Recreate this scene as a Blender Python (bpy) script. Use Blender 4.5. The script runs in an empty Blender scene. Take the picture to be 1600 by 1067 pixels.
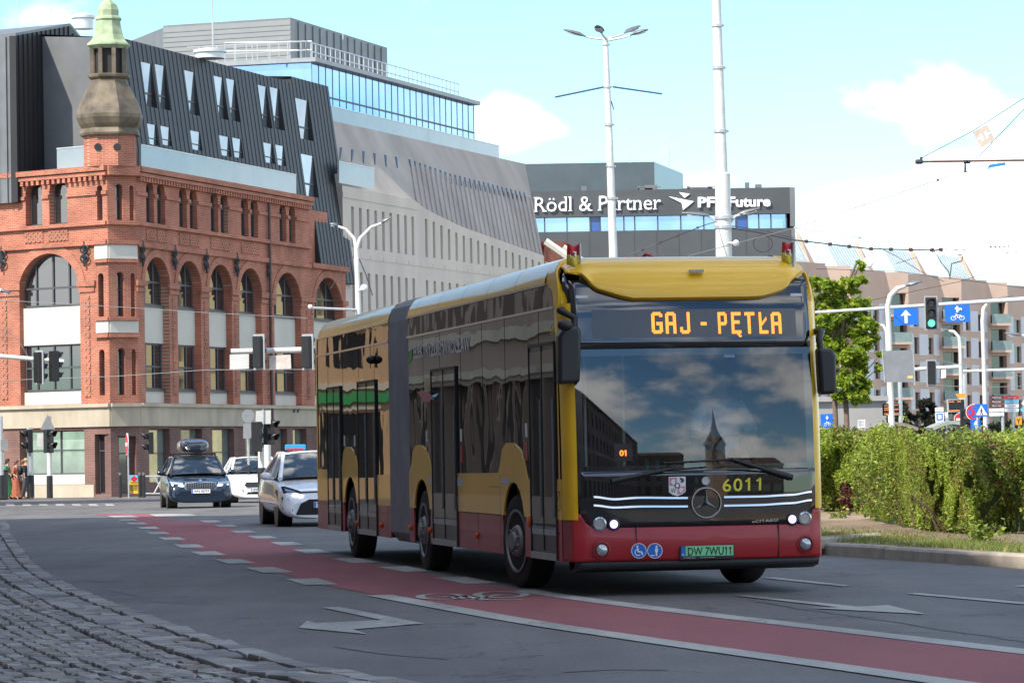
import bpy, bmesh, math, random
import numpy as np
from mathutils import Vector, Matrix
R = math.radians
random.seed(7); RNG = np.random.default_rng(7)
C = bpy.context.scene.collection
SC = bpy.context.scene
# ------------------------------------------------------------------ camera
FPX, CAMH, PITCH, ROLL = 5809.5, 1.4313, R(1.633), R(0.971)
cam_d = bpy.data.cameras.new("camera"); cam = bpy.data.objects.new("camera", cam_d); C.objects.link(cam)
cam_d.sensor_width = 36; cam_d.lens = FPX / 1600 * 36; cam_d.clip_start = 0.5; cam_d.clip_end = 6000
cam.matrix_world = Matrix.Translation((0, 0, CAMH)) @ Matrix.Rotation(R(90) + PITCH, 4, 'X') @ Matrix.Rotation(-ROLL, 4, 'Z')
SC.camera = cam
# ------------------------------------------------------------------ sky, clouds, sun
SUN_EL, SUN_AZ = R(45), R(45)      # azimuth measured from -Y towards -X: the sun is behind the camera on the left
sun_from = Vector((-math.sin(SUN_AZ) * math.cos(SUN_EL), -math.cos(SUN_AZ) * math.cos(SUN_EL), math.sin(SUN_EL)))
SUN_STRENGTH, SKY_STRENGTH, EXPOSURE = 3.4, 0.15, 1.05
w = bpy.data.worlds.new("World"); SC.world = w; w.use_nodes = True
nt = w.node_tree; nt.nodes.clear()
def N(t, **k):
    n = nt.nodes.new(t)
    for a, b in k.items(): setattr(n, a, b)
    return n
L = lambda a, b: nt.links.new(a, b)
def vmath(op, a, b=None):
    n = N('ShaderNodeVectorMath', operation=op); L(a, n.inputs[0])
    if b is not None:
        if isinstance(b, tuple): n.inputs[1].default_value = b
        else: L(b, n.inputs[1])
    return n
def fmath(op, a, b, clamp=False):
    n = N('ShaderNodeMath', operation=op, use_clamp=clamp)
    for i, q in enumerate((a, b)):
        if isinstance(q, (int, float)): n.inputs[i].default_value = q
        else: L(q, n.inputs[i])
    return n.outputs[0]
out = N('ShaderNodeOutputWorld'); bg = N('ShaderNodeBackground'); L(bg.outputs[0], out.inputs[0])
sky = N('ShaderNodeTexSky', sky_type='NISHITA', sun_disc=False)
sky.sun_elevation = SUN_EL; sky.sun_rotation = math.atan2(sun_from.x, sun_from.y); sky.air_density = 1.0; sky.dust_density = 0.0; sky.ozone_density = 2.0
tc = N('ShaderNodeTexCoord'); dirv = vmath('NORMALIZE', tc.outputs['Generated']).outputs[0]
sep = N('ShaderNodeSeparateXYZ'); L(dirv, sep.inputs[0])
def cloud_layer(scale, detail, zs, off):
    mp = N('ShaderNodeMapping'); mp.inputs['Scale'].default_value = (scale, scale, scale * zs); mp.inputs['Location'].default_value = off
    L(dirv, mp.inputs[0])
    n = N('ShaderNodeTexNoise'); n.inputs['Scale'].default_value = 1; n.inputs['Detail'].default_value = detail; n.inputs['Roughness'].default_value = .56
    L(mp.outputs[0], n.inputs['Vector']); return n.outputs['Fac']
def bump_at(px, py, rad, amp, sq=1.7):
    x, y = px - 800, py - 533.5
    d = Vector((x / FPX, 1, -y / FPX + PITCH)).normalized()
    s = vmath('SUBTRACT', dirv, tuple(d)).outputs[0]
    s2 = vmath('MULTIPLY', s, (1, 1, sq)).outputs[0]
    ln = N('ShaderNodeVectorMath', operation='LENGTH'); L(s2, ln.inputs[0])
    mr = N('ShaderNodeMapRange', interpolation_type='SMOOTHSTEP'); L(ln.outputs['Value'], mr.inputs[0])
    mr.inputs[1].default_value = 0; mr.inputs[2].default_value = rad / FPX; mr.inputs[3].default_value = amp; mr.inputs[4].default_value = 0
    return mr.outputs[0]
# a few individual clouds low over the street in front, cumulus all over the rest of the sky
near = cloud_layer(34, 8, 1.5, (3.1, 0.2, 1.4))
acc = None
for b in ((800, 190, 140, .44, 1.6), (1450, 180, 200, .46, 1.8), (1520, 350, 330, .56, 1.7), (1330, 350, 170, .30, 1.8), (60, 30, 170, .30, 1.7), (1120, 300, 90, .26, 1.6)):
    q = bump_at(*b); acc = q if acc is None else fmath('MAXIMUM', acc, q)
front = N('ShaderNodeMapRange', interpolation_type='SMOOTHSTEP')
L(fmath('ADD', fmath('MULTIPLY', fmath('SUBTRACT', near, .5), 2.0), fmath('MULTIPLY', acc, 1.9)), front.inputs[0]); front.inputs[1].default_value = .24; front.inputs[2].default_value = .98
wide = cloud_layer(4.5, 8, 2.2, (0.7, 2.3, 0.1))
rear = N('ShaderNodeMapRange', interpolation_type='SMOOTHSTEP'); L(wide, rear.inputs[0]); rear.inputs[1].default_value = .46; rear.inputs[2].default_value = .62
infront = N('ShaderNodeMapRange', interpolation_type='SMOOTHSTEP'); L(sep.outputs[1], infront.inputs[0]); infront.inputs[1].default_value = .93; infront.inputs[2].default_value = .75
rearm = fmath('MULTIPLY', rear.outputs[0], infront.outputs[0])
cl = fmath('MAXIMUM', front.outputs[0], rearm)
cl = fmath('MULTIPLY', cl, .9)
body = cloud_layer(9, 6, 1.5, (5, 1, 2))
cshade = N('ShaderNodeMapRange'); L(body, cshade.inputs[0]); cshade.inputs[1].default_value = .3; cshade.inputs[2].default_value = .7; cshade.inputs[3].default_value = 6.2; cshade.inputs[4].default_value = 10.5
ccol = N('ShaderNodeMix', data_type='RGBA', blend_type='MULTIPLY'); ccol.inputs[0].default_value = 1
ccol.inputs[6].default_value = (1.0, .99, .97, 1)
cmb = N('ShaderNodeCombineXYZ')
for i in range(3): L(cshade.outputs[0], cmb.inputs[i])
L(cmb.outputs[0], ccol.inputs[7])
mix = N('ShaderNodeMix', data_type='RGBA'); L(cl, mix.inputs[0]); L(vmath('MULTIPLY', sky.outputs[0], (.50, .69, .80)).outputs[0], mix.inputs[6]); L(ccol.outputs[2], mix.inputs[7])
L(mix.outputs[2], bg.inputs[0]); bg.inputs[1].default_value = SKY_STRENGTH
sl = bpy.data.lights.new("sun", 'SUN'); sl.energy = SUN_STRENGTH; sl.angle = R(.5); sl.color = (1, .93, .82)
so = bpy.data.objects.new("sun", sl); C.objects.link(so); so.rotation_euler = sun_from.to_track_quat('Z', 'Y').to_euler(); so.location = (-40, -40, 60)
SC.view_settings.view_transform = 'Standard'; SC.view_settings.look = 'None'; SC.view_settings.gamma = 1; SC.view_settings.exposure = EXPOSURE
SC.cycles.max_bounces = 7; SC.cycles.transparent_max_bounces = 12; SC.cycles.sample_clamp_indirect = 6
# ------------------------------------------------------------------ survey: what a sight line of the photograph meets
def g(Y):                           # the street falls away gently beyond 80 m
    return -0.0048 * max(0.0, Y - 80) if Y < 400 else -0.0048 * 320
def ray(px, py):
    xr, yr = px - 800, py - 533.5
    c, s = math.cos(ROLL), math.sin(ROLL)
    x, y = xr * c - yr * s, xr * s + yr * c
    c, s = math.cos(PITCH), math.sin(PITCH)
    return Vector((x / FPX, c + s * y / FPX, s - c * y / FPX))
def at(px, py, Y):
    d = ray(px, py); return Vector((0, 0, CAMH)) + d * (Y / d.y)
def gnd(px, py, dz=0):
    d = ray(px, py); Y = 50
    for _ in range(40):
        Y = .5 * Y + .5 * (g(Y) + dz - CAMH) / d.z * d.y
    return Vector((d.x / d.y * Y, Y, g(Y) + dz))
def on_plane(px, py, P, n):
    d = ray(px, py); o = Vector((0, 0, CAMH)); n = Vector(n)
    return o + d * ((Vector(P) - o).dot(n) / d.dot(n))
# ------------------------------------------------------------------ mesh building
class MB:
    def __init__(s): s.v = []; s.f = []; s.m = []
    def add(s, vs, fs, m=0):
        o = len(s.v); s.v += [tuple(v) for v in vs]; s.f += [tuple(i + o for i in f) for f in fs]; s.m += [m] * len(fs); return s
    def box(s, a, b, m=0, T=None):
        x0, y0, z0 = a; x1, y1, z1 = b
        vs = [(x0, y0, z0), (x1, y0, z0), (x1, y1, z0), (x0, y1, z0), (x0, y0, z1), (x1, y0, z1), (x1, y1, z1), (x0, y1, z1)]
        if T: vs = [T(*v) if callable(T) else T @ Vector(v) for v in vs]
        return s.add(vs, [(0, 3, 2, 1), (4, 5, 6, 7), (0, 1, 5, 4), (1, 2, 6, 5), (2, 3, 7, 6), (3, 0, 4, 7)], m)
    def prism(s, poly, vec, m=0, T=None):
        n = len(poly); vec = Vector(vec); a = [Vector(p) for p in poly]; b = [p + vec for p in a]; vs = a + b
        if T: vs = [T(*v) if callable(T) else T @ v for v in vs]
        return s.add(vs, [tuple(range(n - 1, -1, -1)), tuple(range(n, 2 * n))] + [(i, (i + 1) % n, n + (i + 1) % n, n + i) for i in range(n)], m)
    def tube(s, pts, r, n=8, m=0, cap=True):
        pts = [Vector(p) for p in pts]; k = len(pts); rs = r if isinstance(r, (list, tuple)) else [r] * k
        vs = []; u0 = None
        for i, p in enumerate(pts):
            d = (pts[min(i + 1, k - 1)] - pts[max(i - 1, 0)]).normalized()
            if u0 is None: u0 = d.orthogonal().normalized()
            u = (u0 - d * u0.dot(d)); u = u.normalized() if u.length > 1e-5 else d.orthogonal().normalized(); u0 = u; w_ = d.cross(u)
            for j in range(n):
                a = 2 * math.pi * j / n; vs.append(p + (u * math.cos(a) + w_ * math.sin(a)) * rs[i])
        fs = [(i * n + j, i * n + (j + 1) % n, (i + 1) * n + (j + 1) % n, (i + 1) * n + j) for i in range(k - 1) for j in range(n)]
        if cap: fs += [tuple(range(n - 1, -1, -1)), tuple(range((k - 1) * n, k * n))]
        return s.add(vs, fs, m)
    def lathe(s, prof, n=16, c=(0, 0, 0), m=0, axis='z', T=None, cap=True):
        vs = []
        for r, h in prof:
            for j in range(n):
                a = 2 * math.pi * (j + .5) / n; x, y = r * math.cos(a), r * math.sin(a)
                p = (x, y, h) if axis == 'z' else (h, x, y) if axis == 'x' else (x, h, y)
                vs.append(Vector(p) + Vector(c))
        if T: vs = [T @ v for v in vs]
        k = len(prof)
        fs = [(i * n + j, i * n + (j + 1) % n, (i + 1) * n + (j + 1) % n, (i + 1) * n + j) for i in range(k - 1) for j in range(n)]
        if cap: fs += [tuple(range(n - 1, -1, -1)), tuple(range((k - 1) * n, k * n))]
        return s.add(vs, fs, m)
    def sheet(s, rows, m=0, close=False):
        k, n = len(rows), len(rows[0]); vs = [p for r in rows for p in r]
        fs = [(i * n + j, i * n + (j + 1) % n, (i + 1) * n + (j + 1) % n, (i + 1) * n + j) for i in range(k - 1) for j in range(n if close else n - 1)]
        return s.add(vs, fs, m)
    def ball(s, c, r, n=12, m=0, sc=(1, 1, 1)):
        prof = [(math.sin(math.pi * i / (n // 2)) * r + 1e-4, -math.cos(math.pi * i / (n // 2)) * r) for i in range(n // 2 + 1)]
        o = len(s.v); s.lathe(prof, n, (0, 0, 0), m, cap=False)
        for i in range(o, len(s.v)):
            x, y, z = s.v[i]; s.v[i] = (c[0] + x * sc[0], c[1] + y * sc[1], c[2] + z * sc[2])
        return s
    def build(s, name, mats, parent=None, smooth=None, bevel=0, recalc=True, solid=0, sub=0, seg=2):
        me = bpy.data.meshes.new(name); me.from_pydata([tuple(v) for v in s.v], [], s.f)
        mats = mats if isinstance(mats, (list, tuple)) else [mats]
        for q in mats: me.materials.append(q)
        if len(mats) > 1: me.polygons.foreach_set('material_index', s.m)
        if recalc:
            bm = bmesh.new(); bm.from_mesh(me); bmesh.ops.recalc_face_normals(bm, faces=bm.faces[:]); bm.to_mesh(me); bm.free()
        if smooth is not None:
            me.polygons.foreach_set('use_smooth', [True] * len(me.polygons)); me.set_sharp_from_angle(angle=R(smooth))
        o = bpy.data.objects.new(name, me); C.objects.link(o)
        if parent: o.parent = parent
        if solid:
            q = o.modifiers.new('solid', 'SOLIDIFY'); q.thickness = solid; q.offset = -1
        if sub:
            q = o.modifiers.new('sub', 'SUBSURF'); q.levels = sub; q.render_levels = sub
        if bevel:
            q = o.modifiers.new('bevel', 'BEVEL'); q.width = bevel; q.segments = seg; q.limit_method = 'ANGLE'; q.angle_limit = R(40)
        return o
def tag(o, label=None, cat=None, group=None, kind=None):
    if label: o['label'] = label
    if cat: o['category'] = cat
    if group: o['group'] = group
    if kind: o['kind'] = kind
    return o
def thing(name, label, cat, loc=(0, 0, 0), rz=0, group=None):
    o = bpy.data.objects.new(name, None); C.objects.link(o); o.location = loc; o.rotation_euler = (0, 0, rz); o.empty_display_size = .3
    return tag(o, label, cat, group)
def kids(o): return [c for c in bpy.data.objects if c.parent == o]
def dup(o, parent=None, **kw):
    c = o.copy(); C.objects.link(c); c.parent = parent
    for ch in kids(o): dup(ch, c)
    for k, v in kw.items():
        if k in ('label', 'group', 'category'): c[k] = v
        else: setattr(c, k, v)
    return c
TXT = {}
def text2d(s, bold=0.0, shear=0, spacing=1):
    key = (s, bold, shear, spacing)
    if key not in TXT:
        cu = bpy.data.curves.new('lettering', 'FONT'); cu.body = s; cu.size = 1; cu.offset = bold; cu.shear = shear; cu.space_character = spacing; cu.resolution_u = 3
        o = bpy.data.objects.new('lettering', cu); C.objects.link(o); bpy.context.view_layer.update()
        me = bpy.data.meshes.new_from_object(o.evaluated_get(bpy.context.evaluated_depsgraph_get()))
        v = np.array([q.co[:2] for q in me.vertices]); f = [tuple(p.vertices) for p in me.polygons]
        lo, hi = v.min(0), v.max(0); v = (v - lo) / (hi - lo)
        bpy.data.objects.remove(o); bpy.data.curves.remove(cu); bpy.data.meshes.remove(me)
        if '1' in s:      # the font's figure one is a bare bar: give it its flag
            par = list(range(len(v)))
            def fd(a):
                while par[a] != a: a = par[a]
                return a
            for q in f:
                for b in q[1:]: par[fd(q[0])] = fd(b)
            gl = {}
            for i in range(len(v)): gl.setdefault(fd(i), []).append(i)
            gl = sorted(gl.values(), key=lambda ids: v[ids, 0].min()); ch = s.replace(' ', '')
            if len(gl) == len(ch):
                asp = (hi[0] - lo[0]) / (hi[1] - lo[1])
                for c_, ids in zip(ch, gl):
                    if c_ == '1':
                        x0, x1, t = v[ids, 0].min(), v[ids, 0].max(), v[ids, 1].max(); k = len(v)
                        v = np.vstack([v, [(x0 + (x1 - x0) * .3, t), (x0 - .20 / asp, t - .22), (x0 - .13 / asp, t - .31), (x0 + (x1 - x0) * .3, t - .17)]]); f.append((k, k + 1, k + 2, k + 3))
        TXT[key] = (v, f)
    return TXT[key]
def text(mb, s, corners, m=0, thick=0, **k):
    """lettering stretched over the quad corners = (low left, low right, top right, top left)"""
    v, f = text2d(s, **k); a, b, c_, d = [Vector(q) for q in corners]
    P = [(a * (1 - x) + b * x) * (1 - y) + (d * (1 - x) + c_ * x) * y for x, y in v]
    nrm = (b - a).cross(d - a).normalized()
    o = len(P)
    if thick:
        P2 = [p + nrm * thick for p in P]; mb.add(P2, f, m)
        from collections import Counter
        ec = Counter(); od = {}
        for q in f:
            for i in range(len(q)):
                e = (q[i], q[(i + 1) % len(q)]); ec[tuple(sorted(e))] += 1; od[tuple(sorted(e))] = e
        bd = [od[e] for e, n in ec.items() if n == 1]
        mb.add(P + P2, [(e[0], e[1], e[1] + o, e[0] + o) for e in bd], m)
    else: mb.add(P, f, m)
# ------------------------------------------------------------------ materials
MATS = {}
def M(name, col, rough=.5, metal=0, var=.1, scale=3, bump=0, bscale=40, spec=.5, coat=0, emit=None, es=0, ior=1.5, dirt=0, stretch=None):
    if name in MATS: return MATS[name]
    m = bpy.data.materials.new(name); m.use_nodes = True; t = m.node_tree; b = t.nodes['Principled BSDF']
    b.inputs['Roughness'].default_value = rough; b.inputs['Metallic'].default_value = metal
    b.inputs['Specular IOR Level'].default_value = spec; b.inputs['IOR'].default_value = ior
    b.inputs['Coat Weight'].default_value = coat; b.inputs['Coat Roughness'].default_value = .04
    col = tuple(col)
    tcn = t.nodes.new('ShaderNodeTexCoord'); src = tcn.outputs['Object']
    if stretch:
        mp = t.nodes.new('ShaderNodeMapping'); mp.inputs['Scale'].default_value = stretch; t.links.new(src, mp.inputs[0]); src = mp.outputs[0]
    if var:
        n = t.nodes.new('ShaderNodeTexNoise'); n.inputs['Scale'].default_value = scale; n.inputs['Detail'].default_value = 6; n.inputs['Roughness'].default_value = .6
        t.links.new(src, n.inputs['Vector'])
        mr = t.nodes.new('ShaderNodeMapRange'); mr.inputs[1].default_value = .3; mr.inputs[2].default_value = .7; t.links.new(n.outputs['Fac'], mr.inputs[0])
        mx = t.nodes.new('ShaderNodeMix'); mx.data_type = 'RGBA'
        mx.inputs[6].default_value = tuple(c * (1 - var) for c in col) + (1,); mx.inputs[7].default_value = tuple(min(1, c * (1 + var)) for c in col) + (1,)
        t.links.new(mr.outputs[0], mx.inputs[0]); t.links.new(mx.outputs[2], b.inputs['Base Color'])
        if dirt:
            mr2 = t.nodes.new('ShaderNodeMapRange'); mr2.inputs[3].default_value = max(.02, rough - dirt); mr2.inputs[4].default_value = rough + dirt
            t.links.new(n.outputs['Fac'], mr2.inputs[0]); t.links.new(mr2.outputs[0], b.inputs['Roughness'])
    else: b.inputs['Base Color'].default_value = col + (1,)
    if bump:
        n = t.nodes.new('ShaderNodeTexNoise'); n.inputs['Scale'].default_value = bscale; n.inputs['Detail'].default_value = 4; t.links.new(src, n.inputs['Vector'])
        bp = t.nodes.new('ShaderNodeBump'); bp.inputs['Strength'].default_value = bump; bp.inputs['Distance'].default_value = .02
        t.links.new(n.outputs['Fac'], bp.inputs['Height']); t.links.new(bp.outputs[0], b.inputs['Normal'])
    if emit: b.inputs['Emission Color'].default_value = tuple(emit) + (1,); b.inputs['Emission Strength'].default_value = es
    MATS[name] = m; return m
def glass_see(name, tint, refl=1.0, rough=.01, ior=1.5):
    """a pane one can look through: Fresnel reflection over a tinted transparency"""
    if name in MATS: return MATS[name]
    m = bpy.data.materials.new(name); m.use_nodes = True; t = m.node_tree; t.nodes.clear()
    o = t.nodes.new('ShaderNodeOutputMaterial'); mx = t.nodes.new('ShaderNodeMixShader'); fr = t.nodes.new('ShaderNodeFresnel'); fr.inputs[0].default_value = ior
    tr = t.nodes.new('ShaderNodeBsdfTransparent'); tr.inputs[0].default_value = tuple(tint) + (1,)
    gl = t.nodes.new('ShaderNodeBsdfGlossy'); gl.inputs['Roughness'].default_value = rough; gl.inputs[0].default_value = (refl, refl, refl, 1)
    t.links.new(fr.outputs[0], mx.inputs[0]); t.links.new(tr.outputs[0], mx.inputs[1]); t.links.new(gl.outputs[0], mx.inputs[2]); t.links.new(mx.outputs[0], o.inputs[0])
    MATS[name] = m; return m
def brick(name, dirv, c1=(.45, .125, .065), c2=(.33, .08, .042), mo=(.42, .28, .20), bw=.26, bh=.075, var=.35):
    m = bpy.data.materials.new(name); m.use_nodes = True; t = m.node_tree; b = t.nodes['Principled BSDF']; b.inputs['Roughness'].default_value = .85
    ge = t.nodes.new('ShaderNodeNewGeometry'); dt = t.nodes.new('ShaderNodeVectorMath'); dt.operation = 'DOT_PRODUCT'; dt.inputs[1].default_value = dirv
    t.links.new(ge.outputs['Position'], dt.inputs[0]); sp = t.nodes.new('ShaderNodeSeparateXYZ'); t.links.new(ge.outputs['Position'], sp.inputs[0])
    cb = t.nodes.new('ShaderNodeCombineXYZ'); t.links.new(dt.outputs['Value'], cb.inputs[0]); t.links.new(sp.outputs[2], cb.inputs[1])
    br = t.nodes.new('ShaderNodeTexBrick'); br.inputs['Scale'].default_value = 1; br.inputs['Brick Width'].default_value = bw; br.inputs['Row Height'].default_value = bh
    br.inputs['Mortar Size'].default_value = .010; br.inputs['Color1'].default_value = c1 + (1,); br.inputs['Color2'].default_value = c2 + (1,); br.inputs['Mortar'].default_value = mo + (1,)
    t.links.new(cb.outputs[0], br.inputs['Vector'])
    n = t.nodes.new('ShaderNodeTexNoise'); n.inputs['Scale'].default_value = .8; n.inputs['Detail'].default_value = 7; t.links.new(ge.outputs['Position'], n.inputs['Vector'])
    mr = t.nodes.new('ShaderNodeMapRange'); mr.inputs[1].default_value = .25; mr.inputs[2].default_value = .75; mr.inputs[3].default_value = 1 - var; mr.inputs[4].default_value = 1 + var * .6; t.links.new(n.outputs['Fac'], mr.inputs[0])
    mu = t.nodes.new('ShaderNodeVectorMath'); mu.operation = 'SCALE'; t.links.new(br.outputs['Color'], mu.inputs[0]); t.links.new(mr.outputs[0], mu.inputs['Scale']); t.links.new(mu.outputs[0], b.inputs['Base Color'])
    bp = t.nodes.new('ShaderNodeBump'); bp.inputs['Strength'].default_value = .4; bp.inputs['Distance'].default_value = .01; bp.invert = True; t.links.new(br.outputs['Fac'], bp.inputs['Height']); t.links.new(bp.outputs[0], b.inputs['Normal'])
    MATS[name] = m; return m
black_plastic = M('black_plastic', (.012, .012, .013), .45, var=.2, bump=.05, bscale=90)
black_gloss = M('black_gloss_glass', (.006, .0065, .008), .02, spec=.9, ior=1.6, var=0)
bus_yellow = M('bus_yellow_paint', (.82, .47, .012), .34, coat=.45, var=.09, scale=1.2, dirt=.08)
bus_red = M('bus_red_paint', (.36, .012, .018), .36, coat=.25, var=.1, scale=1.5, dirt=.1)
dark_metal = M('dark_metal', (.03, .03, .032), .5, .3, var=.2)
chrome = M('chrome', (.58, .59, .61), .14, 1, var=0)
steel = M('galvanised_steel', (.52, .53, .53), .42, .55, var=.12, scale=2.5)
white_pole = M('pale_grey_pole_paint', (.62, .61, .57), .55, var=.12, scale=2.2, bump=.1, bscale=20)
rubber = M('rubber', (.016, .016, .017), .8, var=.3, scale=9, bump=.2, bscale=50)
white_paint = M('white_sign_paint', (.8, .8, .8), .45, var=.05)
sign_blue = M('sign_blue', (.012, .14, .56), .4, var=.06)
sign_red = M('sign_red', (.55, .02, .03), .4, var=.06)
sign_grey = M('sign_back_grey', (.23, .24, .25), .55, .2, var=.15)
# ------------------------------------------------------------------ ground
def ground_mat(name, base, rough, grain, patches, crack=0, spec=.35):
    m = bpy.data.materials.new(name); m.use_nodes = True; t = m.node_tree; b = t.nodes['Principled BSDF']; b.inputs['Roughness'].default_value = rough; b.inputs['Specular IOR Level'].default_value = spec
    ge = t.nodes.new('ShaderNodeNewGeometry')
    def noise(sc, det, st=None):
        n = t.nodes.new('ShaderNodeTexNoise'); n.inputs['Scale'].default_value = sc; n.inputs['Detail'].default_value = det; n.inputs['Roughness'].default_value = .65
        if st:
            mp = t.nodes.new('ShaderNodeMapping'); mp.inputs['Scale'].default_value = st; mp.inputs['Rotation'].default_value = (0, 0, R(-9)); t.links.new(ge.outputs['Position'], mp.inputs[0]); t.links.new(mp.outputs[0], n.inputs['Vector'])
        else: t.links.new(ge.outputs['Position'], n.inputs['Vector'])
        return n.outputs['Fac']
    def mapr(a, lo, hi, o0, o1):
        r = t.nodes.new('ShaderNodeMapRange'); t.links.new(a, r.inputs[0])
        for i, q in enumerate((lo, hi, o0, o1)): r.inputs[i + 1].default_value = q
        return r.outputs[0]
    def mul(a, c):
        r = t.nodes.new('ShaderNodeMath'); r.operation = 'MULTIPLY'; t.links.new(a, r.inputs[0]); t.links.new(c, r.inputs[1]); return r.outputs[0]
    f = mul(mapr(noise(30, 5), .3, .7, 1 - grain, 1 + grain), mapr(noise(1, 5, (.8, .10, 1)), .3, .7, 1 - patches, 1 + patches))
    f = mul(f, mapr(noise(.35, 4), .3, .7, 1 - patches * .6, 1 + patches * .6))
    if crack:
        vo = t.nodes.new('ShaderNodeTexVoronoi'); vo.feature = 'DISTANCE_TO_EDGE'; vo.inputs['Scale'].default_value = .28
        wv = t.nodes.new('ShaderNodeTexNoise'); wv.inputs['Scale'].default_value = 1.7; wv.inputs['Detail'].default_value = 6; t.links.new(ge.outputs['Position'], wv.inputs['Vector'])
        ad = t.nodes.new('ShaderNodeVectorMath'); ad.operation = 'MULTIPLY_ADD'; t.links.new(wv.outputs['Color'], ad.inputs[0]); ad.inputs[1].default_value = (1.6, 1.6, 1.6); t.links.new(ge.outputs['Position'], ad.inputs[2])
        t.links.new(ad.outputs[0], vo.inputs['Vector'])
        cm = t.nodes.new('ShaderNodeMath'); cm.operation = 'MAXIMUM'; t.links.new(mapr(vo.outputs['Distance'], 0, .012, .45, 1), cm.inputs[0]); t.links.new(mapr(noise(.5, 3), .48, .56, 0, 1), cm.inputs[1])
        f = mul(f, cm.outputs[0])
    mu = t.nodes.new('ShaderNodeVectorMath'); mu.operation = 'SCALE'; mu.inputs[0].default_value = base; t.links.new(f, mu.inputs['Scale']); t.links.new(mu.outputs[0], b.inputs['Base Color'])
    bp = t.nodes.new('ShaderNodeBump'); bp.inputs['Strength'].default_value = .35; bp.inputs['Distance'].default_value = .01; t.links.new(noise(60, 3), bp.inputs['Height']); t.links.new(bp.outputs[0], b.inputs['Normal'])
    MATS[name] = m; return m
asphalt = ground_mat('asphalt', (.126, .120, .115), .78, .26, .24, .5)
red_asphalt = ground_mat('red_cycle_asphalt', (.25, .078, .08), .82, .16, .14, 0)
paint = ground_mat('road_paint', (.33, .325, .30), .7, .2, .38, .3)
soil = ground_mat('soil', (.22, .16, .11), .95, .35, .3)
earth = ground_mat('earth_and_paving', (.20, .185, .16), .9, .2, .2)
sett_stone = M('granite_sett', (.225, .213, .20), .75, var=.32, scale=2.3, bump=.25, bscale=45)
kerb_stone = M('concrete_kerb', (.33, .29, .24), .85, var=.22, scale=3, bump=.3, bscale=35)
pave = ground_mat('pavement_slab', (.33, .31, .28), .85, .15, .2)
YS = [-300, -120, -60, 0, 20, 40, 60, 80, 85, 90, 100, 120, 160, 200, 300, 400, 800, 2500]
mb = MB(); mb.sheet([[(x, y, g(y) - .06) for x in (-1500, -300, -60, -30, -10, 0, 10, 30, 60, 300, 1500)] for y in YS])
tag(mb.build('ground', earth, recalc=False), kind='structure')
# carriageway: left edge follows the sett kerb, right edge the island kerb, then fans out over the crossing
left_px = [(620, 1067), (500, 1045), (370, 1010), (250, 970), (130, 925), (60, 885), (20, 838), (0, 815)]
LK = [gnd(*p) for p in left_px]
LK = [LK[0] + (LK[0] - LK[2]).normalized() * 30, LK[0] + (LK[0] - LK[1]).normalized() * 8] + LK + [Vector((-14.2, 90, g(90))), Vector((-19.5, 101, g(101))), Vector((-30, 112, g(112)))]
def resample(P, step):
    P = [Vector(p) for p in P]; o = []; n = len(P)
    for i in range(n - 1):
        p0, p1, p2, p3 = P[max(i - 1, 0)], P[i], P[i + 1], P[min(i + 2, n - 1)]
        k = max(1, int((p2 - p1).length / step))
        for j in range(k):
            t = j / k; o.append(.5 * ((2 * p1) + (p2 - p0) * t + (2 * p0 - 5 * p1 + 4 * p2 - p3) * t * t + (3 * p1 - p0 - 3 * p2 + p3) * t ** 3))
    o.append(P[-1]); return o
KL = resample(LK, .5)
mb = MB(); rows = []
for y in [-80, -40, 0, 10, 20] + list(range(24, 124, 2)) + [130, 150, 200, 300, 400, 700]: rows.append([(x, y, g(y)) for x in (-34, -20, -10, -5, 0, 5, 10, 20, 40)])
mb.sheet(rows)
road = tag(mb.build('road', asphalt, recalc=False), kind='structure')
# cycle lane and road paint
def band(mb, A, B, dz, m=0):
    mb.sheet([[tuple(a + Vector((0, 0, dz))), tuple(b + Vector((0, 0, dz)))] for a, b in zip(A, B)], m)
z9 = lambda x, y: gnd(x / 3.2, 740 + y / 3.27)
dl = [z9(*p) for p in ((640, 237), (685, 255), (740, 277), (790, 304), (860, 333), (945, 370), (1040, 408), (1170, 448), (1345, 493), (1540, 548))] + [gnd(498, 912.5)]
dr = [z9(*p) for p in ((1055, 244), (1130, 267), (1215, 297), (1315, 325), (1435, 358), (1560, 397))] + [gnd(555, 876), gnd(634, 889.5), gnd(727, 907)]
lineL = [dl[0] + (dl[0] - dl[2]) * 1.6] + dl + [gnd(780, 964.5), gnd(1000, 998.5), gnd(1300, 1041), gnd(1520, 1072), gnd(1900, 1120)]
lineR = [dr[0] + (dr[0] - dr[2]) * 1.3] + dr + [gnd(860, 929), gnd(1000, 948), gnd(1300, 983.5), gnd(1600, 1019), gnd(1900, 1054)]
lineL[0] = gnd(150, 803); lineR[0] = gnd(270, 803)
PL, PR = resample(lineL, .6), resample(lineR, .6)
def side(P, off):
    o = []
    for i, p in enumerate(P):
        d = (P[min(i + 1, len(P) - 1)] - P[max(i - 1, 0)]); d.z = 0; d.normalize(); o.append(p + Vector((d.y, -d.x, 0)) * off)
    return o
def even(P, n):
    Ls = [0]
    for a, b in zip(P, P[1:]): Ls.append(Ls[-1] + (b - a).length)
    return [interp(P, Ls, Ls[-1] * i / (n - 1)) for i in range(n)]
def interp(P, Ls, s):
    for i in range(len(Ls) - 1):
        if Ls[i + 1] >= s: return P[i].lerp(P[i + 1], (s - Ls[i]) / max(1e-6, Ls[i + 1] - Ls[i]))
    return P[-1]
mb = MB(); band(mb, even(PL, 90), even(PR, 90), .004)
tag(mb.build('cycle_path', red_asphalt, recalc=False), kind='structure')
mb = MB()
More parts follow.
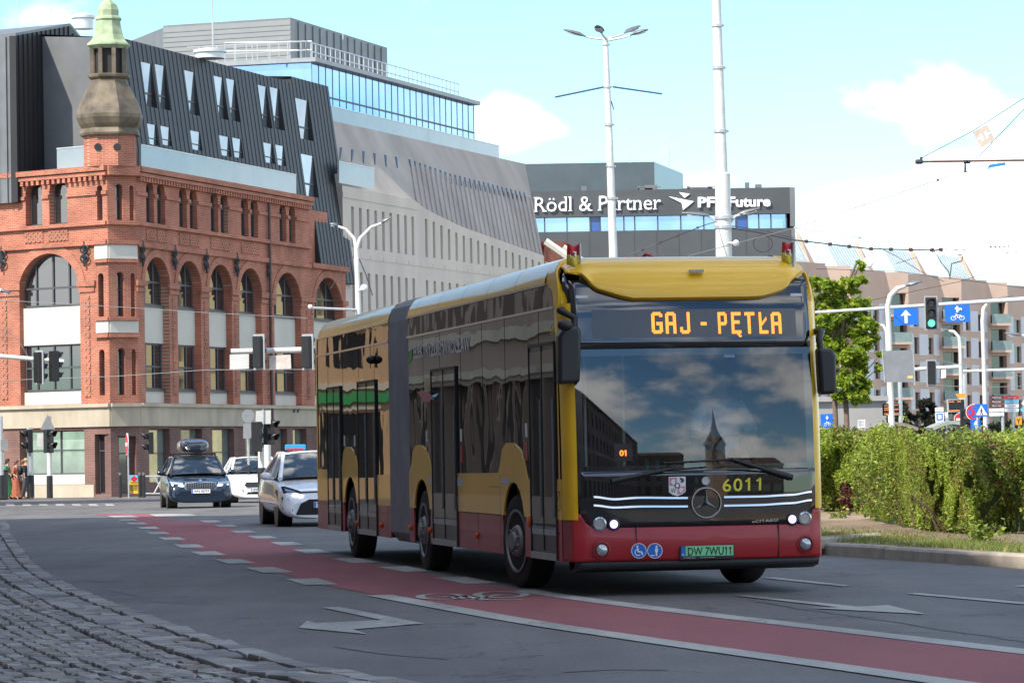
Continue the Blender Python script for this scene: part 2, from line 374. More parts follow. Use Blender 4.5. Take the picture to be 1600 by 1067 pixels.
def dash(c, d, ln, wd, dz=.008, skew=0):
    d = Vector((d.x, d.y, 0)).normalized(); n = Vector((d.y, -d.x, 0))
    q = [c - d * ln / 2 - n * wd / 2, c - d * ln / 2 + n * wd / 2, c + d * ln / 2 + n * wd / 2, c + d * ln / 2 - n * wd / 2]
    mb.add([(p.x, p.y, g(p.y) + dz) for p in q], [(0, 1, 2, 3)])
for P, last in ((dl, len(dl)), (dr, len(dr))):
    for i, c in enumerate(P):
        d = P[min(i + 1, len(P) - 1)] - P[max(i - 1, 0)]; sp = d.length / (2 if 0 < i < len(P) - 1 else 1)
        dash(c, d, min(sp * .55, 2.1), .36)
def solid_line(P, y0, wd):
    Q = [p for p in P if p.y <= y0]; band(mb, side(Q, -wd / 2), side(Q, wd / 2), .008)
solid_line(PL, gnd(556, 929).y, .26); solid_line(PR, gnd(792, 921).y, .26)
# lane arrows and thin edge lines, traced and laid on the road
def flat(pts, dz=.008):
    q = [gnd(*p, dz) for p in pts]; mb.add(q, [tuple(range(len(q)))])
s5 = lambda x, y: (400 + x * .375, 860 + y * .375)
flat([s5(*p) for p in ((275, 236), (345, 233), (700, 302), (405, 327), (468, 347), (178, 320), (212, 291), (250, 300), (525, 288))])
s6 = lambda x, y: (1000 + x * .375, 860 + y * .375)
flat([s6(*p) for p in ((390, 186), (450, 185), (905, 232), (1035, 226), (1190, 263), (690, 237), (830, 235))])
flat([s6(*p) for p in ((1105, 178), (1150, 175), (1900, 240), (1900, 250))])
flat([s6(*p) for p in ((500, 112), (560, 110), (880, 144), (850, 148))])
flat([s6(*p) for p in ((1560, 148), (1600, 143), (1900, 150), (1900, 160))])
flat([(168, 806), (205, 805), (220, 808), (180, 809)]); flat([(232, 803), (300, 803), (310, 806), (245, 807)])
for k in range(7): flat([(8 + k * 26, 786 + k * .2), (20 + k * 26, 786 + k * .2), (24 + k * 26, 790), (10 + k * 26, 790)])
# bicycle symbol: two wheels and a frame
def stroke(pts, wd):
    pts = [gnd(*p, .009) for p in pts]; band(mb, side(pts, -wd / 2), side(pts, wd / 2), 0.001)
for cx, cy, rx, ry in ((690, 931.5, 34, 4.2), (783, 928.5, 38, 4.6)):
    stroke([(cx + rx * math.cos(a), cy + ry * math.sin(a)) for a in [2 * math.pi * i / 28 for i in range(29)]], .09)
stroke([(690, 931.5), (735, 936), (783, 928.5)], .09); stroke([(700, 933), (720, 930), (760, 936.5), (815, 936.5)], .09)
tag(mb.build('road_markings', paint, recalc=False), kind='structure')
mb = MB()   # tar seams, a patch and a gully grate
def tar(pts, wd):
    P = [gnd(*p, .0) for p in pts]; Q = resample(P, .25); Q = [q + Vector((RNG.normal() * .02, RNG.normal() * .02, 0)) for q in Q]; band(mb, side(Q, -wd / 2), side(Q, wd / 2), .0035)
tar(((190, 858), (260, 856), (300, 855)), .05); tar(((130, 907), (165, 909), (190, 907)), .06); tar(((172, 922), (200, 927), (216, 931)), .05); tar(((230, 940), (330, 943), (480, 938)), .03); tar(((520, 1010), (600, 1022), (700, 1030)), .03); tar(((880, 1050), (960, 1046), (1040, 1047)), .05); tar(((620, 905), (700, 903), (760, 908)), .03); tar(((1180, 940), (1300, 958), (1420, 975), (1600, 1003)), .025)
tag(mb.build('tar_road_seams', M('tar_seam', (.035, .035, .037), .6, var=.3, scale=5), recalc=False), kind='structure')
# island on the right: kerb stones, grass verge, soil
kr = [gnd(1290, 867), gnd(1445, 877), gnd(1600, 888)]
dirk = (kr[2] - kr[0]); dirk.z = 0; dirk.normalize(); nk = Vector((-dirk.y, dirk.x, 0))
K0 = kr[0] - dirk * 24; KLn = 64
mb = MB(); gap = .012; s_ = 0
while s_ < KLn:
    p = K0 + dirk * s_; h = .15 + random.uniform(-.006, .006); j = random.uniform(-.008, .008)
    mb.prism([p + nk * j + Vector((0, 0, -.1 + g(p.y))), p + nk * (j + .02) + Vector((0, 0, h - .03 + g(p.y))), p + nk * (j + .05) + Vector((0, 0, h + g(p.y))), p + nk * .22 + Vector((0, 0, h + g(p.y))), p + nk * .22 + Vector((0, 0, -.1 + g(p.y)))], dirk * (1.0 - gap)); s_ += 1.0
tag(mb.build('kerb', kerb_stone, bevel=.006), kind='structure')
mb = MB(); rows = []
for i in range(60):
    p = K0 + dirk * (i * KLn / 59); rows.append([tuple(p + nk * d + Vector((0, 0, .14 + g(p.y) + z + RNG.normal() * .012))) for d, z in ((.20, 0), (.8, .02), (1.6, .04), (2.6, .05), (4, .06), (8, .06), (14, .05), (20, 0))])
mb.sheet(rows); tag(mb.build('soil_ground', soil, recalc=False, smooth=60), kind='structure')
mb = MB()
mb.prism([gnd(1262, 838, .2), gnd(1372, 832, .2), gnd(1378, 836, .2), gnd(1262, 844, .2)], (0, 0, -.12)); tag(mb.build('edging_kerb', kerb_stone), kind='structure')
# sett pavement on the left: every stone is geometry
mb = MB()
def sett(p, d, ln, wd, z, tilt=.0):
    d = Vector((d.x, d.y, 0)).normalized(); n = Vector((d.y, -d.x, 0)); i = .012; hz = [z + RNG.normal() * .0055 + tilt for _ in range(4)]
    B = [p, p + d * ln, p + d * ln + n * wd, p + n * wd]; ce = p + d * ln / 2 + n * wd / 2
    T_ = [b + (ce - b).normalized() * i for b in B]
    vs = [(b.x, b.y, -.05) for b in B] + [(b.x, b.y, hz[k] - .014) for k, b in enumerate(B)] + [(t.x, t.y, hz[k]) for k, t in enumerate(T_)]
    mb.add(vs, [(0, 1, 5, 4), (1, 2, 6, 5), (2, 3, 7, 6), (3, 0, 4, 7), (4, 5, 9, 8), (5, 6, 10, 9), (6, 7, 11, 10), (7, 4, 8, 11), (8, 9, 10, 11)], int(RNG.choice(4, p=(.5, .2, .2, .1))))
KQ = [p for p in KL if -2 < p.y < 92]
Ls = [0]
for a, b in zip(KQ, KQ[1:]): Ls.append(Ls[-1] + (b - a).length)
off = 0.0
for row in range(40):
    big = row < 3; wd = .21 if big else RNG.uniform(.115, .15); s_ = RNG.uniform(0, .3)
    zrow = (.035, .03, .045)[row] if big else .04 + RNG.normal() * .006
    P = side(KQ, -(off + wd)); 
    while s_ < Ls[-1] - .6:
        ln = RNG.uniform(.32, .5) if big else RNG.uniform(.13, .22)
        p = interp(P, Ls, s_); p2 = interp(P, Ls, s_ + ln)
        if p.x > -.1377 * p.y - 1.8 and not (row > 14 and p.y > 60):
            wv = .012 * math.sin(p.x * 3.1 + p.y * .7) + .010 * math.sin(p.y * 1.9 + p.x * 5)
            dd = Vector((p2.x - p.x, p2.y - p.y, 0)); jit = Vector((RNG.normal() * .006, RNG.normal() * .006, 0))
            sett(p + jit, dd, max(.05, dd.length - .016), wd - (.022 if big else .016), g(p.y) + zrow + (0 if big else wv) - (.02 if RNG.random() < .06 else 0))
        s_ += ln
    off += wd
tag(mb.build('sett_pavement', [sett_stone, M('granite_sett_dark', (.155, .153, .155), .75, var=.3, scale=2.3, bump=.25, bscale=45), M('granite_sett_pale', (.27, .265, .26), .75, var=.25, scale=2.3, bump=.25, bscale=45), M('granite_sett_brown', (.20, .175, .155), .75, var=.25, scale=2.3, bump=.25, bscale=45)], recalc=False), kind='structure')
mb = MB()  # mortar bed under the setts and the pavement behind them
PQ = [p for p in KL if -25 < p.y < 113]; band(mb, side(PQ, -.02), side(PQ, -9.0), .006); tag(mb.build('joint_ground', M('dark_joint_sand', (.035, .034, .032), .95, var=.3, scale=6), recalc=False), kind='structure')
# ------------------------------------------------------------------ articulated bus
BUSYAW = R(10.5789); fr0 = Vector((0.5043, 35.3129, 0)); BW = 2.55
b_lat = Vector((math.cos(BUSYAW), math.sin(BUSYAW), 0)); b_back = Vector((-math.sin(BUSYAW), math.cos(BUSYAW), 0))
bus = thing('articulated_bus', 'yellow and red articulated city bus showing GAJ - PĘTLA on its front display', 'bus', fr0 + b_lat * BW / 2, BUSYAW)
BM = bus_M = Matrix.Translation(bus.location) @ Matrix.Rotation(BUSYAW, 4, 'Z'); BMI = BM.inverted()
def BS(px, py, x=-1.275):            # sight line meets the door side of the bus -> (y, z) in bus space
    p = BMI @ on_plane(px, py, BM @ Vector((x, 0, 0)), b_lat); return p.y, p.z
def yf(x, z):                        # plan and rake of the front skin
    t = abs(x) / 1.275; c = .07 * t * t
    if abs(x) > 1.165: q = min(1, (abs(x) - 1.165) / .11); c += .22 * (1 - math.sqrt(max(0, 1 - q * q)))
    return c + .045 * max(0, z - .9) ** 2 + max(0, z - 2.75) * .15
def BF(px, py):                      # sight line meets the front skin -> (x, z)
    y = .05
    for _ in range(12):
        p = BMI @ on_plane(px, py, BM @ Vector((0, y, 0)), b_back); y = yf(max(-1.274, min(1.274, p.x)), p.z)
    return p.x, p.z
def SX(z):                           # half width of the side at height z
    return 1.275 if z < 2.78 else 1.275 - (z - 2.78) * .04
def skin(mb, poly, off, m=0, T=.02): # polygon (y, z) on the door side, and back in by T
    vs = [(-(SX(z) + off), y, z) for y, z in poly]; n = len(vs); v2 = [(x + T, y, z) for x, y, z in vs]
    mb.add(vs + v2, [tuple(range(n)), tuple(range(2 * n - 1, n - 1, -1))] + [(i, (i + 1) % n, n + (i + 1) % n, n + i) for i in range(n)], m)
def skin2(mb, poly, off, m=0, T=.02):  # the same on both sides
    skin(mb, poly, off, m, T); o = len(mb.v); k = len(mb.f); skin(mb, poly, off, m, T)
    for i in range(o, len(mb.v)): mb.v[i] = (-mb.v[i][0], mb.v[i][1], mb.v[i][2])
def fpatch(mb, zs, xl, xr, nx=16, off=0, m=0, back=.02):
    rows = []
    for z in zs:
        a, b = xl(z), xr(z); r = []
        for i in range(nx + 1):
            x = a + (b - a) * i / nx; r.append((x, yf(x, z) - off, z))
        rows.append(r)
    mb.sheet(rows, m)
def lin(pts):                        # piecewise linear x(z) from pixel points on the front
    q = sorted([(z, x) for x, z in (BF(*p) for p in pts)])
    return lambda z: float(np.interp(z, [a for a, b in q], [b for a, b in q]))
# --- shell
ZA, ZC, ZB = .733, 2.774, 3.02
AX = [2.80, 8.70, 14.70]             # axles
YJ0, YJ1, YE = 9.62, 11.15, 18.125   # bellows from .. to, tail
def bulge(y0, y1, zt, zs):           # outline of the panel over a wheel arch: (y, z) from rear to front
    return [(y1, zs), (y1 - .10, zs + (zt - zs) * .55), (y1 - .26, zt), (y0 + .30, zt + .0), (y0 + .12, zt - (zt - zs) * .5), (y0, zs)]
def arch(yc, r=.60, zt=1.06, n=9):   # dark opening above a wheel, from rear to front at sill height
    return [(yc + r, .33)] + [(yc + r * math.cos(math.pi * i / n), .55 + (zt - .55) * math.sin(math.pi * i / n)) for i in range(0, n + 1)] + [(yc - r, .33)]
inside = M('dark_interior', (.012, .013, .015), .9, var=.2)
saloon = M('dim_saloon_wall', (.03, .031, .034), .8, var=.3)
mb = MB()
for y0, y1 in ((3.0, YJ0), (YJ1, YE - .12)):
    mb.box((-1.24, y0, 1.2), (1.24, y1, 3.0))
    mb.box((-.78, y0 - (2.7 if y0 < 5 else 0), .34), (.78, y1, 1.2))
for y0, y1 in ((.38, 2.16), (3.46, 8.06), (9.34, YJ0), (YJ1, 14.06), (15.34, YE - .15)): mb.box((-1.235, y0, .34), (1.235, y1, 1.2))
mb.box((-1.2, .38, .34), (1.2, 3.0, .80))
mb.build('chassis', inside, bus)
body = MB()
zlo = .335
# lower panels on both sides, cut round the arches: red skirt below, yellow band above
for y0, y1, axs in ((.345, YJ0, (2.80, 8.70)), (YJ1, YE - .1, (14.70,))):
    ys = [y0]
    low, up = [(y0, zlo)], []
    for a in axs:
        A = arch(a)[::-1]                     # front to rear
        low += [q for q in A]
    low += [(y1, zlo)]
    # split the skirt at ZA: between arches
    edges = [y0] + sum([[a - .60, a + .60] for a in axs], []) + [y1]
    for i in range(0, len(edges), 2):
        e0, e1 = edges[i], edges[i + 1]; body_r = [(e0, zlo), (e1, zlo), (e1, .55), (e1 - (.04 if e1 != y1 else 0), ZA), (e0 + (.04 if e0 != y0 else 0), ZA), (e0, .55)]
        skin2(body, body_r, 0, 1)
    zy = 1.17
    top = []
    poly = [(y0, ZA)]
    for a in axs:
        poly += [(a - .56, ZA)] + [(a - .59 * math.cos(math.pi * i / 10), .62 + .46 * math.sin(math.pi * i / 10)) for i in range(1, 10)] + [(a + .56, ZA)]
    poly += [(y1, ZA), (y1, zy)]
    for a in reversed(axs):
        poly += [(a + .86, zy), (a + .74, zy + .09), (a + .62, zy + .24), (a + .40, zy + .31), (a - .05, zy + .31), (a - .42, zy + .24), (a - .62, zy + .10), (a - .78, zy - .06)]
        if a != axs[0]: poly += [(a - 1.0, zy - .02)]
    poly += [(y0, zy - .05)]
    skin2(body, poly, .002, 0)
# roof: side coves (rounded) and flat top, front module and rear module
SEAM = []
def cove(mb, y0, y1, m=0, step=1.6):
    prof = [(SX(ZB) + .008, ZB), (1.257, 3.09), (1.225, 3.16), (1.17, 3.225), (1.08, 3.265), (.98, 3.275)]
    ys = [y0]
    while ys[-1] + step < y1: ys.append(ys[-1] + step)
    ys.append(y1)
    for s in (-1, 1):
        mb.sheet([[(s * x, y, z) for x, z in prof] for y in ys], m)
        mb.sheet([[(s * x, y, z) for x, z in ((.98, 3.275), (.96, 3.12), (.93, 3.08))] for y in ys], m)
        mb.sheet([[(s * x, y, z) for x, z in prof + [(.98, 3.02)]] for y in (y0, y0 + .001)], m)
    mb.sheet([[(x, y, 3.085) for x in (-.94, 0, .94)] for y in ys], m)
    SEAM.extend([y for y in ys[1:-1]])
cove(body, .99, YJ0); cove(body, YJ1, YE - .30)
# tail: rounded end
rows = []
for z in (zlo, .733, 1.2, 2.0, 2.78, 3.02, 3.2, 3.27):
    hw = SX(z) - (0 if z < 3.1 else .1 if z < 3.25 else .25)
    rows.append([(-hw, YE - .1 - max(0, z - 2.7) * .3, z), (-hw + .06, YE - .02 - max(0, z - 2.7) * .3, z), (0, YE - max(0, z - 2.7) * .3, z), (hw - .06, YE - .02 - max(0, z - 2.7) * .3, z), (hw, YE - .1 - max(0, z - 2.7) * .3, z)])
body.sheet(rows, 0)
for s in (-1, 1):
    body.sheet([[(s * (SX(z) + .002), y, z) for z in (1.17, 2.0, 2.78, 3.02)] for y in (YE - .22, YE - .1)], 0)
# front corners: yellow uprights growing out of the roof arch, red below
for s in (-1, 1):
    xs_ = [s * x for x in (1.165, 1.19, 1.22, 1.245, 1.262, 1.2745)]
    rows = []
    for z in np.linspace(.80 if s > 0 else ZA, 2.80, 14): rows.append([(x, yf(x, z), z) for x in xs_])
    body.sheet(rows, 0)
    # upper arch: the upright turns back into the roof cove
    prof = [(1.275, 2.42), (1.275, 2.60), (1.275, 2.70), (1.275, 2.78), (1.265, 2.88), (1.258, 2.96), (1.252, 3.03), (1.246, 3.09), (1.225, 3.155), (1.17, 3.222), (1.08, 3.263), (.98, 3.275)]
    edge = [.335 + .045 * max(0, z - 2.42) + (.42 * ((z - 2.78) / .495) ** 2 if z > 2.78 else 0) for _, z in prof]
    rows = []
    for (x, z), ye in zip(prof, edge):
        yb = .44 if z < 2.5 else 1.0 - .5 * math.sqrt(max(0, 1 - ((z - 2.66) / .36) ** 2)) if 2.66 < z < 3.02 else 1.0 if z >= 3.02 else .44 + (z - 2.5) * .38
        yb = max(yb, ye + .03); rows.append([(s * (x + .003), ye + (yb - ye) * f, z) for f in (0, .33, .66, 1)])
    body.sheet(rows, 0)
    rows = []
    for (x, z), ye in zip(prof, edge):
        d = .095 - .03 * max(0, (z - 2.8) / .47); cx_, cz_ = 1.0, 2.85; k_ = min(1, max(0, (z - 2.75) / .4)); nx_, nz_ = -(1 - k_ * .7), -k_; l_ = math.hypot(nx_, nz_)
        rows.append([(s * x, ye, z), (s * (x + nx_ / l_ * d * .35), ye - .035, z + nz_ / l_ * d * .35), (s * (x + nx_ / l_ * d), ye - .03, z + nz_ / l_ * d)])
    body.sheet(rows, 0)
    body.sheet([[(s * 1.276, y, z) for y, z in ((.34 + (z - 1) * .04, z), (.42 + (z - 1) * .03, z))] for z in np.linspace(1.0, 2.45, 8)], 0)
# front lower left and right blocks on the sides (yellow box with hatch above red)
for s in (-1, 1):
    o = len(body.v); k = len(body.m)
    skin(body, [(.30, ZA), (.52, ZA), (.52, 1.055), (.36, 1.09), (.34, 1.12), (.31, 1.12)], .004, 0)
    skin(body, [(.30, zlo), (.52, zlo), (.52, ZA), (.30, ZA)], .003, 1)
    if s > 0:
        for i in range(o, len(body.v)): body.v[i] = (-body.v[i][0], body.v[i][1], body.v[i][2])
bus_body = body.build('body', [bus_yellow, bus_red], bus, smooth=35)
# --- front: bumper, black lower panel, windscreen, display
mb = MB()
zs = [.335, .37, .44, .52, .60, .66, .70, .74, .78, .82]
def bl(z): return -1.2745
rows = []
for z in zs:
    r = []
    for i in range(41):
        x = -1.2745 + 2.549 * i / 40; r.append((x, yf(x, z) - .015 * math.sin(math.pi * min(1, (z - .33) / .3)), z))
    rows.append(r)
# top edge follows the black panel: rounded lower corners
for i in range(41):
    x = rows[-1][i][0]; q = abs(x); zt = .665 + (0 if q < .95 else .0)
    if q > 1.0: zt += .19 * ((q - 1.0) / .17) ** 2.4 if q < 1.165 else .19
    zt = min(zt, .80 if x > 0 else ZA + .0) if q > 1.165 else min(zt, .85)
    k = len(rows)
    for j in range(len(rows)):
        z0 = .335 + (zs[j] - .335) / (zs[-1] - .335) * (zt - .335); yy = yf(x, z0) - .018 * math.sin(math.pi * min(1, (z0 - .33) / .33)); rows[j][i] = (x, yy, z0)
mb.sheet(rows)
bumper = mb.build('front_bumper', bus_red, bus, smooth=40, solid=.02)
mb = MB()
for x0 in (-.62, .78): mb.box((x0, yf(x0, .5) - .021, .345), (x0 + .008, yf(x0, .5) + .02, .66))
mb.build('panel_gap', black_plastic, bumper)
mb = MB(); fr = []
for i in range(33):
    x = -1.2 + 2.4 * i / 32; fr.append([(x, yf(x, .3) + .02, .335), (x, yf(x, .3) + .05, .27), (x, yf(x, .3) + .25, .235), (x, yf(x, .3) + .3, .34)])
mb.sheet(fr); mb.build('underrun_lip', black_plastic, bus, smooth=40, solid=.01)
mb = MB(); fpatch(mb, np.linspace(.655, 1.19, 12), lambda z: -(1.166 if z > .86 else 1.02 + .146 * math.sqrt(max(0, (z - .655) / .205))), lambda z: (1.166 if z > .86 else 1.02 + .146 * math.sqrt(max(0, (z - .655) / .205))), 36, .006)
front_panel = mb.build('front_panel', black_gloss, bus, smooth=50, solid=.02)
# windscreen: one can look into the cab
screen = glass_see('windscreen_glass', (.86, .90, .90), 1.0, .005, 1.85)
mb = MB(); fpatch(mb, np.linspace(1.19, 2.355, 14), lambda z: -1.166, lambda z: 1.166, 40, .004)
mb.build('windscreen', screen, bus, smooth=60)
mb = MB()   # black printed rim of the screen
rim = M('screen_print_black', (.008, .008, .009), .15, var=0)
for a, b in ((-1.166, -1.10), (1.09, 1.166)): fpatch(mb, np.linspace(1.19, 2.355, 10), lambda z, a=a: a, lambda z, b=b: b, 4, -.004)
fpatch(mb, np.linspace(2.29, 2.355, 3), lambda z: -1.11, lambda z: 1.1, 24, -.004); fpatch(mb, np.linspace(1.19, 1.24, 3), lambda z: -1.11, lambda z: 1.1, 24, -.004)
mb.build('windscreen_rim', rim, bus, smooth=60)
mb = MB(); fpatch(mb, np.linspace(2.357, 3.02, 10), lambda z: -1.172, lambda z: 1.172, 36, .003)
head = mb.build('destination_glass', M('display_glass', (.012, .013, .015), .06, spec=.9, ior=1.6, var=0), bus, smooth=60, solid=.02)
xl, zl = BF(924, 485); xr, zr = BF(1242, 482.5); zbl = BF(924, 528.5)[1]
mb = MB(); fpatch(mb, np.linspace(zbl, zl, 4), lambda z: xl, lambda z: xr, 30, .0055)
disp = mb.build('destination_display', M('led_board', (.045, .048, .055), .22, var=.15, scale=60, spec=.7), bus, smooth=60)
# dot matrix lettering
G5 = {'G': ["0111110", "1111111", "1100011", "1100000", "1100000", "1100000", "1101111", "1101111", "1100011", "1100011", "1100011", "1111111", "0111110"],
 'A': ["0111110", "1111111", "1100011", "1100011", "1100011", "1100011", "1111111", "1111111", "1100011", "1100011", "1100011", "1100011", "1100011"],
 'J': ["0000011", "0000011", "0000011", "0000011", "0000011", "0000011", "0000011", "0000011", "0000011", "1100011", "1100011", "1111111", "0111110"],
 '-': ["0000000"] * 6 + ["0111110", "0111110"] + ["0000000"] * 5,
 'P': ["1111110", "1111111", "1100011", "1100011", "1100011", "1100011", "1111111", "1111110", "1100000", "1100000", "1100000", "1100000", "1100000"],
 'E': ["1111111", "1111111", "1100000", "1100000", "1100000", "1111110", "1111110", "1100000", "1100000", "1100000", "1100000", "1111111", "1111111", "0000110", "0000011"],
 'T': ["1111111", "1111111", "0011000", "0011000", "0011000", "0011000", "0011000", "0011000", "0011000", "0011000", "0011000", "0011000", "0011000"],
 'L': ["1100000", "1100000", "1100000", "1100010", "1100110", "1101100", "1111000", "1110000", "1100000", "1100000", "1100000", "1111111", "1111111"]}
amber = M('amber_led', (.9, .3, .03), .5, var=0, emit=(1, .25, .03), es=1.15)
mb = MB(); z6 = lambda x, y: BF(840 + x * .3, 360 + y * .3)
spots = [('G', 592, 650), ('A', 665, 720), ('J', 740, 792), ('-', 842, 885), ('P', 938, 985), ('E', 1008, 1058), ('T', 1078, 1130), ('L', 1152, 1198), ('A', 1215, 1268)]
for ch, a, b in spots:
    gl = G5[ch]; xa, _ = z6(a, 480); xb, _ = z6(b, 480); zt = z6(a, 426)[1]; zb2 = z6(a, 538)[1]; dx = (xb - xa) / 7; dz = (zt - zb2) / 13
    for r_, line in enumerate(gl):
        for c_, v in enumerate(line):
            if v == '1':
                x0, z0 = xa + c_ * dx, zt - (r_ + 1) * dz; y = yf(x0, z0) - .0075
                mb.add([(x0 + dx * .04, y, z0 + dz * .04), (x0 + dx * .96, y, z0 + dz * .04), (x0 + dx * .96, y, z0 + dz * .96), (x0 + dx * .04, y, z0 + dz * .96)], [(0, 1, 2, 3)])
mb.build('display_lettering', amber, disp)
# roof fairing above the display
FP = [z6(*p) for p in ((232, 235), (262, 280), (300, 312), (390, 340), (470, 366), (1150, 357), (1215, 338), (1262, 322), (1300, 296), (1318, 262))]
fx = [p[0] for p in FP]; fz = [p[1] for p in FP]
mb = MB(); rows = []
fz2 = [min(z, 3.22) for z in fz]; xl0, xr0 = -1.185, 1.185
xsF = np.concatenate([np.linspace(xl0, -.8, 12), np.linspace(-.7, .7, 12), np.linspace(.8, xr0, 12)])
for x in xsF:
    z0 = float(np.interp(x, [xl0] + fx + [xr0], [3.10] + fz2 + [3.10])) if fx[0] > xl0 else float(np.interp(x, fx, fz2))
    q_ = abs(x) / 1.185; zt = 3.275 - .085 * (max(0, q_ - .80) / .20) ** 1.5; t = min(1, max(0, (1 - q_) / .16)); y0 = yf(min(1.16, abs(x)), z0) - .012; r = []
    for k, (fy, fzv) in enumerate(((.16, -.03), (0, -.01), (-.015 - .035 * t, .05), (-.015 - .035 * t, .12), (.045 - .02 * t, .40), (.125 - .02 * t, .66), (.24, .84), (.42, .94), (.66, .985), (.90, 1.0), (1.25, 1.0), (1.32, .55))):
        r.append((x, y0 + fy + .10 * (1 - t) * (k > 1), z0 + (zt - z0) * fzv))
    rows.append(r)
mb.sheet(rows); fair = mb.build('roof_fairing', bus_yellow, bus, smooth=45, solid=.02)
mb = MB()
for a, b in ((1075, 1097),): 
    x0, z0 = BF(a, 424); x1, z1 = BF(b, 426); mb.box((x0, yf(x0, z0) - .085, z0 - .012), (x1, yf(x0, z0) - .03, z0 + .012))
mb.build('washer_jet', M('grey_plastic', (.35, .36, .37), .4, var=.05), fair)
mb = MB()
for s in (-1, 1):
    for i in range(1):
        x0 = s * 1.06; mb.box((x0 - .06, yf(x0, 2.86) - .012, 2.845), (x0 + .06, yf(x0, 2.86) + .01, 2.875))
mb.build('marker_lamp', M('marker_lamp_lens', (.6, .62, .65), .2, var=0), bus, bevel=.004)
mb = MB()   # dark gussets beside the fairing
for s in (-1, 1):
    mb.sheet([[(s * x, y, z) for x, y, z in ((1.20, .34, 2.76), (1.215, .40, 2.96), (1.19, .50, 3.08), (1.10, .70, 3.20), (1.0, .95, 3.24))], [(s * x, y, z) for x, y, z in ((1.02, .30, 2.76), (1.02, .42, 2.96), (1.0, .55, 3.06), (.98, .75, 3.14), (.93, 1.0, 3.2))]])
mb.build('roof_gusset', black_gloss, bus, smooth=60, solid=.01)
# --- emblem, chrome strips, fleet number, crest, model badge
mb = MB()
z7 = lambda x, y: BF(840 + x * .3, 620 + y * .3)
for top in (0, 1):
    for seg in ([(290, 522 + 44 * top), (400, 534 + 43 * top), (520, 526 + 46 * top), (780, 527 + 44 * top)], [(968, 523 + 45 * top), (1150, 520 + 44 * top), (1320, 511 + 43 * top), (1425, 495 + 43 * top)]):
        P = []
        for q in seg:
            x, z = z7(*q); P.append((x, z))
        n = 20; pts = []
        for i in range(n + 1):
            u = i / n * (len(P) - 1); k = min(int(u), len(P) - 2); f = u - k; f2 = f * f * (3 - 2 * f) if True else f; x = P[k][0] * (1 - f) + P[k + 1][0] * f; z = P[k][1] * (1 - f2) + P[k + 1][1] * f2
            pts.append((x, yf(x, z) - .012, z))
        mb.sheet([[(x, y + .006, z + .019), (x, y - .010, z + .012), (x, y - .012, z - .006), (x, y + .006, z - .017)] for x, y, z in pts])
mb.build('chrome_strip', chrome, front_panel, smooth=50)
def star(mb, cx, cz, r, y, ring=.085, dep=.03):
    n = 40; prof = [(r, 0), (r * (1 - ring * .4), -dep), (r * (1 - ring * 1.1), -dep), (r * (1 - ring * 1.5), 0)]
    mb.sheet([[(cx + q * math.cos(2 * math.pi * i / n), y + h, cz + q * math.sin(2 * math.pi * i / n)) for q, h in prof] for i in range(n + 1)])
    for k in range(3):
        a = math.pi / 2 + k * 2 * math.pi / 3; d = Vector((math.cos(a), 0, math.sin(a))); p = Vector((-d.z, 0, d.x)); c = Vector((cx, y, cz)); R0 = r * .15
        tip, l, rr, top = c + d * r * .93, c + (d * math.cos(math.pi / 3) + p * math.sin(math.pi / 3)) * R0, c + (d * math.cos(math.pi / 3) - p * math.sin(math.pi / 3)) * R0, c + Vector((0, -dep * 1.1, 0))
        mb.add([tip, l, top, rr], [(0, 1, 2), (0, 2, 3)])
mb = MB(); cx, cz = z7(876, 550); star(mb, cx, cz, .152, -.005)
mb.build('star_emblem', chrome, front_panel, recalc=True)
mb = MB(); cx, cz = z7(873, 437); mb.lathe([(.04, -.012), (.04, -.018)], 24, (cx, 0, cz), 0, 'y'); star(mb, cx, cz, .038, -.02, .12, .004); mb.build('small_badge', M('badge_silver', (.5, .51, .52), .3, .6, var=0), front_panel)
def fquad(pts, off=.012):
    return [(x, yf(x, z) - off, z) for x, z in (z7(*p) for p in pts)]
mb = MB(); text(mb, '6011', fquad(((962, 494), (1163, 486), (1163, 418), (962, 426))), bold=.012, spacing=1.15)
mb.build('fleet_number', M('fleet_number_yellow', (.75, .62, .05), .5, var=.03), front_panel, recalc=False)
mb = MB(); text(mb, 'eCITARO', fquad(((1115, 655), (1252, 646), (1252, 632), (1115, 642))), bold=.02, spacing=1.1); mb.build('model_badge', chrome, front_panel, recalc=False)
mb = MB()   # city arms: quartered shield with charges and a W
def shp(pts, m, off): mb.add(fquad(pts, off), [tuple(range(len(pts)))], m)
shp(((681, 416), (770, 414), (770, 492), (752, 506), (726, 516), (700, 508), (683, 495)), 0, .010)
shp(((686, 421), (724, 420), (724, 462), (686, 463)), 1, .0115); shp(((728, 466), (766, 465), (765, 490), (748, 503), (728, 508)), 1, .0115)
shp(((692, 440), (704, 426), (716, 430), (712, 442), (720, 452), (706, 458), (698, 452)), 0, .013); shp(((732, 484), (744, 470), (760, 476), (752, 496), (740, 498)), 0, .013)
shp([(726 + 15 * math.cos(a), 461 + 14 * math.sin(a)) for a in [math.pi * i / 8 for i in range(16)]], 2, .014); shp([(726 + 9 * math.cos(a), 461 + 9 * math.sin(a)) for a in [math.pi * i / 8 for i in range(16)]], 0, .015)
shp(((736, 426), (746, 420), (758, 426), (762, 438), (752, 446), (740, 444), (750, 436)), 2, .013)
text(mb, 'W', fquad(((692, 501), (718, 500), (718, 474), (692, 475)), .0135), 2)
mb.build('city_crest', [M('crest_white', (.75, .74, .74), .5, var=.03), M('crest_pink', (.6, .2, .26), .5, var=.03), M('crest_black', (.02, .02, .02), .5, var=0)], front_panel, recalc=False)
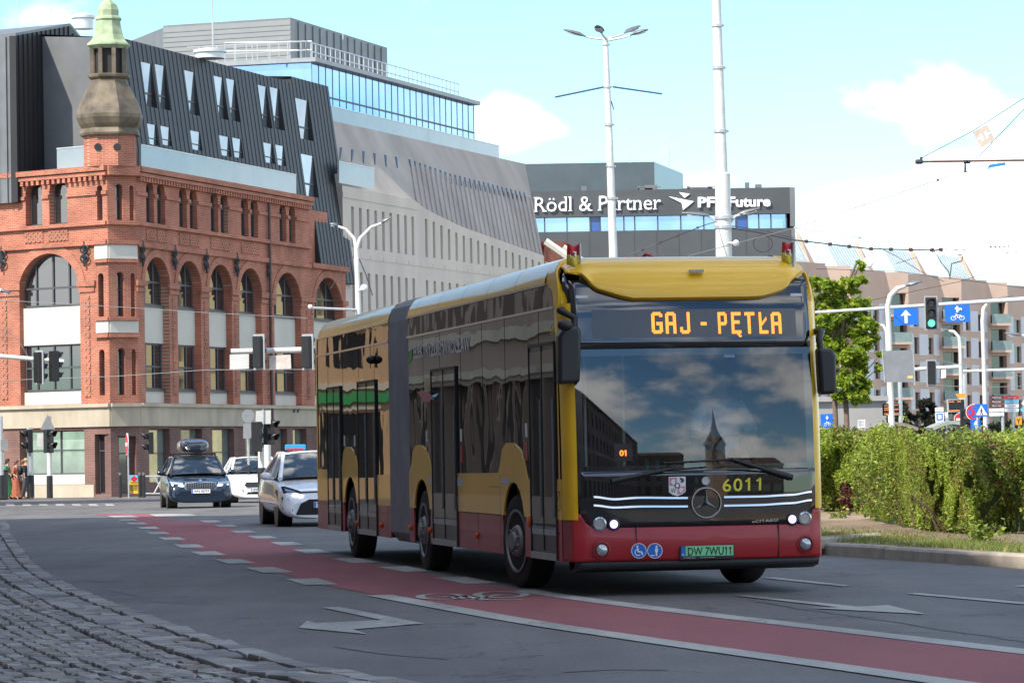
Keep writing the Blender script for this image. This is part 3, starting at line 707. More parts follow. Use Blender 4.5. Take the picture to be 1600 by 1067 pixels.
# lamps in the black panel and in the bumper
lens = M('lamp_lens', (.45, .47, .5), .08, .6, var=0); lit = M('lit_headlamp', (1, 1, 1), .3, var=0, emit=(.50, .42, 1), es=1.3)
for s, pts in ((-1, ((322, 660), (396, 662))), (1, ((1391, 631), (1325, 636)))):
    x, z = z7(*pts[0]); mb = MB(); mb.lathe([(.062, .02), (.066, -.012), (.05, -.018), (.045, -.004), (.0001, -.004)], 20, (x, yf(x, z) - .006, z), 0, 'y'); mb.build('dipped_lamp', lens, bus, smooth=40)
    x, z = z7(*pts[1]); mb = MB(); mb.lathe([(.055, .02), (.06, -.012), (.048, -.018), (.044, -.004)], 20, (x, yf(x, z) - .006, z), 0, 'y'); h = mb.build('headlamp', dark_metal, bus, smooth=40)
    mb = MB(); mb.ball((x, yf(x, z) - .012, z), .04, 12, 0, (1, .4, 1)); mb.build('bulb', lit, h, smooth=60)
for p in ((332, 797), (1392, 765)):
    x, z = z7(*p); mb = MB(); mb.lathe([(.085, .02), (.088, -.022), (.070, -.026), (.062, -.008)], 20, (x, yf(x, z) - .008, z), 0, 'y'); h = mb.build('fog_lamp', M('lamp_bezel_red', (.25, .01, .012), .5, var=0), bus, smooth=40)
    mb = MB(); mb.ball((x, yf(x, z) - .02, z), .06, 14, 0, (1, .45, 1)); mb.build('lens', lens, h, smooth=60)
# two round blue pictograms
mb = MB()
for cx_, cy_ in ((525, 800), (608, 800)):
    for rr, m, off in ((40, 1, .024), (36.5, 0, .0255)):
        mb.add(fquad([(cx_ + rr * math.cos(a), cy_ + rr * math.sin(a)) for a in [math.pi * i / 14 for i in range(28)]], off), [tuple(range(28))], m)
def shp2(pts, m=1, off=.027): mb.add(fquad(pts, off), [tuple(range(len(pts)))], m)
shp2([(516 + 6 * math.cos(a), 778 + 6 * math.sin(a)) for a in [math.pi * i / 5 for i in range(10)]]); shp2(((513, 786), (522, 785), (526, 802), (540, 802), (548, 820), (541, 822), (534, 808), (518, 808)))
for a0 in range(12):
    a, b = math.pi * (.25 + a0 * .11), math.pi * (.25 + (a0 + 1) * .11); shp2([(520 + r_ * math.cos(t), 808 + r_ * math.sin(t)) for r_, t in ((18, a), (18, b), (14, b), (14, a))])
shp2([(616 + 6 * math.cos(a), 778 + 6 * math.sin(a)) for a in [math.pi * i / 5 for i in range(10)]]); shp2(((609, 786), (623, 786), (624, 806), (620, 806), (620, 826), (612, 826), (612, 806), (608, 806))); shp2(((586, 822), (606, 822), (606, 827), (586, 827)))
mb.build('pictogram', [sign_blue, white_paint], bumper, recalc=False)
# number plate
def pq(pts, off): return fquad(pts, off)
mb = MB(); q = pq(((738, 845), (1020, 838), (1020, 764), (738, 776)), .034); q2 = pq(((738, 845), (1020, 838), (1020, 764), (738, 776)), .022)
mb.add(q + q2, [(0, 1, 2, 3), (0, 3, 7, 4), (1, 0, 4, 5), (2, 1, 5, 6), (3, 2, 6, 7)], 2)
mb.add(pq(((766, 828), (1015, 823), (1015, 769), (766, 776)), .036), [(0, 1, 2, 3)], 0); mb.add(pq(((744, 829), (764, 828), (764, 777), (744, 778)), .036), [(0, 1, 2, 3)], 1)
text(mb, 'DW 7WU11', pq(((778, 826), (1003, 819), (1003, 777), (778, 784)), .0375), 3, bold=.01); text(mb, 'PL', pq(((747, 825), (761, 825), (761, 816), (747, 816)), .0375), 4)
text(mb, 'MERCEDES-BENZ', pq(((756, 839), (820, 838), (820, 834), (756, 835)), .0375), 4); text(mb, 'GRUPA WROBEL', pq(((842, 837), (920, 835), (920, 831), (842, 833)), .0375), 4)
mb.build('number_plate', [M('plate_green', (.20, .62, .30), .4, var=.03), sign_blue, black_plastic, M('plate_black', (.01, .01, .01), .5, var=0), white_paint], bumper, recalc=False)
# wipers
mb = MB()
for a, b, c_ in (((380, 440), (700, 372), (1130, 372)), ((1320, 420), (1000, 322), (640, 340))):
    P = []
    for q in (a, b):
        x, z = z7(*q); P.append((x, yf(x, z) - .05, z))
    mb.tube([P[0], P[1]], [.03, .014], 8)
for a, b in (((560, 390), (870, 366)), ((650, 345), (1125, 320))):
    P = [(x, yf(x, z) - .035, z) for x, z in (z7(*a), z7(*b))]; mb.tube(P, .010, 6)
mb.build('wiper', black_plastic, bus, smooth=50)
# --- door side: glass bands, doors
wind = MB(); zlow = 1.10
win = M('tinted_window', (.008, .0082, .0095), .012, spec=.36, ior=1.5, var=0)
wavy = win.node_tree; nb = wavy.nodes.new('ShaderNodeTexNoise'); nb.inputs['Scale'].default_value = 1.1; nb.inputs['Detail'].default_value = 1.5
tcw = wavy.nodes.new('ShaderNodeTexCoord'); wavy.links.new(tcw.outputs['Object'], nb.inputs['Vector']); bpw = wavy.nodes.new('ShaderNodeBump'); bpw.inputs['Strength'].default_value = .10; bpw.inputs['Distance'].default_value = .05
wavy.links.new(nb.outputs['Fac'], bpw.inputs['Height']); wavy.links.new(bpw.outputs[0], wavy.nodes['Principled BSDF'].inputs['Normal'])
def wband(y0, y1, z0, z1, front=False):
    p = [(y0, z0), (y1, z0), (y1, z1), (y0, z1)]
    skin2(wind, p, -.006, 0)
segs = [.42, 1.35, 3.2, 4.55, 5.9, 7.3, 8.5, YJ0 - .03]
for a, b in zip(segs, segs[1:]): wband(a + .014, b - .014, zlow, ZC - .012)
segs2 = [YJ1 + .03, 12.4, 13.8, 15.3, 16.8, YE - .25]
for a, b in zip(segs2, segs2[1:]): wband(a + .014, b - .014, zlow, ZC - .012)
wind.build('window_band', win, bus)
mb = MB()   # glossy upper band that sweeps down at the front
for y0, y1 in ((.98, YJ0 - .02), (YJ1 + .02, YE - .3)):
    ys = np.arange(y0, y1, 1.55); ys = list(ys) + [y1]
    for a, b in zip(ys, ys[1:]): skin2(mb, [(a + .003, ZC + .012), (b - .003, ZC + .012), (b - .003, ZB - .02), (a + .003, ZB - .02)], -.002, 0)
nose = [(.98, ZC + .012), (.98, ZB - .02)] + [(1.0 - .49 * math.sin(t), 2.70 + (ZB - .01 - 2.70) * math.cos(t)) for t in np.linspace(.2, math.pi / 2, 8)] + [(.50, ZC - .2), (.43, 2.45), (.43, ZC - .35)]
skin2(mb, [(.98, ZC + .012), (.98, ZB - .02)] + [(1.0 - .485 * math.sin(t), 2.70 + (ZB - .012 - 2.70) * math.cos(t)) for t in np.linspace(.1, math.pi / 2, 9)] + [(.50, ZC + .012)], -.002, 0)
mb.build('roof_band', win, bus)
mb = MB()
for z in (ZC, ZB - .005):
    for y0, y1 in ((.52 if z == ZC else .95, YJ0), (YJ1, YE - .2)): skin2(mb, [(y0, z - .012), (y1, z - .012), (y1, z + .012), (y0, z + .012)], .012, 0, .03)
mb.build('gutter_strip', M('bright_trim', (.55, .57, .6), .18, .9, var=0), bus)
# doors on the kerb side: dark leaves with frames
doorglass = M('door_glass', (.016, .018, .02), .02, spec=.22, ior=1.45, var=0)
def door(y0, y1, zt):
    mb = MB(); skin(mb, [(y0, .40), (y1, .40), (y1, zt), (y0, zt)], .006, 0, .05)
    d = mb.build('door', M('door_frame_black', (.010, .010, .011), .3, var=.1), bus)
    ym = (y0 + y1) / 2
    for a, b in ((y0 + .03, ym - .03), (ym + .03, y1 - .03)):
        mb = MB(); skin(mb, [(a, .60), (b, .60), (b, zt - .05), (a, zt - .05)], .009, 0, .01); mb.build('door_pane', doorglass, d)
        mb = MB(); skin(mb, [(a, .575), (b, .575), (b, .63), (a, .63)], .012, 0, .01); mb.build('kick_strip', M('aluminium', (.45, .46, .47), .4, .7, var=.1), d)
        mb = MB(); mb.tube([(-1.292, a + .03, .75), (-1.292, a + .03, 1.9)], .012, 6); mb.build('grab_rail', M('grey_rail', (.2, .2, .21), .4, var=.05), d, smooth=60)
    mb = MB(); skin(mb, [(y0, .335), (y1, .335), (y1, .40), (y0, .40)], .022, 0, .05); mb.build('door_sill', MATS['aluminium'], d)
    mb = MB(); skin(mb, [(y0 - .015, zt), (y1 + .015, zt), (y1 + .015, zt + .03), (y0 - .015, zt + .03)], .02, 0, .03)
    for e_ in (y0 - .03, y1): skin(mb, [(e_, .34), (e_ + .03, .34), (e_ + .03, zt + .02), (e_, zt + .02)], .016, 0, .03)
    skin(mb, [(ym - .012, .42), (ym + .012, .42), (ym + .012, zt), (ym - .012, zt)], .014, 0, .02); mb.build('door_trim', black_plastic, d)
    return d
yA0, zt1 = BS(883, 548); yA1, _ = BS(834, 553)
door(.53, 1.80, 2.42)
yB0 = BS(713.5, 700)[0]; yB1 = BS(676.5, 700)[0]; door(yB0, yB1, 2.32)
yC0 = BS(588, 700)[0]; yC1 = BS(561, 700)[0]; door(yC0, yC1, 2.30)
yD0 = BS(533, 700)[0]; yD1 = BS(513, 700)[0]; door(yD0, yD1, 2.28)
# lettering on the window band
green = M('leaf_green', (.12, .42, .05), .5, var=.05)
def squad(pts, off=.004): return [(-(1.275 + off - .006), y, z) for y, z in (BS(*p) for p in pts)]
mb = MB(); z4 = lambda x, y: (480 + x * .3187, 300 + y * .3187)
text(mb, 'ELEKTRYZUJĘ WROCŁAW', squad([z4(*p) for p in ((520, 836), (796, 802), (796, 706), (520, 752))]), bold=.02, spacing=.95)
mb.build('slogan', M('lettering_grey', (.75, .76, .78), .5, var=.05), bus, recalc=False)
mb = MB()
for pts in (((497, 845), (498, 790), (512, 765), (514, 815)), ): mb.add(squad([z4(*p) for p in pts]), [(0, 1, 2, 3)])
mb.build('leaf_logo', green, bus, recalc=False)
mb = MB(); text(mb, '6011', squad([z4(*p) for p in ((1190, 698), (1222, 694), (1222, 640), (1190, 648))])); mb.build('side_number', MATS['fleet_number_yellow'], bus, recalc=False)
mb = MB()   # opened hopper window
skin(mb, [(7.62, 1.98), (8.42, 1.98), (8.42, 2.26), (7.62, 2.26)], -.0045, 0, .004); hop = mb.build('hopper_window', MATS['screen_print_black'], bus)
mb = MB(); mb.add([(-1.272, 7.62, 1.98), (-1.272, 8.42, 1.98), (-1.36, 8.42, 2.10), (-1.36, 7.62, 2.10)], [(0, 1, 2, 3)]); mb.build('hopper_pane', black_gloss, hop, solid=.006)
# camera pods, door buttons, reflectors, stickers
for px, py in ((887, 508), (584, 562)):
    y, z = BS(px, py); mb = MB(); mb.ball((-1.30, y, z), .055, 12, 0, (1.4, 1, 1)); mb.tube([(-1.26, y, z), (-1.30, y, z)], .025, 8); mb.build('camera_pod', black_plastic, bus, smooth=60)
orange = M('orange_lens', (.7, .12, .01), .3, var=0)
z5 = lambda x, y: (480 + x * .3373, 600 + y * .3373)
for p in ((791, 700), (573, 675), (482, 663), (346, 653), (233, 643), (1036, 634)):
    y, z = BS(*z5(*p)); r = .035 if p[0] < 1000 else .06; mb = MB(); mb.lathe([(r, 0), (r, -.02), (r * .7, -.03), (.001, -.032)], 12, (-1.277, y, z), 0, 'x'); mb.build('side_marker', orange, bus, smooth=40)
mb = MB()
for pts in (((898, 432), (940, 432), (940, 462), (898, 462)), ((695, 434), (722, 434), (722, 470), (695, 470)), ((564, 430), (580, 430), (580, 465), (564, 465)), ((322, 432), (332, 432), (332, 462), (322, 462)), ((695, 520), (703, 520), (703, 556), (695, 556))):
    q = [(-1.2795, y, z) for y, z in (BS(*z5(*p)) for p in pts)]; mb.add(q, [(0, 1, 2, 3)])
mb.build('sticker', M('sticker_grey', (.5, .52, .55), .5, var=.3, scale=40), bus, recalc=False)
mb = MB()
for p in ((1014, 310), (712, 325), (553, 325), (219, 335), (172, 335)):
    y, z = BS(*z5(*p)); skin(mb, [(y - .05, z - .09), (y + .05, z - .09), (y + .05, z + .09), (y - .05, z + .09)], -.002, 0, .01); skin(mb, [(y - .05, z + .14), (y + .05, z + .14), (y + .05, z + .28), (y - .05, z + .28)], -.002, 1, .01)
mb.build('door_button', [sign_red, MATS['lettering_grey']], bus)
mb = MB(); y, z = .42, .90   # charging hatch outline and dots on the corner block
for a, b in (((.36, .82), (.36, 1.0)), ((.36, 1.0), (.49, 1.0)), ((.49, 1.0), (.49, .82)), ((.49, .82), (.36, .82))): mb.tube([(-1.2795, *a), (-1.2795, *b)], .004, 5)
mb.lathe([(.018, 0), (.018, -.006)], 12, (-1.279, .475, .93), 0, 'x'); mb.lathe([(.012, 0), (.012, -.006)], 12, (-1.278, .42, .60), 0, 'x'); mb.build('service_hatch', black_plastic, bus)
mb = MB()
for y in (3.55, 4.9, 6.2, 9.45, 11.4, 13.9, 15.5): mb.box((-1.2778, y, .36), (-1.2765, y + .007, 1.15 if y in (3.55, 9.45, 13.9) else .73))
for y in SEAM:
    pr_ = [(1.2705, 3.03), (1.2585, 3.09), (1.2265, 3.161), (1.171, 3.2265), (1.08, 3.2665)]; mb.sheet([[(-x, y, z) for x, z in pr_], [(-x, y + .012, z) for x, z in pr_]])
mb.box((-1.2778, 3.6, 1.02), (-1.2765, 4.2, 1.026)); mb.box((-1.2778, 4.9, .52), (-1.2765, 6.2, .526))
skin(mb, [(3.5, .726), (7.2, .726), (7.2, .738), (3.5, .738)], .004, 0, .004); mb.build('panel_seam', M('seam', (.05, .04, .035), .6, var=0), bus)
# bellows
mb = MB(); rows = []; n = 44
for i in range(n + 1):
    y = YJ0 - .01 + (YJ1 - YJ0 + .02) * i / n; d = .0 if i % 2 else -.026; d += .004
    hw = 1.275 + d
    rows.append([(-hw + .1, y, .30), (-hw, y, .42), (-hw, y, 2.75), (-hw + .01, y, 3.0), (-hw + .05, y, 3.17 + d), (-hw + .19, y, 3.262 + d), (hw - .19, y, 3.262 + d), (hw - .05, y, 3.17 + d), (hw - .01, y, 3.0), (hw, y, 2.75), (hw, y, .42), (hw - .1, y, .30)])
mb.sheet(rows, close=True); mb.build('bellows', M('bellows_grey', (.27, .27, .285), .7, var=.18, scale=2, dirt=.1), bus)
# wheels
rimm = M('wheel_rim_grey', (.25, .25, .25), .55, .35, var=.25, scale=8)
def wheel(y, s, steer=0, name='wheel'):
    e = bpy.data.objects.new(name, None); C.objects.link(e); e.parent = bus; e.location = (s * (1.255 - .14), y, .478); e.rotation_euler = (0, 0, steer)
    k = s
    mb = MB(); mb.lathe([(.30, .13), (.335, .145), (.42, .14), (.462, .125), (.478, .10), (.478, -.10), (.462, -.125), (.42, -.14), (.30, -.13)], 40, (0, 0, 0), 0, 'x')
    for j in (-.05, 0, .05): mb.lathe([(.4785, j - .006), (.4795, j - .006), (.4795, j + .006)], 40, (0, 0, 0), 0, 'x', cap=False)
    mb.build('tyre', rubber, e, smooth=35)
    mb = MB(); f = k
    mb.lathe([(.31, .12 * f), (.325, .148 * f), (.30, .15 * f), (.285, .10 * f), (.275, .085 * f), (.17, .12 * f), (.15, .16 * f), (.10, .165 * f), (.09, .20 * f), (.0001, .20 * f)], 40, (0, 0, 0), 0, 'x', cap=False)
    rm_ = mb.build('rim', rimm, e, smooth=35)
    mb = MB()
    for j in range(10):
        a = 2 * math.pi * j / 10; mb.lathe([(.033, 0), (.033, .004 * f)], 10, (.102 * f + .004 * f, .225 * math.cos(a), .225 * math.sin(a)), 0, 'x'); 
    mb.build('hand_hole', black_plastic, rm_)
    mb = MB()
    for j in range(10):
        a = 2 * math.pi * (j + .5) / 10; mb.lathe([(.014, 0), (.014, .03 * f), (.008, .04 * f)], 6, (.15 * f, .128 * math.cos(a), .128 * math.sin(a)), 0, 'x')
    mb.build('wheel_nut', rimm, rm_)
for s in (-1, 1):
    wheel(AX[0], s, R(9)); wheel(AX[1], s); wheel(AX[2], s)
# mirrors
for pts, s in ((((872, 601), (906, 598), (908, 522), (905, 510), (882, 509), (872, 525)), -1), (((1281, 617), (1306, 615), (1306, 556), (1300, 545), (1277, 543), (1278, 560)), 1)):
    q = [BMI @ on_plane(px, py, BM @ Vector((0, .02, 0)), b_back) for px, py in pts]
    mb = MB(); mb.prism([(p.x, .0 - .02, p.z) for p in q], (0, .17, 0)); mi = mb.build('mirror', M('mirror_housing', (.018, .019, .021), .42, var=.1), bus, bevel=.035, seg=3, smooth=30)
    top = q[3] if s < 0 else q[4]; x0 = top.x; mb = MB(); mb.tube([(s * 1.22, .30, top.z + .16), (s * 1.29, .16, top.z + .16), (x0 + s * .03, .06, top.z + .08), (x0 + s * .05, .06, top.z - .06)], [.032, .034, .034, .03], 10); mb.build('mirror_arm', black_plastic, mi, smooth=50)
# roof gear behind the fairing
redcab = M('red_cable', (.45, .06, .04), .5, var=.1)
mb = MB()
for x0, x1, h in ((-.35, -.05, .10), (-.1, .12, .13), (.05, .35, .08), (-.5, -.3, .07), (-.02, .25, .15)):
    pts = [(x0 + (x1 - x0) * t, 2.3 + .3 * math.sin(t * 5 + x0 * 9), 3.22 + h * math.sin(math.pi * t) + .02 * math.sin(t * 17 + x0)) for t in np.linspace(0, 1, 14)]; mb.tube(pts, .018, 8)
mb.build('roof_cable', redcab, bus, smooth=60)
mb = MB()
for x0, x1, z1 in ((.18, .52, .17), (-.72, -.95, .14)): mb.tube([(x0 + (x1 - x0) * t, 2.6, 3.14 + z1 * math.sqrt(t) + .02) for t in np.linspace(0, 1, 8)], .026, 10)
mb.build('roof_pipe', M('grey_conduit', (.4, .41, .42), .4, var=.1), bus, smooth=60)
mb = MB()
for x in (-.2, .02, .2): mb.box((x - .10, 2.9, 3.09), (x + .10, 3.3, 3.22 + .03 * x)); mb.tube([(x, 2.4, 3.2), (x + .2, 2.5, 3.29), (x + .3, 2.6, 3.22)], .014, 6)
mb.box((-.9, 4.2, 3.09), (.9, 7.4, 3.24)); mb.build('battery_housing', dark_metal, bus, bevel=.02)
mb = MB(); mb.box((-.9, 12.2, 3.09), (.9, 15.4, 3.25)); mb.box((-.8, 3.9, 3.09), (.2, 4.15, 3.27)); mb.build('air_conditioner', M('roof_unit_cream', (.55, .5, .38), .5, var=.08), bus, bevel=.03)
# corner flags
flag_r, flag_y = M('flag_red', (.50, .02, .03), .75, var=.1), M('flag_yellow', (.62, .50, .05), .75, var=.1)
for base, top, inner in (((907, 440), (906, 381), (886, 388)), ((1239, 440), (1240, 378), (1222, 384))):
    A = BMI @ on_plane(*base, BM @ Vector((0, .42, 0)), b_back); B = BMI @ on_plane(*top, BM @ Vector((0, .42, 0)), b_back); I = BMI @ on_plane(*inner, BM @ Vector((0, .42, 0)), b_back)
    mb = MB(); mb.tube([(A.x, .42, A.z - .1), (B.x, .42, B.z)], .012, 8); st = mb.build('flag', M('flag_staff_grey', (.4, .41, .42), .4, .4, var=.05), bus, smooth=60)
    for m_, f0, f1 in ((flag_r, 0, .5), (flag_y, .5, 1)):
        mb = MB(); rows = []
        for v in np.linspace(f0, f1, 4):
            rows.append([(B.x + (I.x - B.x) * u, .42 + .03 * math.sin(u * 6 + v * 2), B.z - .03 * u - .20 * v - .03 * math.sin(u * 5) * u) for u in np.linspace(0, 1, 9)])
        mb.sheet(rows); mb.build('cloth', m_, st, smooth=60, solid=.003, recalc=False)
    mb = MB(); c0 = Vector((B.x + (I.x - B.x) * .55, .40, B.z - .11)); mb.add([tuple(c0 + Vector((a, b_, e))) for a, b_, e in ((-.03, 0, .04), (.03, 0, .035), (.03, 0, -.02), (0, 0, -.045), (-.03, 0, -.02))], [(0, 1, 2, 3, 4)], 0); mb.add([tuple(c0 + Vector((a, -.003, e))) for a, e in ((-.012, .03), (.02, .02), (.006, 0), (.02, -.02), (-.006, -.03), (-.018, 0))], [tuple(range(6))], 1); mb.build('flag_crest', [white_paint, MATS['crest_black']], st)
# cab: floor, dashboard, steering wheel, seat, rails, route card, lit 01 box
mb = MB(); mb.box((-1.2, .42, .80), (1.2, 3.0, .86)); mb.box((-1.2, 2.95, .8), (1.2, 3.0, 3.0)); mb.build('cab_shell', saloon, bus)
mb = MB(); mb.box((-1.2, .30, .95), (1.2, .62, 1.13)); mb.box((.18, .45, 1.0), (1.15, .85, 1.2)); mb.box((-1.19, .35, 2.45), (1.19, 1.2, 2.95)); mb.build('dashboard', M('dash_grey', (.035, .037, .04), .7, var=.15), bus, bevel=.03)
mb = MB(); c_ = Vector((.62, .98, 1.33)); ring = [c_ + Vector((.22 * math.cos(a), .12 * math.sin(a), .19 * math.sin(a))) for a in [2 * math.pi * i / 24 for i in range(25)]]; mb.tube(ring, .015, 6, cap=False); mb.tube([c_, c_ + Vector((0, -.1, -.3))], .03, 6); mb.build('steering_wheel', black_plastic, bus, smooth=60)
mb = MB(); mb.box((.35, 1.35, .86), (.9, 1.85, 1.28)); mb.box((.36, 1.78, 1.28), (.89, 1.95, 2.0)); mb.build('driver_seat', M('seat_blue', (.03, .04, .10), .8, var=.2), bus, bevel=.06)
mb = MB(); 
for x in (-.78, -.6, -.2): mb.tube([(x, 2.4, .86), (x, 2.4, 2.9)], .017, 8)
mb.build('pillar_rail', M('rail_white', (.6, .62, .62), .35, var=0), bus, smooth=60)
x0, z0 = z7(432, 308); x1, z1 = z7(468, 276)
mb = MB(); mb.box((x0 - .05, yf(x0, z0) + .05, z0 - .05), (x1 + .06, yf(x0, z0) + .09, z1 + .06)); nbx = mb.build('run_number_box', M('box_teal', (.01, .03, .03), .4, var=0), bus)
mb = MB(); yy = yf(x0, z0) + .045; text(mb, '01', [(x0, yy, z0), (x1, yy, z0), (x1, yy, z1), (x0, yy, z1)], bold=.04); mb.build('run_number', amber, nbx, recalc=False)
mb = MB(); q = lambda px, py, d: ((lambda xz: (xz[0], yf(*xz) + d, xz[1]))(BF(px, py)))
mb.add([q(1132, 558, .02), q(1149, 558, .02), q(1149, 549, .02), q(1132, 549, .02)], [(0, 1, 2, 3)]); mb.build('windscreen_sticker', M('sticker_pale', (.6, .7, .72), .5, var=0), bus)
# ------------------------------------------------------------------ buildings
def opening_wall(mb, T, t0, t1, z0, z1, ops, thick=.4, m=0, top=None):
    """wall in (t along, d inwards, z up) with real openings (ta, tb, za, zb, rise); rise > 0 makes an arched head"""
    top = top or (lambda t: z1)
    cuts = sorted(set([t0, t1] + [c for o in ops for c in o[:2] if t0 < c < t1]))
    for a, b in zip(cuts, cuts[1:]):
        mid = (a + b) / 2; st = sorted([(o[2], o[3] + o[4]) for o in ops if o[0] < mid < o[1]]); lo = z0
        for za, zb in st:
            if za > lo + 1e-4: mb.box((a, 0, lo), (b, thick, za), m, T)
            lo = max(lo, zb)
        ta, tb = top(a), top(b)
        if max(ta, tb) > lo + 1e-3: mb.prism([(a, 0, lo), (b, 0, lo), (b, 0, max(tb, lo)), (a, 0, max(ta, lo))], (0, thick, 0), m, T)
    for a, b, za, zb, rise in ops:
        if rise > 0:
            c = (a + b) / 2; r = (b - a) / 2; n = 10
            L_ = [(c - r * math.cos(math.pi / 2 * i / n), 0, zb + rise * math.sin(math.pi / 2 * i / n)) for i in range(n + 1)]
            mb.prism(L_ + [(a, 0, zb + rise)], (0, thick, 0), m, T); mb.prism([(2 * c - x, y, z) for x, y, z in L_] + [(b, 0, zb + rise)], (0, thick, 0), m, T)
def frame_T(O, d, root):
    """(t, depth inwards, z) -> coordinates in root"""
    d = Vector(d).normalized(); nin = Vector((-d.y, d.x, 0)); O = Vector(O) - root
    return lambda t, q, z: Vector((O.x, O.y, 0)) + d * t + nin * q + Vector((0, 0, z - root.z))
def pane_pts(a, b, za, zb, rise, n=10):
    c, r = (a + b) / 2, (b - a) / 2
    return [(a, za), (b, za), (b, zb)] + ([(c + r * math.cos(math.pi * i / (2 * n)), zb + rise * math.sin(math.pi * i / (2 * n))) for i in range(1, 2 * n)] if rise > 0 else []) + [(a, zb)]
def window(root, T, a, b, za, zb, rise=0, dep=.32, bars_t=(.5,), bars_z=(.5,), gm=None, fm=None, bw=.05, curtain=None):
    mb = MB(); pts = pane_pts(a, b, za, zb, rise); mb.prism([(t, dep, z) for t, z in pts], (0, .03, 0), 0, T); w_ = mb.build('window', gm, root)
    mb = MB(); H = zb + rise - za
    loop = pts + [pts[0]]
    for (t1, z1), (t2, z2) in zip(loop, loop[1:]):
        dx, dz = t2 - t1, z2 - z1; l = math.hypot(dx, dz)
        if l < 1e-4: continue
        nx, nz = -dz / l * bw, dx / l * bw
        mb.prism([(t1, dep - .04, z1), (t2, dep - .04, z2), (t2 + nx, dep - .04, z2 + nz), (t1 + nx, dep - .04, z1 + nz)], (0, .038, 0), 0, T)
    for f in bars_t:
        t = a + (b - a) * f; zt = zb + (rise * math.sqrt(max(0, 1 - (2 * f - 1) ** 2)) if rise else 0); mb.box((t - bw / 2, dep - .05, za), (t + bw / 2, dep - .004, zt), 0, T)
    for f in bars_z: z = za + H * f; mb.box((a, dep - .047, z - bw / 2), (b, dep - .004, z + bw / 2), 0, T)
    mb.build('window_frame', fm, w_); return w_
win_dark = M('window_dark_glass', (.02, .022, .024), .03, spec=1, ior=1.7, var=.3, scale=.7)
win_sky = M('window_blue_glass', (.26, .42, .66), .04, .75, var=.15, scale=.3)
frame_grey = M('window_frame_grey', (.07, .073, .078), .5, var=.1)
stone = M('sandstone_band', (.42, .36, .27), .85, var=.18, scale=.9, bump=.2, bscale=15, stretch=(1, 1, .5))
render_beige = M('beige_render_panel', (.56, .53, .46), .9, var=.07, scale=.8)
copper_brown = M('weathered_copper', (.14, .11, .075), .55, .3, var=.5, scale=1.6, bump=.2, bscale=6, dirt=.1)
copper_green = M('green_patina_copper', (.30, .37, .22), .65, .1, var=.35, scale=1.8, bump=.2, bscale=6)
seam_dark = M('dark_seam_metal', (.026, .026, .028), .5, .3, var=.25, scale=.9, stretch=(1, 1, .25))
seam_grey = M('grey_and_sunlit_metal', (.17, .175, .18), .5, .3, var=.15, scale=.8)  # plain grey sheet, also sunlight painted onto faces of the dark metal cladding
# ---- red brick corner house
rt = lambda a: Vector((math.sin(R(a)), math.cos(R(a)), 0))
dR = rt(16.36); dL = Vector((-.783, .622, 0)).normalized(); nR = Vector((dR.y, -dR.x, 0)); nL = Vector((-dL.y, dL.x, 0)); nL = nL if nL.y < 0 else -nL
P1 = at(173, 700, 158); P1.z = -.36; dB = Vector((.80, .60, 0)); LB = 1.42; P2 = P1 + dB * LB; nB = Vector((dB.y, -dB.x, 0))
bh = thing('brick_building', 'red brick corner building with arched windows and a copper onion turret', 'building', P1)
TR = frame_T(P2, dR, P1); TL0 = frame_T(P1, -dL, P1); TL = lambda t, q, z: TL0(-t, q, z); TB = frame_T(P1, dB, P1)
def FR(px, py, off=0):
    p = on_plane(px, py, P2 - nR * off, nR); return (p - P2).dot(dR), p.z
def FL(px, py):
    p = on_plane(px, py, P1, nL); return (p - P1).dot(dL), p.z
def FB(px, py):
    p = on_plane(px, py, P1, nB); return (p - P1).dot(dB), p.z
bR, bL, bB = brick('brick_street_side', tuple(dR)), brick('brick_square_side', tuple(dL)), brick('brick_corner', tuple(dB))
bRd, bLd = brick('brown_brick_street_side', tuple(dR), (.17, .075, .06), (.13, .055, .045), (.2, .15, .13)), brick('brown_brick_square_side', tuple(dL), (.23, .10, .08), (.18, .08, .06), (.25, .19, .16))
TOPZ = 13.6; tEnd = FR(541, 500)[0]; tMid = FR(483, 400)[0]; tStep = FR(418, 400)[0]
bays = [(227, 265.5), (278.5, 315), (327.5, 363.5), (374.6, 409.5), (429.5, 471), (491, 536)]
opsR = []; bayT = []
for a, b in bays:
    ta, tb = FR(a, 560)[0], FR(b, 560)[0]; bayT.append((ta, tb)); r = (tb - ta) / 2; opsR.append((ta, tb, 3.62, 9.92 - r * .86, r * .86))
pairs = [(228.5, 240.5), (245.5, 258), (280, 292), (296.5, 308), (329, 341), (344.5, 356), (376.5, 388), (391.5, 403), (436.5, 447), (451.5, 461)]
prT = []
for a, b in pairs:
    ta, tb = FR(a, 330)[0], FR(b, 330)[0]; prT.append((ta, tb)); opsR.append((ta, tb, 11.35, 12.75, .45))
gfR = [(233, 265.5), (283, 316), (332, 366), (384, 409), (437, 449), (458, 479), (496, 530)]
mb = MB(); opening_wall(mb, TR, 0, tMid, 3.55, TOPZ, [o for o in opsR if o[1] < tMid], .55, 0); opening_wall(mb, TR, tMid, tEnd, 3.55, 10.45, [o for o in opsR if o[0] > tMid], .55, 0)
mb.box((0, .9, -.2), (tEnd, 1.3, TOPZ - .3), 0, TR)
mb.build('street_wall', bR, bh)
mb = MB(); opsg = [(FR(a, 700)[0], FR(b, 700)[0], .15, 2.5, 0) for a, b in gfR]; opening_wall(mb, TR, 0, tEnd, -.6, 2.62, opsg, .7, 0); mb.build('ground_floor_wall', bRd, bh)
for a, b, za, zb, _ in opsg: window(bh, TR, a, b, za, zb, 0, .30, (), (.55,), M('shop_glass', (.34, .40, .36), .06, .6, var=.3, scale=.8), frame_grey)
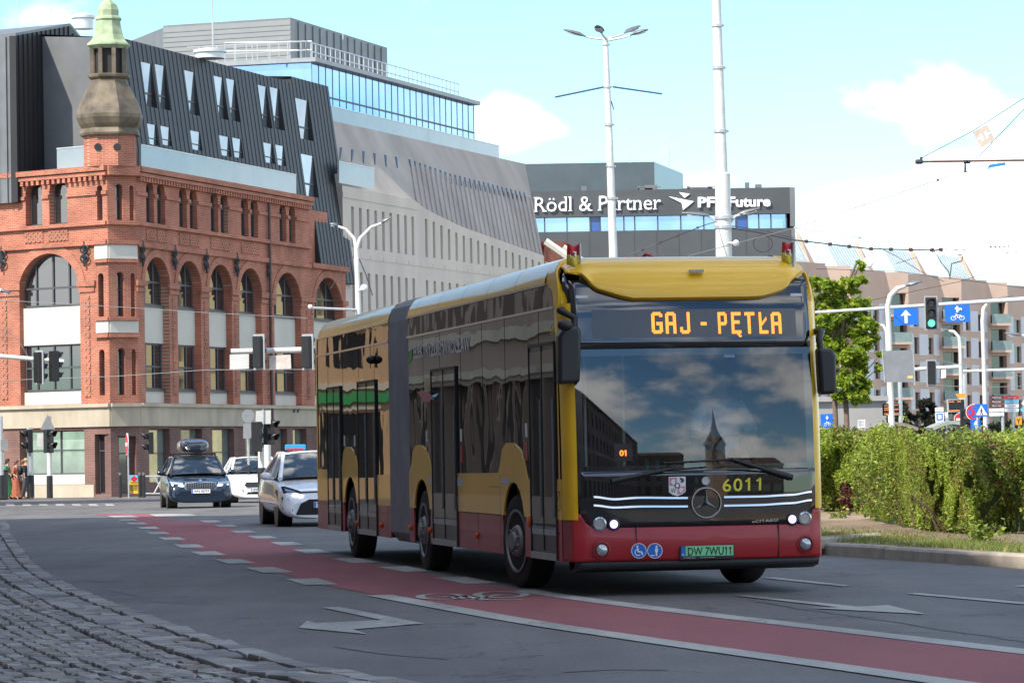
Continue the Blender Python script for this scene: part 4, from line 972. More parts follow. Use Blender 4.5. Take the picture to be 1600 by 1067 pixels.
for i, (a, b) in enumerate(bayT):
    r = (b - a) / 2; zs = 9.92 - r * .86
    window(bh, TR, a + .02, b - .02, 7.85, zs, r * .84, .42, (.34, .68), (.5,), win_dark, frame_grey, .09)
    window(bh, TR, a + .02, b - .02, 4.2, 6.22, 0, .42, (.34, .68), (.5,), win_dark, frame_grey, .09)
    mb = MB(); mb.box((a, .30, 6.22), (b, .5, 7.8), 0, TR); mb.box((a, .30, 3.6), (b, .5, 4.16), 0, TR); mb.build('beige_panel', render_beige, bh)
    mb = MB(); mb.box((a, .22, 7.78), (b, .5, 7.86), 0, TR); mb.box((a, .22, 4.14), (b, .5, 4.22), 0, TR); mb.build('window_sill', frame_grey, bh)
    mb = MB(); c = (a + b) / 2   # voussoir ring
    prev = None
    for k in range(25):
        an = math.pi * k / 24; p0 = (c - (r + .02) * math.cos(an), zs + (r * .86 + .02) * math.sin(an)); p1 = (c - (r + .36) * math.cos(an), zs + (r * .86 + .36) * math.sin(an))
        if prev: mb.prism([(prev[0][0], -.05, prev[0][1]), (p0[0], -.05, p0[1]), (p1[0], -.05, p1[1]), (prev[1][0], -.05, prev[1][1])], (0, .06, 0), 0, TR)
        prev = (p0, p1)
    mb.build('arch_ring', bR, bh)
for a, b in prT: window(bh, TR, a, b, 11.38, 12.75, .45, .24, (.5,), (.62,), win_dark, frame_grey, .07)
piers = [(0.0, bayT[0][0])] + [(bayT[i][1], bayT[i + 1][0]) for i in range(5)] + [(bayT[5][1], tEnd)]
def trim(name, mat, boxes, T):
    mb = MB()
    for a, b in boxes: mb.box(a, b, 0, T)
    return mb.build(name, mat, bh)
for a, b in piers:
    trim('impost', bR, [((a - .12, -.10, 8.62), (b + .12, .01, 8.86)), ((a - .06, -.06, 8.38), (b + .06, .012, 8.55))], TR)
trim('string_course', bR, [((0, -.14, 10.28), (tMid, .01, 10.50))], TR); trim('string_course', bR, [((0, -.16, 11.20), (tMid, .01, 11.36))], TR)
_c = [0] + [v for p in prT for v in p] + [tMid]
trim('string_course', bR, [((_c[i], -.08, 12.5), (_c[i + 1], .008, 12.66)) for i in range(0, len(_c), 2)], TR)
trim('cornice', bR, [((0, -.30, TOPZ - .10), (tMid + .1, .55, TOPZ + .12)), ((0, -.22, TOPZ - .30), (tMid + .1, .012, TOPZ - .14))] + [((t, -.2, TOPZ - .5), (t + .16, .011, TOPZ - .32)) for t in np.arange(.1, tMid, .32)], TR)
trim('cornice', bR, [((tMid + .05, -.2, 10.3), (tEnd, .5, 10.55))], TR)
trim('stone_band', stone, [((0, -.10, 2.62), (tEnd, .56, 3.45)), ((0, -.22, 3.45), (tEnd, .56, 3.60))], TR)
iron = M('wrought_iron', (.03, .04, .045), .5, .5, var=.2)
def anchor(T, t, zc):
    mb = MB(); mb.tube([T(t, -.12, zc - .55), T(t, -.12, zc + .55)], .05, 6)
    for s in (-1, 1):
        for dz in (.2, -.2): mb.tube([T(t + s * .06 + s * .17 * math.sin(q), -.12, zc + dz + .16 * math.cos(q) * (1 if dz > 0 else -1)) for q in np.linspace(0, 4.6, 9)], .035, 5)
    mb.build('wall_anchor', iron, bh)
for a, b in piers[:5]: anchor(TR, (a + b) / 2, 10.0)
light_back = M('pale_mortar_field', (.36, .27, .22), .9, var=.1)
def lattice(T, a, b, za, zb, st, mat):
    mb = MB(); mb.box((a, -.02, za), (b, .006, zb), 0, T)
    p = mb.build('lattice_panel', light_back, bh); mb = MB(); w_, h = b - a, zb - za; n = max(1, round(w_ / st)); k = max(1, round(h / st)); sx, sz = w_ / n, h / k
    for i in range(n):
        for j in range(k):
            x, z = a + i * sx, za + j * sz; e = .28
            for q in (((x, z), (x + sx * e, z), (x + sx, z + sz * (1 - e)), (x + sx, z + sz), (x + sx * (1 - e), z + sz), (x, z + sz * e)), ((x + sx, z), (x + sx, z + sz * e), (x + sx * e, z + sz), (x, z + sz), (x, z + sz * (1 - e)), (x + sx * (1 - e), z))): mb.prism([(u, -.05 - (.002 if q[0][0] > x else 0), v) for u, v in q], (0, .03, 0), 0, T)
    mb.build('lattice', mat, p)
for a, b in prT[:8]:
    lattice(TR, a - .1, b + .1, 10.60, 11.12, .27, bR)
for a, b in piers[1:6]: lattice(TR, (a + b) / 2 - .17, (a + b) / 2 + .17, 4.0, 8.2, .34, bR)
mb = MB(); mb.tube([TR(tStep, -.12, 2.6), TR(tStep, -.12, 13.4)], .07, 8); mb.build('downpipe', M('downpipe_brown', (.10, .06, .05), .6, var=.1), bh)
# square side
LL = 16.0
wa = sorted([FL(124.5, 450)[0], FL(30, 450)[0]]); wr = (wa[1] - wa[0]) / 2
bigs = [tuple(wa), (wa[0] + 5.6, wa[1] + 5.6), (wa[0] + 11.2, wa[1] + 11.2)]
smalls = [sorted([FL(105, 320)[0], FL(77, 320)[0]]), sorted([FL(66, 320)[0], FL(40, 320)[0]])]
smalls = smalls + [[a + 5.6, b + 5.6] for a, b in smalls] + [[a + 11.2, b + 11.2] for a, b in smalls]
nar = sorted([FL(162, 460)[0], FL(153.5, 460)[0]])
opsL = [(a, b, 3.62, 7.86 + .55, wr * .92) for a, b in bigs] + [(a, b, 11.35, 12.75, (b - a) / 2) for a, b in smalls] + [(nar[0], nar[1], z0, z1, .15) for z0, z1 in ((11.4, 12.75), (7.3, 9.0), (3.95, 5.75))]
mb = MB(); opening_wall(mb, TL, 0, LL, 3.55, TOPZ, opsL, .5, 0); mb.box((.9, .8, -.2), (LL, 1.2, TOPZ - .3), 0, TL); mb.build('square_wall', bL, bh)
for a, b in bigs:
    window(bh, TL, a + .02, b - .02, 7.85, 8.41, wr * .9, .35, (.25, .52, .8), (.36,), win_dark, frame_grey, .08); window(bh, TL, a + .02, b - .02, 4.2, 6.2, 0, .35, (.25, .52, .8), (.5,), win_dark, frame_grey, .08)
    mb = MB(); mb.box((a, .22, 6.2), (b, .45, 7.82), 0, TL); mb.box((a, .22, 3.6), (b, .45, 4.17), 0, TL); mb.build('beige_panel', render_beige, bh)
    mb = MB(); c = (a + b) / 2; prev = None
    for k in range(31):
        an = math.pi * k / 30; p0 = (c - (wr + .02) * math.cos(an), 8.41 + (wr * .92 + .02) * math.sin(an)); p1 = (c - (wr + .42) * math.cos(an), 8.41 + (wr * .92 + .42) * math.sin(an))
        if prev: mb.prism([(prev[0][0], -.05, prev[0][1]), (p0[0], -.05, p0[1]), (p1[0], -.05, p1[1]), (prev[1][0], -.05, prev[1][1])], (0, .06, 0), 0, TL)
        prev = (p0, p1)
    mb.build('arch_ring', bL, bh)
for a, b in smalls: window(bh, TL, a, b, 11.38, 12.75, (b - a) / 2, .35, (), (), win_dark, frame_grey, .06)
for z0, z1 in ((11.4, 12.75), (7.3, 9.0), (3.95, 5.75)): window(bh, TL, nar[0], nar[1], z0, z1, .15, .3, (), (.6,), win_dark, frame_grey, .05)
pl = [(nar[1] + .25, bigs[0][0]), (bigs[0][1], bigs[1][0]), (bigs[1][1], bigs[2][0])]
for a, b in pl:
    trim('impost', bL, [((a - .12, -.10, 8.62), (b + .12, .01, 8.86)), ((a - .06, -.06, 8.38), (b + .06, .012, 8.55))], TL); anchor(TL, (a + b) / 2, 10.0); lattice(TL, (a + b) / 2 - .17, (a + b) / 2 + .17, 3.9, 8.2, .34, bL)
for a, b in smalls: lattice(TL, a - .05, b + .05, 10.64, 11.12, .25, bL)
trim('string_course', bL, [((.0, -.14, 10.36), (LL, .01, 10.56))], TL); trim('string_course', bL, [((.0, -.16, 11.20), (LL, .01, 11.36))], TL)
_s = sorted([list(x) for x in smalls] + [list(nar)]); _c = [0] + [v for p in _s for v in p] + [LL]
trim('string_course', bL, [((_c[i], -.08, 12.5), (_c[i + 1], .008, 12.66)) for i in range(0, len(_c), 2)], TL)
trim('cornice', bL, [((-.1, -.30, TOPZ - .10), (LL, .55, TOPZ + .12)), ((-.1, -.22, TOPZ - .30), (LL, .012, TOPZ - .14))] + [((t, -.2, TOPZ - .5), (t + .16, .011, TOPZ - .32)) for t in np.arange(.1, LL, .32)], TL)
trim('stone_band', stone, [((-.05, -.10, 2.62), (LL, .5, 3.45)), ((-.08, -.22, 3.45), (LL, .5, 3.60))], TL)
g0, g1 = sorted([FL(132, 710)[0], FL(31, 710)[0]])
opl = [(.05, .95, -.25, 2.3, 0), (g0, g1, .18, 2.5, 0), (g1 + 1.0, g1 + 4.8, .18, 2.5, 0), (g1 + 5.8, g1 + 9, .18, 2.5, 0)]
mb = MB(); opening_wall(mb, TL, .0, LL, -.6, 2.62, opl, .5, 0); mb.build('ground_floor_wall', bLd, bh)
for a, b, za, zb, _ in opl[1:]:
    window(bh, TL, a, b, za + .42, zb, 0, .4, (.45,), (.55,), MATS['shop_glass'], frame_grey, .06); mb = MB(); mb.box((a, .1, za), (b, .44, za + .42), 0, TL); mb.build('shopfront_apron', render_beige, bh)
trim('plinth', stone, [((1.0, -.05, -.6), (LL, .02, .16))], TL)
window(bh, TL, .05, .95, -.25, 2.3, 0, .3, (.5,), (.72,), win_dark, frame_grey, .06)
# chamfer
opsB = []
na = sorted([FB(182.5, 460)[0], FB(193.5, 460)[0]]); nb_ = sorted([FB(204.5, 460)[0], FB(211, 460)[0]])
for z0, z1 in ((11.4, 12.75), (7.3, 9.0), (3.95, 5.75)): opsB += [(na[0], na[1], z0, z1, .2), (nb_[0], nb_[1], z0, z1, .15)]
mb = MB(); opening_wall(mb, TB, 0, LB, 3.55, TOPZ, opsB, .35, 0); mb.build('corner_wall', bB, bh)
for o in opsB: window(bh, TB, *o[:4], o[4], .25, (), (.6,), win_dark, frame_grey, .05)
trim('stone_band', stone, [((-.02, -.10, 2.62), (LB + .02, .4, 3.45)), ((-.02, -.22, 3.45), (LB + .02, .4, 3.60))], TB)
trim('inscription_block', render_beige, [((.02, -.07, 9.75), (LB, .01, 10.35)), ((.02, -.07, 6.6), (LB, .01, 7.1))], TB)
trim('inscription_block', render_beige, [((-.02, -.07, 9.75), (.75, .01, 10.35)), ((-.02, -.07, 6.6), (.72, .01, 7.1))], TL)
trim('ledge', bB, [((-.05, -.14, 7.12), (LB, .01, 7.26)), ((-.05, -.14, 6.4), (LB, .01, 6.56)), ((-.05, -.14, 9.6), (LB, .01, 9.72))], TB)
trim('ledge', bL, [((-.05, -.14, 7.12), (.76, .01, 7.26)), ((-.05, -.14, 6.4), (.76, .01, 6.56)), ((-.05, -.14, 9.6), (.76, .01, 9.72))], TL)
for nm, z0, z1, d in (('string_course', 10.36, 10.56, -.14), ('string_course', 11.20, 11.36, -.16), ('cornice', TOPZ - .3, TOPZ + .12, -.28)): trim(nm, bB, [((-.06, d, z0), (LB + .06, .01, z1))], TB)
opB = [(.35, 1.25, -.25, 2.2, 0)]
mb = MB(); opening_wall(mb, TB, 0, LB, -.6, 2.62, opB, .5, 0); mb.build('ground_floor_wall', bRd, bh); window(bh, TB, .35, 1.25, -.25, 2.2, 0, .4, (), (.7,), win_dark, frame_grey, .06)
# turret: octagonal drum and onion
tc_ = P1 + Vector((.10, 1.05, 0)) - P1; YT = 158.9; sc_ = FPX / YT
zt_ = lambda y: at(170, y, YT).z - P1.z
cx_t = at(172, 230, YT).x - P1.x; ctr = (cx_t, YT - P1.y, 0)
r8 = lambda hw: hw / sc_ / math.cos(math.pi / 8) * .985
mb = MB(); mb.lathe([(r8(40), zt_(262)), (r8(40), zt_(212)), (r8(44), zt_(208))], 8, ctr); mb.build('turret_drum', bB, bh)
mb = MB()
for px in (153, 183, 205): 
    p = on_plane(px, 230, P1 + Vector((ctr[0], ctr[1] - r8(40) * .93, 0)), (0, -1, 0)) if px < 200 else None
    if p: q = p - P1; mb.lathe([(.16, -.03), (.16, .2)], 14, (q.x, q.y - .0, q.z), 0, 'y')
mb.build('porthole', M('porthole_dark', (.01, .01, .01), .6, var=0), bh)
z1y = lambda y: zt_(y / 2.963)
mb = MB(); mb.lathe([(r8(h / 2.963), z1y(y)) for h, y in ((136, 632), (138, 622), (128, 600), (140, 580), (150, 552), (150, 535), (142, 505), (128, 470), (112, 435), (95, 405), (84, 385), (82, 374), (95, 362), (97, 352), (84, 346))], 8, ctr); mb.build('onion_dome', copper_brown, bh)
mb = MB(); mb.lathe([(r8(62 / 2.963), z1y(346)), (r8(62 / 2.963), z1y(214))], 8, ctr); mb.build('lantern_shade_core', M('lantern_shadow', (.03, .028, .025), .8, var=.1), bh)  # dark solid painted in for the shade between the lantern posts
mb = MB()
for k in range(8):
    a = 2 * math.pi * (k + .5) / 8; x, y = ctr[0] + r8(76 / 2.963) * math.cos(a), ctr[1] + r8(76 / 2.963) * math.sin(a); mb.box((x - .085, y - .085, z1y(350)), (x + .085, y + .085, z1y(210)))
mb.box((ctr[0] - .05, ctr[1] - .05, z1y(340)), (ctr[0] + .05, ctr[1] + .05, z1y(220))); mb.build('lantern_posts', copper_brown, bh)
mb = MB(); mb.lathe([(r8(80 / 2.963), z1y(230)), (r8(98 / 2.963), z1y(214)), (r8(96 / 2.963), z1y(206)), (r8(78 / 2.963), z1y(190)), (r8(66 / 2.963), z1y(165)), (r8(58 / 2.963), z1y(130)), (r8(54 / 2.963), z1y(100)), (r8(60 / 2.963), z1y(92)), (r8(58 / 2.963), z1y(84)), (r8(47 / 2.963), z1y(76)), (r8(48 / 2.963), z1y(50)), (r8(40 / 2.963), z1y(25)), (r8(20 / 2.963), z1y(5)), (r8(8 / 2.963), z1y(-20)), (r8(5 / 2.963), z1y(-90)), (.01, z1y(-95))], 8, ctr); mb.build('spire', copper_green, bh)
# ---- dark seamed attic storeys behind
am = thing('metal_clad_building', 'charcoal seamed metal building with slit windows rising behind the brick parapet', 'building', at(217, 262, 162))
A0 = Vector(am.location); lean = R(7.5); sv = Vector((-nR.x * math.sin(lean), -nR.y * math.sin(lean), math.cos(lean))); nM = (nR * math.cos(lean) + Vector((0, 0, math.sin(lean)))).normalized()
TM = lambda t, q, s_: dR * t - nM * q + sv * s_
def FM(px, py):
    p = on_plane(px, py, A0, nM) - A0; return p.dot(dR), p.dot(sv)
t_r = FM(536, 300)[0]; s_top = FM(203, 63)[1]; tst = FM(454, 120)[0]; s2 = FM(504, 133)[1]
zz = lambda a, b: (a / 2.963, b / 2.963)
mw = [((652, 290), (700, 292), (664, 488)), ((716, 298), (762, 305), (728, 500)), ((852, 325), (900, 335), (864, 525)), ((988, 350), (1032, 360), (1000, 545)), ((1046, 362), (1088, 372), (1060, 556)), ((1192, 392), (1234, 402), (1206, 585)), ((1248, 402), (1290, 412), (1262, 594)), ((1366, 455), (1425, 465), (1385, 640)),
      ((680, 570), (722, 580), (694, 668)), ((742, 582), (786, 590), (752, 670)), ((880, 603), (926, 612), (892, 692)), ((1014, 625), (1060, 635), (1030, 720)), ((1074, 636), (1116, 645), (1088, 728)), ((1218, 658), (1260, 668), (1232, 752)), ((1274, 668), (1314, 678), (1288, 764)), ((1392, 712), (1450, 722), (1410, 905))]
opm = []
for tl, tr_, bl_ in mw:
    a, b = FM(*zz(*tl)), FM(*zz(*tr_)); c_ = FM(*zz(*bl_)); opm.append((a[0], b[0], max(c_[1], -.95), (a[1] + b[1]) / 2, 0))
mb = MB(); sLow = -4.1; tLow = FM(485, 300)[0]
opening_wall(mb, TM, tLow, t_r, sLow, -1.0, [], .8, 0)
opening_wall(mb, TM, 0, t_r, -1.0, s_top, [o for o in opm if o[1] < tst] + [(a, b, c_, min(d, s2 - .25), e) for a, b, c_, d, e in opm if o and a > tst - .2], .8, 0, top=lambda t: s_top if t < tst - 1e-3 else s2)
for t in np.arange(.25, t_r, .52):
    segs_ = [(-1.0 if t < tLow else sLow, (s_top if t < tst else s2))]
    for a, b, c_, d, e in opm:
        if a - .03 < t < b + .03: segs_ = [x for lo, hi in segs_ for x in ((lo, min(hi, c_)), (max(lo, d), hi)) if x[1] - x[0] > .05]
    for lo, hi in segs_: mb.box((t - .014, -.022, lo), (t + .014, .01, hi), 0, TM)
mb.build('street_wall', seam_dark, am)
att_glass = M('attic_glass', (.27, .30, .33), .06, .65, var=.25, scale=.6)
for a, b, c_, d, e in opm:
    mb = MB(); h_ = .135 * (d - c_); mb.prism([(a, h_, c_), (b, h_, c_), (b, .03, d), (a, .03, d)], (0, .03, 0), 0, TM); w_ = mb.build('window', att_glass, am)
    mb = MB(); mb.prism([(a, h_ - .02, c_), (a + .06, h_ - .02, c_), (a + .06, .01, d), (a, .01, d)], (0, .025, 0), 0, TM); mb.prism([(a, h_ * .7 - .03, c_ + (d - c_) * .3), (b, h_ * .7 - .03, c_ + (d - c_) * .3), (b, h_ * .66 - .03, c_ + (d - c_) * .34), (a, h_ * .66 - .03, c_ + (d - c_) * .34)], (0, .03, 0), 0, TM); mb.build('window_frame', frame_grey, w_)
# end wall, roof, gable wing on the square side
def wp(px, py, Y): return at(px, py, Y) - A0
mb = MB(); e0, e1 = TM(0, 0, -1), TM(0, 0, s_top); back = Vector((-9, 4, 0))
mb.add([e0, e1, e1 + Vector((-8.0, 3.2, .6)), e0 + Vector((-8.0, 3.2, 0))], [(0, 1, 2, 3)]); mb.build('end_wall', seam_grey, am)  # pale sheet colour paints in the sun on this end of the dark metal
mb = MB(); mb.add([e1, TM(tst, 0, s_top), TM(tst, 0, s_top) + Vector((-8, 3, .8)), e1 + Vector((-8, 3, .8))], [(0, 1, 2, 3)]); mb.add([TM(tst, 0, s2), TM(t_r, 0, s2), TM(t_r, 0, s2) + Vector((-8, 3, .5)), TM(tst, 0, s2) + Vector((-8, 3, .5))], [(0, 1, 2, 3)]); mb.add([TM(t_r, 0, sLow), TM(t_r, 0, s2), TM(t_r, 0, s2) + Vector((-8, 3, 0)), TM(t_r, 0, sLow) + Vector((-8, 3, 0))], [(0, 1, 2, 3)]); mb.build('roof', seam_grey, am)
gw = thing('attic_wing', 'dark gabled metal attic wing with a recessed balcony above the brick corner', 'building', at(27, 262, 161)); G0 = Vector(gw.location)
def FG(px, py):
    p = on_plane(px, py, G0, nR) - G0; return p.dot(dR), p.z
TG = lambda t, q, z: dR * t - nR * q + Vector((0, 0, z))
t_a = FG(110, 41)[0]; zr = FG(110, 41)[1]; zl_ = FG(27, 57)[1]; t_b = t_a + 7; 
out_ = [(0, -1.5), (t_b, -1.5), (t_b, FG(135, 72)[1] - 4.5), FG(135, 72), (t_a, zr), (0, zl_)]
bal = (FG(82, 172)[0], FG(138, 172)[0], FG(82, 178)[1], FG(82, 95)[1])
mb = MB(); mb.prism([(t, 0, z) for t, z in out_], (0, .3, 0), 0, TG)
for t in np.arange(.3, t_a + 2, .5):
    zt = zl_ + (zr - zl_) * t / t_a if t < t_a else zr - (t - t_a) * 1.3; mb.box((t - .02, -.05, -1.5), (t + .02, .01, zt), 0, TG)
mb.build('gable_wall', seam_dark, gw)
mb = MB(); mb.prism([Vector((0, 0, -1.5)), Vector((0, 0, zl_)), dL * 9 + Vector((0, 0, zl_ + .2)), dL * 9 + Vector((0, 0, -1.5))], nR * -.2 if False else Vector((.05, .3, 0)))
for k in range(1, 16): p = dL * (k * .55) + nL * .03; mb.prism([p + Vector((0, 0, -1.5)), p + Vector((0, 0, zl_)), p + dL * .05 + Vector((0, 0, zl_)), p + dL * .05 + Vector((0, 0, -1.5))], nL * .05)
mb.build('square_side_wall', seam_grey, gw)  # sun side of the dark wing: light put into the paler sheet colour
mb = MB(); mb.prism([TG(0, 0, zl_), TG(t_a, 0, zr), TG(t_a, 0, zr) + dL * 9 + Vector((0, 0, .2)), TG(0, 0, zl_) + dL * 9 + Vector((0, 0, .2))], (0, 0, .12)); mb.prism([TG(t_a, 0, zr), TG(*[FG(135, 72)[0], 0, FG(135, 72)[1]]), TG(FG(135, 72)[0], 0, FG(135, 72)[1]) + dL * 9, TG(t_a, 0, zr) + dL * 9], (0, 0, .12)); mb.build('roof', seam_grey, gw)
mb = MB(); mb.box((bal[0], -1.0, bal[2] - .18), (bal[1] + 1.5, .05, bal[2]), 0, TG); b_ = mb.build('balcony', frame_grey, gw)
mb = MB(); mb.box((bal[0], -1.0, bal[2]), (bal[1] + 1.5, -.97, bal[2] + 1.0), 0, TG); mb.build('balcony_glass', glass_see('balustrade_glass', (.75, .82, .84), .9, .02, 1.5), b_)
mb = MB(); mb.box((bal[0] - .03, -1.03, bal[2] + 1.0), (bal[1] + 1.5, -.95, bal[2] + 1.06), 0, TG); mb.build('balcony_rail', steel, b_)
mb = MB(); mb.box((bal[0] + .5, -.03, bal[2]), (bal[0] + 2.2, .02, bal[3] + .4), 0, TG); mb.build('balcony_door', win_dark, gw)
for px in (24, 72, 82): 
    mb = MB(); p = FG(px + 50, 205); mb.box((p[0] - .4, -.02, p[1] - .6), (p[0] + .4, .01, p[1] + .8), 0, TG); mb.build('window', win_dark, gw)
# terrace balustrades on the parapet
bal_gl = M('balustrade_milky', (.24, .28, .30), .08, spec=.6, var=.15, scale=.5)
def balustrade(name, label, T, root_loc, a, b, z, h):
    o = thing(name, label, 'balustrade', root_loc); mb = MB(); n = max(2, int((b - a) / 1.5)); 
    mb.box((a, 0, z), (b, .03, z + h), 0, T); mb.build('glass_panel', bal_gl, o)
    mb = MB(); mb.box((a, -.02, z + h), (b, .05, z + h + .05), 0, T)
    for i in range(n + 1): t = a + (b - a) * i / n; mb.box((t - .02, .035, z), (t + .02, .08, z + h), 0, T)
    mb.build('rail', steel, o); return o
balustrade('glass_balustrade', 'long milky glass balustrade along the top of the street side cornice', lambda t, q, z: dR * t - nR * (q + .1) + Vector((0, 0, z)), P2 + Vector((0, 0, TOPZ + .48)), .9, FR(466, 290)[0], 0, .98)
balustrade('glass_balustrade', 'clear glass balustrade on the parapet between gable wing and turret drum', lambda t, q, z: dL * t - nL * (q + .2) + Vector((0, 0, z)), P1 + Vector((0, 0, TOPZ + .48)), .9, 3.2, 0, .9)
# ---- concrete office block
dC = rt(17.5); nC = Vector((dC.y, -dC.x, 0)); C0 = at(535, 300, 187.5); C0.z = -.5
cb = thing('concrete_building', 'beige concrete office block with rows of slit windows under a leaning grey wall', 'building', C0)
TC = frame_T(C0, dC, C0)
def FC(px, py):
    p = on_plane(px, py, C0, nC); return (p - C0).dot(dC), p.z
concrete = M('pale_concrete', (.60, .53, .45), .9, var=.10, scale=.5, bump=.1, bscale=9, stretch=(1, 1, .35))
concrete_d = M('weathered_concrete', (.37, .33, .295), .92, var=.22, scale=.35, bump=.2, bscale=6, stretch=(1, 1, .3))
tp = [FC(535, 290), FC(652, 313), FC(655, 322), FC(720, 354), FC(850, 400)]
ctop = lambda t: float(np.interp(t, [p[0] for p in tp], [p[1] for p in tp]))
tc1 = tp[-1][0]; ops = []; slit = []
t = FC(549, 350)[0]; pit = (FC(643, 350)[0] - FC(549, 350)[0]) / 8; k = 0
ts = [t + pit * i for i in range(9)]; t2 = FC(664, 350)[0]; p2_ = FC(676.5, 350)[0] - t2
while t2 < tc1 - .6: ts.append(t2); t2 += p2_ * .96
for t in ts:
    for z0 in (1.75, 5.1, 8.45, 11.75):
        z1 = min(z0 + 2.05, ctop(t) - .45, ctop(t + .42) - .45)
        if z1 - z0 > .5: ops.append((t, t + .40, z0, z1, 0))
mb = MB(); opening_wall(mb, TC, 0, tc1, -.3, 16, ops, .7, 0, top=ctop)
mb.box((0, -.03, 14.2), (FC(652, 313)[0], .0, 14.5), 0, TC); 
mb.build('street_wall', concrete, cb)
mb = MB(); mb.add([TC(0, 0, -.3), TC(0, 0, 15.4), TC(0, 14, 15.4), TC(0, 14, -.3)], [(0, 1, 2, 3)]); mb.add([TC(tc1, 0, -.3), TC(tc1, 0, ctop(tc1)), TC(tc1, 14, ctop(tc1)), TC(tc1, 14, -.3)], [(0, 1, 2, 3)]); mb.build('end_wall', concrete, cb)
for o in ops:
    mb = MB(); mb.box((o[0], .38, o[2]), (o[1], .42, o[3]), 0, TC); mb.build('window', win_dark, cb)
for z in (11.2, 7.85, 4.5): 
    mb = MB()
    for i, t in enumerate(np.arange(0, tc1, 2.0)):
        if z < ctop(t) - 1 and z < ctop(min(tc1, t + 2)) - .2: mb.box((t + .03, -.025, z), (min(tc1, t + 1.97), .0, z + .22), 0, TC)
    mb.build('spandrel_strip', concrete, cb)
# leaning upper wall: straight lines from the diagonal foot to the set back crest
foot = [FC(516, 296), FC(652, 313), FC(720, 354), FC(850, 396)]
Q0 = C0 - nC * 2.6
def FQ(px, py):
    p = on_plane(px, py, Q0, nC); return (p - C0).dot(dC), p.z
cr0, cr1 = FQ(505, 186), FQ(820, 256)
def lean_pt(u, v):
    t0_ = foot[0][0] + (foot[-1][0] - foot[0][0]) * u; z0_ = float(np.interp(t0_, [p[0] for p in foot], [p[1] for p in foot])) - .25
    q0 = 1.2 * max(0, 1 - u * 2.8) + .05
    t1_, z1_ = cr0[0] + (cr1[0] - cr0[0]) * u, cr0[1] + (cr1[1] - cr0[1]) * u
    return TC(t0_ + (t1_ - t0_) * v, q0 + (2.6 - q0) * v, z0_ + (z1_ - z0_) * v)
mb = MB(); mb.sheet([[lean_pt(u, v) for v in np.linspace(0, 1, 9)] for u in np.linspace(0, 1, 41)]); mb.add([lean_pt(1, 0), lean_pt(1, 1), lean_pt(1, 1) + Vector((-6, 3, 0)), lean_pt(1, 0) + Vector((-6, 3, -4))], [(0, 1, 2, 3)]); mb.sheet([[lean_pt(u, 1), lean_pt(u, 1) - nC * 3] for u in np.linspace(0, 1, 9)])
lw_ = mb.build('leaning_wall', concrete_d, cb, solid=.0)
def NL(u):
    n_ = (lean_pt(u, .7) - lean_pt(u, .5)).cross(lean_pt(min(1, u + .01), .6) - lean_pt(max(0, u - .01), .6)).normalized(); return n_ if n_.dot(nC) > 0 else -n_
mb = MB()
for u in np.linspace(.37, .985, 27):
    a, b = lean_pt(u, .03), lean_pt(u, .62); mb.prism([a - dC * .08, a + dC * .08, b + dC * .03, b - dC * .03], NL(u) * .08)
for u in ():
    a, b = lean_pt(u, .25), lean_pt(u, .60); mb.prism([a - dC * .08, a + dC * .08, b + dC * .03, b - dC * .03], NL(u) * .06)
mb.build('fins', concrete_d, lw_)
slot = M('slot_shadow_glass', (.012, .012, .014), .25, var=0)
us = [.045 + .0445 * i for i in range(7)] + [.37 + .0246 * i for i in range(25)]
for i, u in enumerate(us):
    h = .16 if u < .34 else .12 - .04 * (u - .37); a, b = lean_pt(u, .66 - h), lean_pt(u, .665); wd = .16 if u < .34 else .13
    mb = MB(); mb.prism([a - dC * .03 - NL(u) * .1, a + dC * .05 - NL(u) * .1, b + dC * wd - NL(u) * .1, b - dC * wd - NL(u) * .1], NL(u) * .13); mb.build('window', slot, lw_)
balustrade('glass_balustrade', 'pale blue glass balustrade along the crest of the leaning concrete wall', lambda t, q, z: dC * t - nC * q + Vector((0, 0, z)) + Vector((0, 0, -t * 0.0)), C0 - nC * 3.0 + dC * cr0[0] + Vector((0, 0, cr0[1] + .5)), .3, FQ(790, 250)[0] - cr0[0], -.25, 1.1)
t0b, t1b = FC(530, 285)[0], FC(585, 290)[0]
balustrade('glass_balustrade', 'short white glass balustrade on the terrace above the beige wall', lambda t, q, z: dC * t - nC * q + Vector((0, 0, z)), C0 + Vector((0, 0, 15.5)), t0b, t1b, -.1, 1.05)
# ---- glass penthouse and grey plant house behind
ph = thing('glass_penthouse', 'blue glass penthouse storey with a rooftop railing above the concrete block', 'building', at(488, 190, 194)); H0 = Vector(ph.location)
def FH(px, py):
    p = on_plane(px, py, H0, nC) - H0; return p.dot(dC), p.z
TH = lambda t, q, z: dC * t - nC * q + Vector((0, 0, z))
h_top = FH(488, 98)[1]; h_len = FH(740, 170)[0]; hb = -2.0
mb = MB(); mb.box((0, 0, hb), (h_len, 7, h_top), 0, TH); mb.build('glazing', win_sky, ph)
mb = MB(); n = 26
for i in range(n + 1): t = h_len * i / n; mb.box((t - .025, -.02, hb), (t + .025, .0, h_top), 0, TH)
mb.box((0, -.05, (h_top) * .46), (h_len, -.001, h_top * .46 + .08), 0, TH); mb.build('mullions', frame_grey, ph)
mb = MB(); mb.box((-.3, -.35, h_top), (h_len + .25, 7, h_top + .22), 0, TH); mb.build('roof', M('roof_edge_grey', (.3, .31, .32), .5, .3, var=.1), ph)
mb = MB()
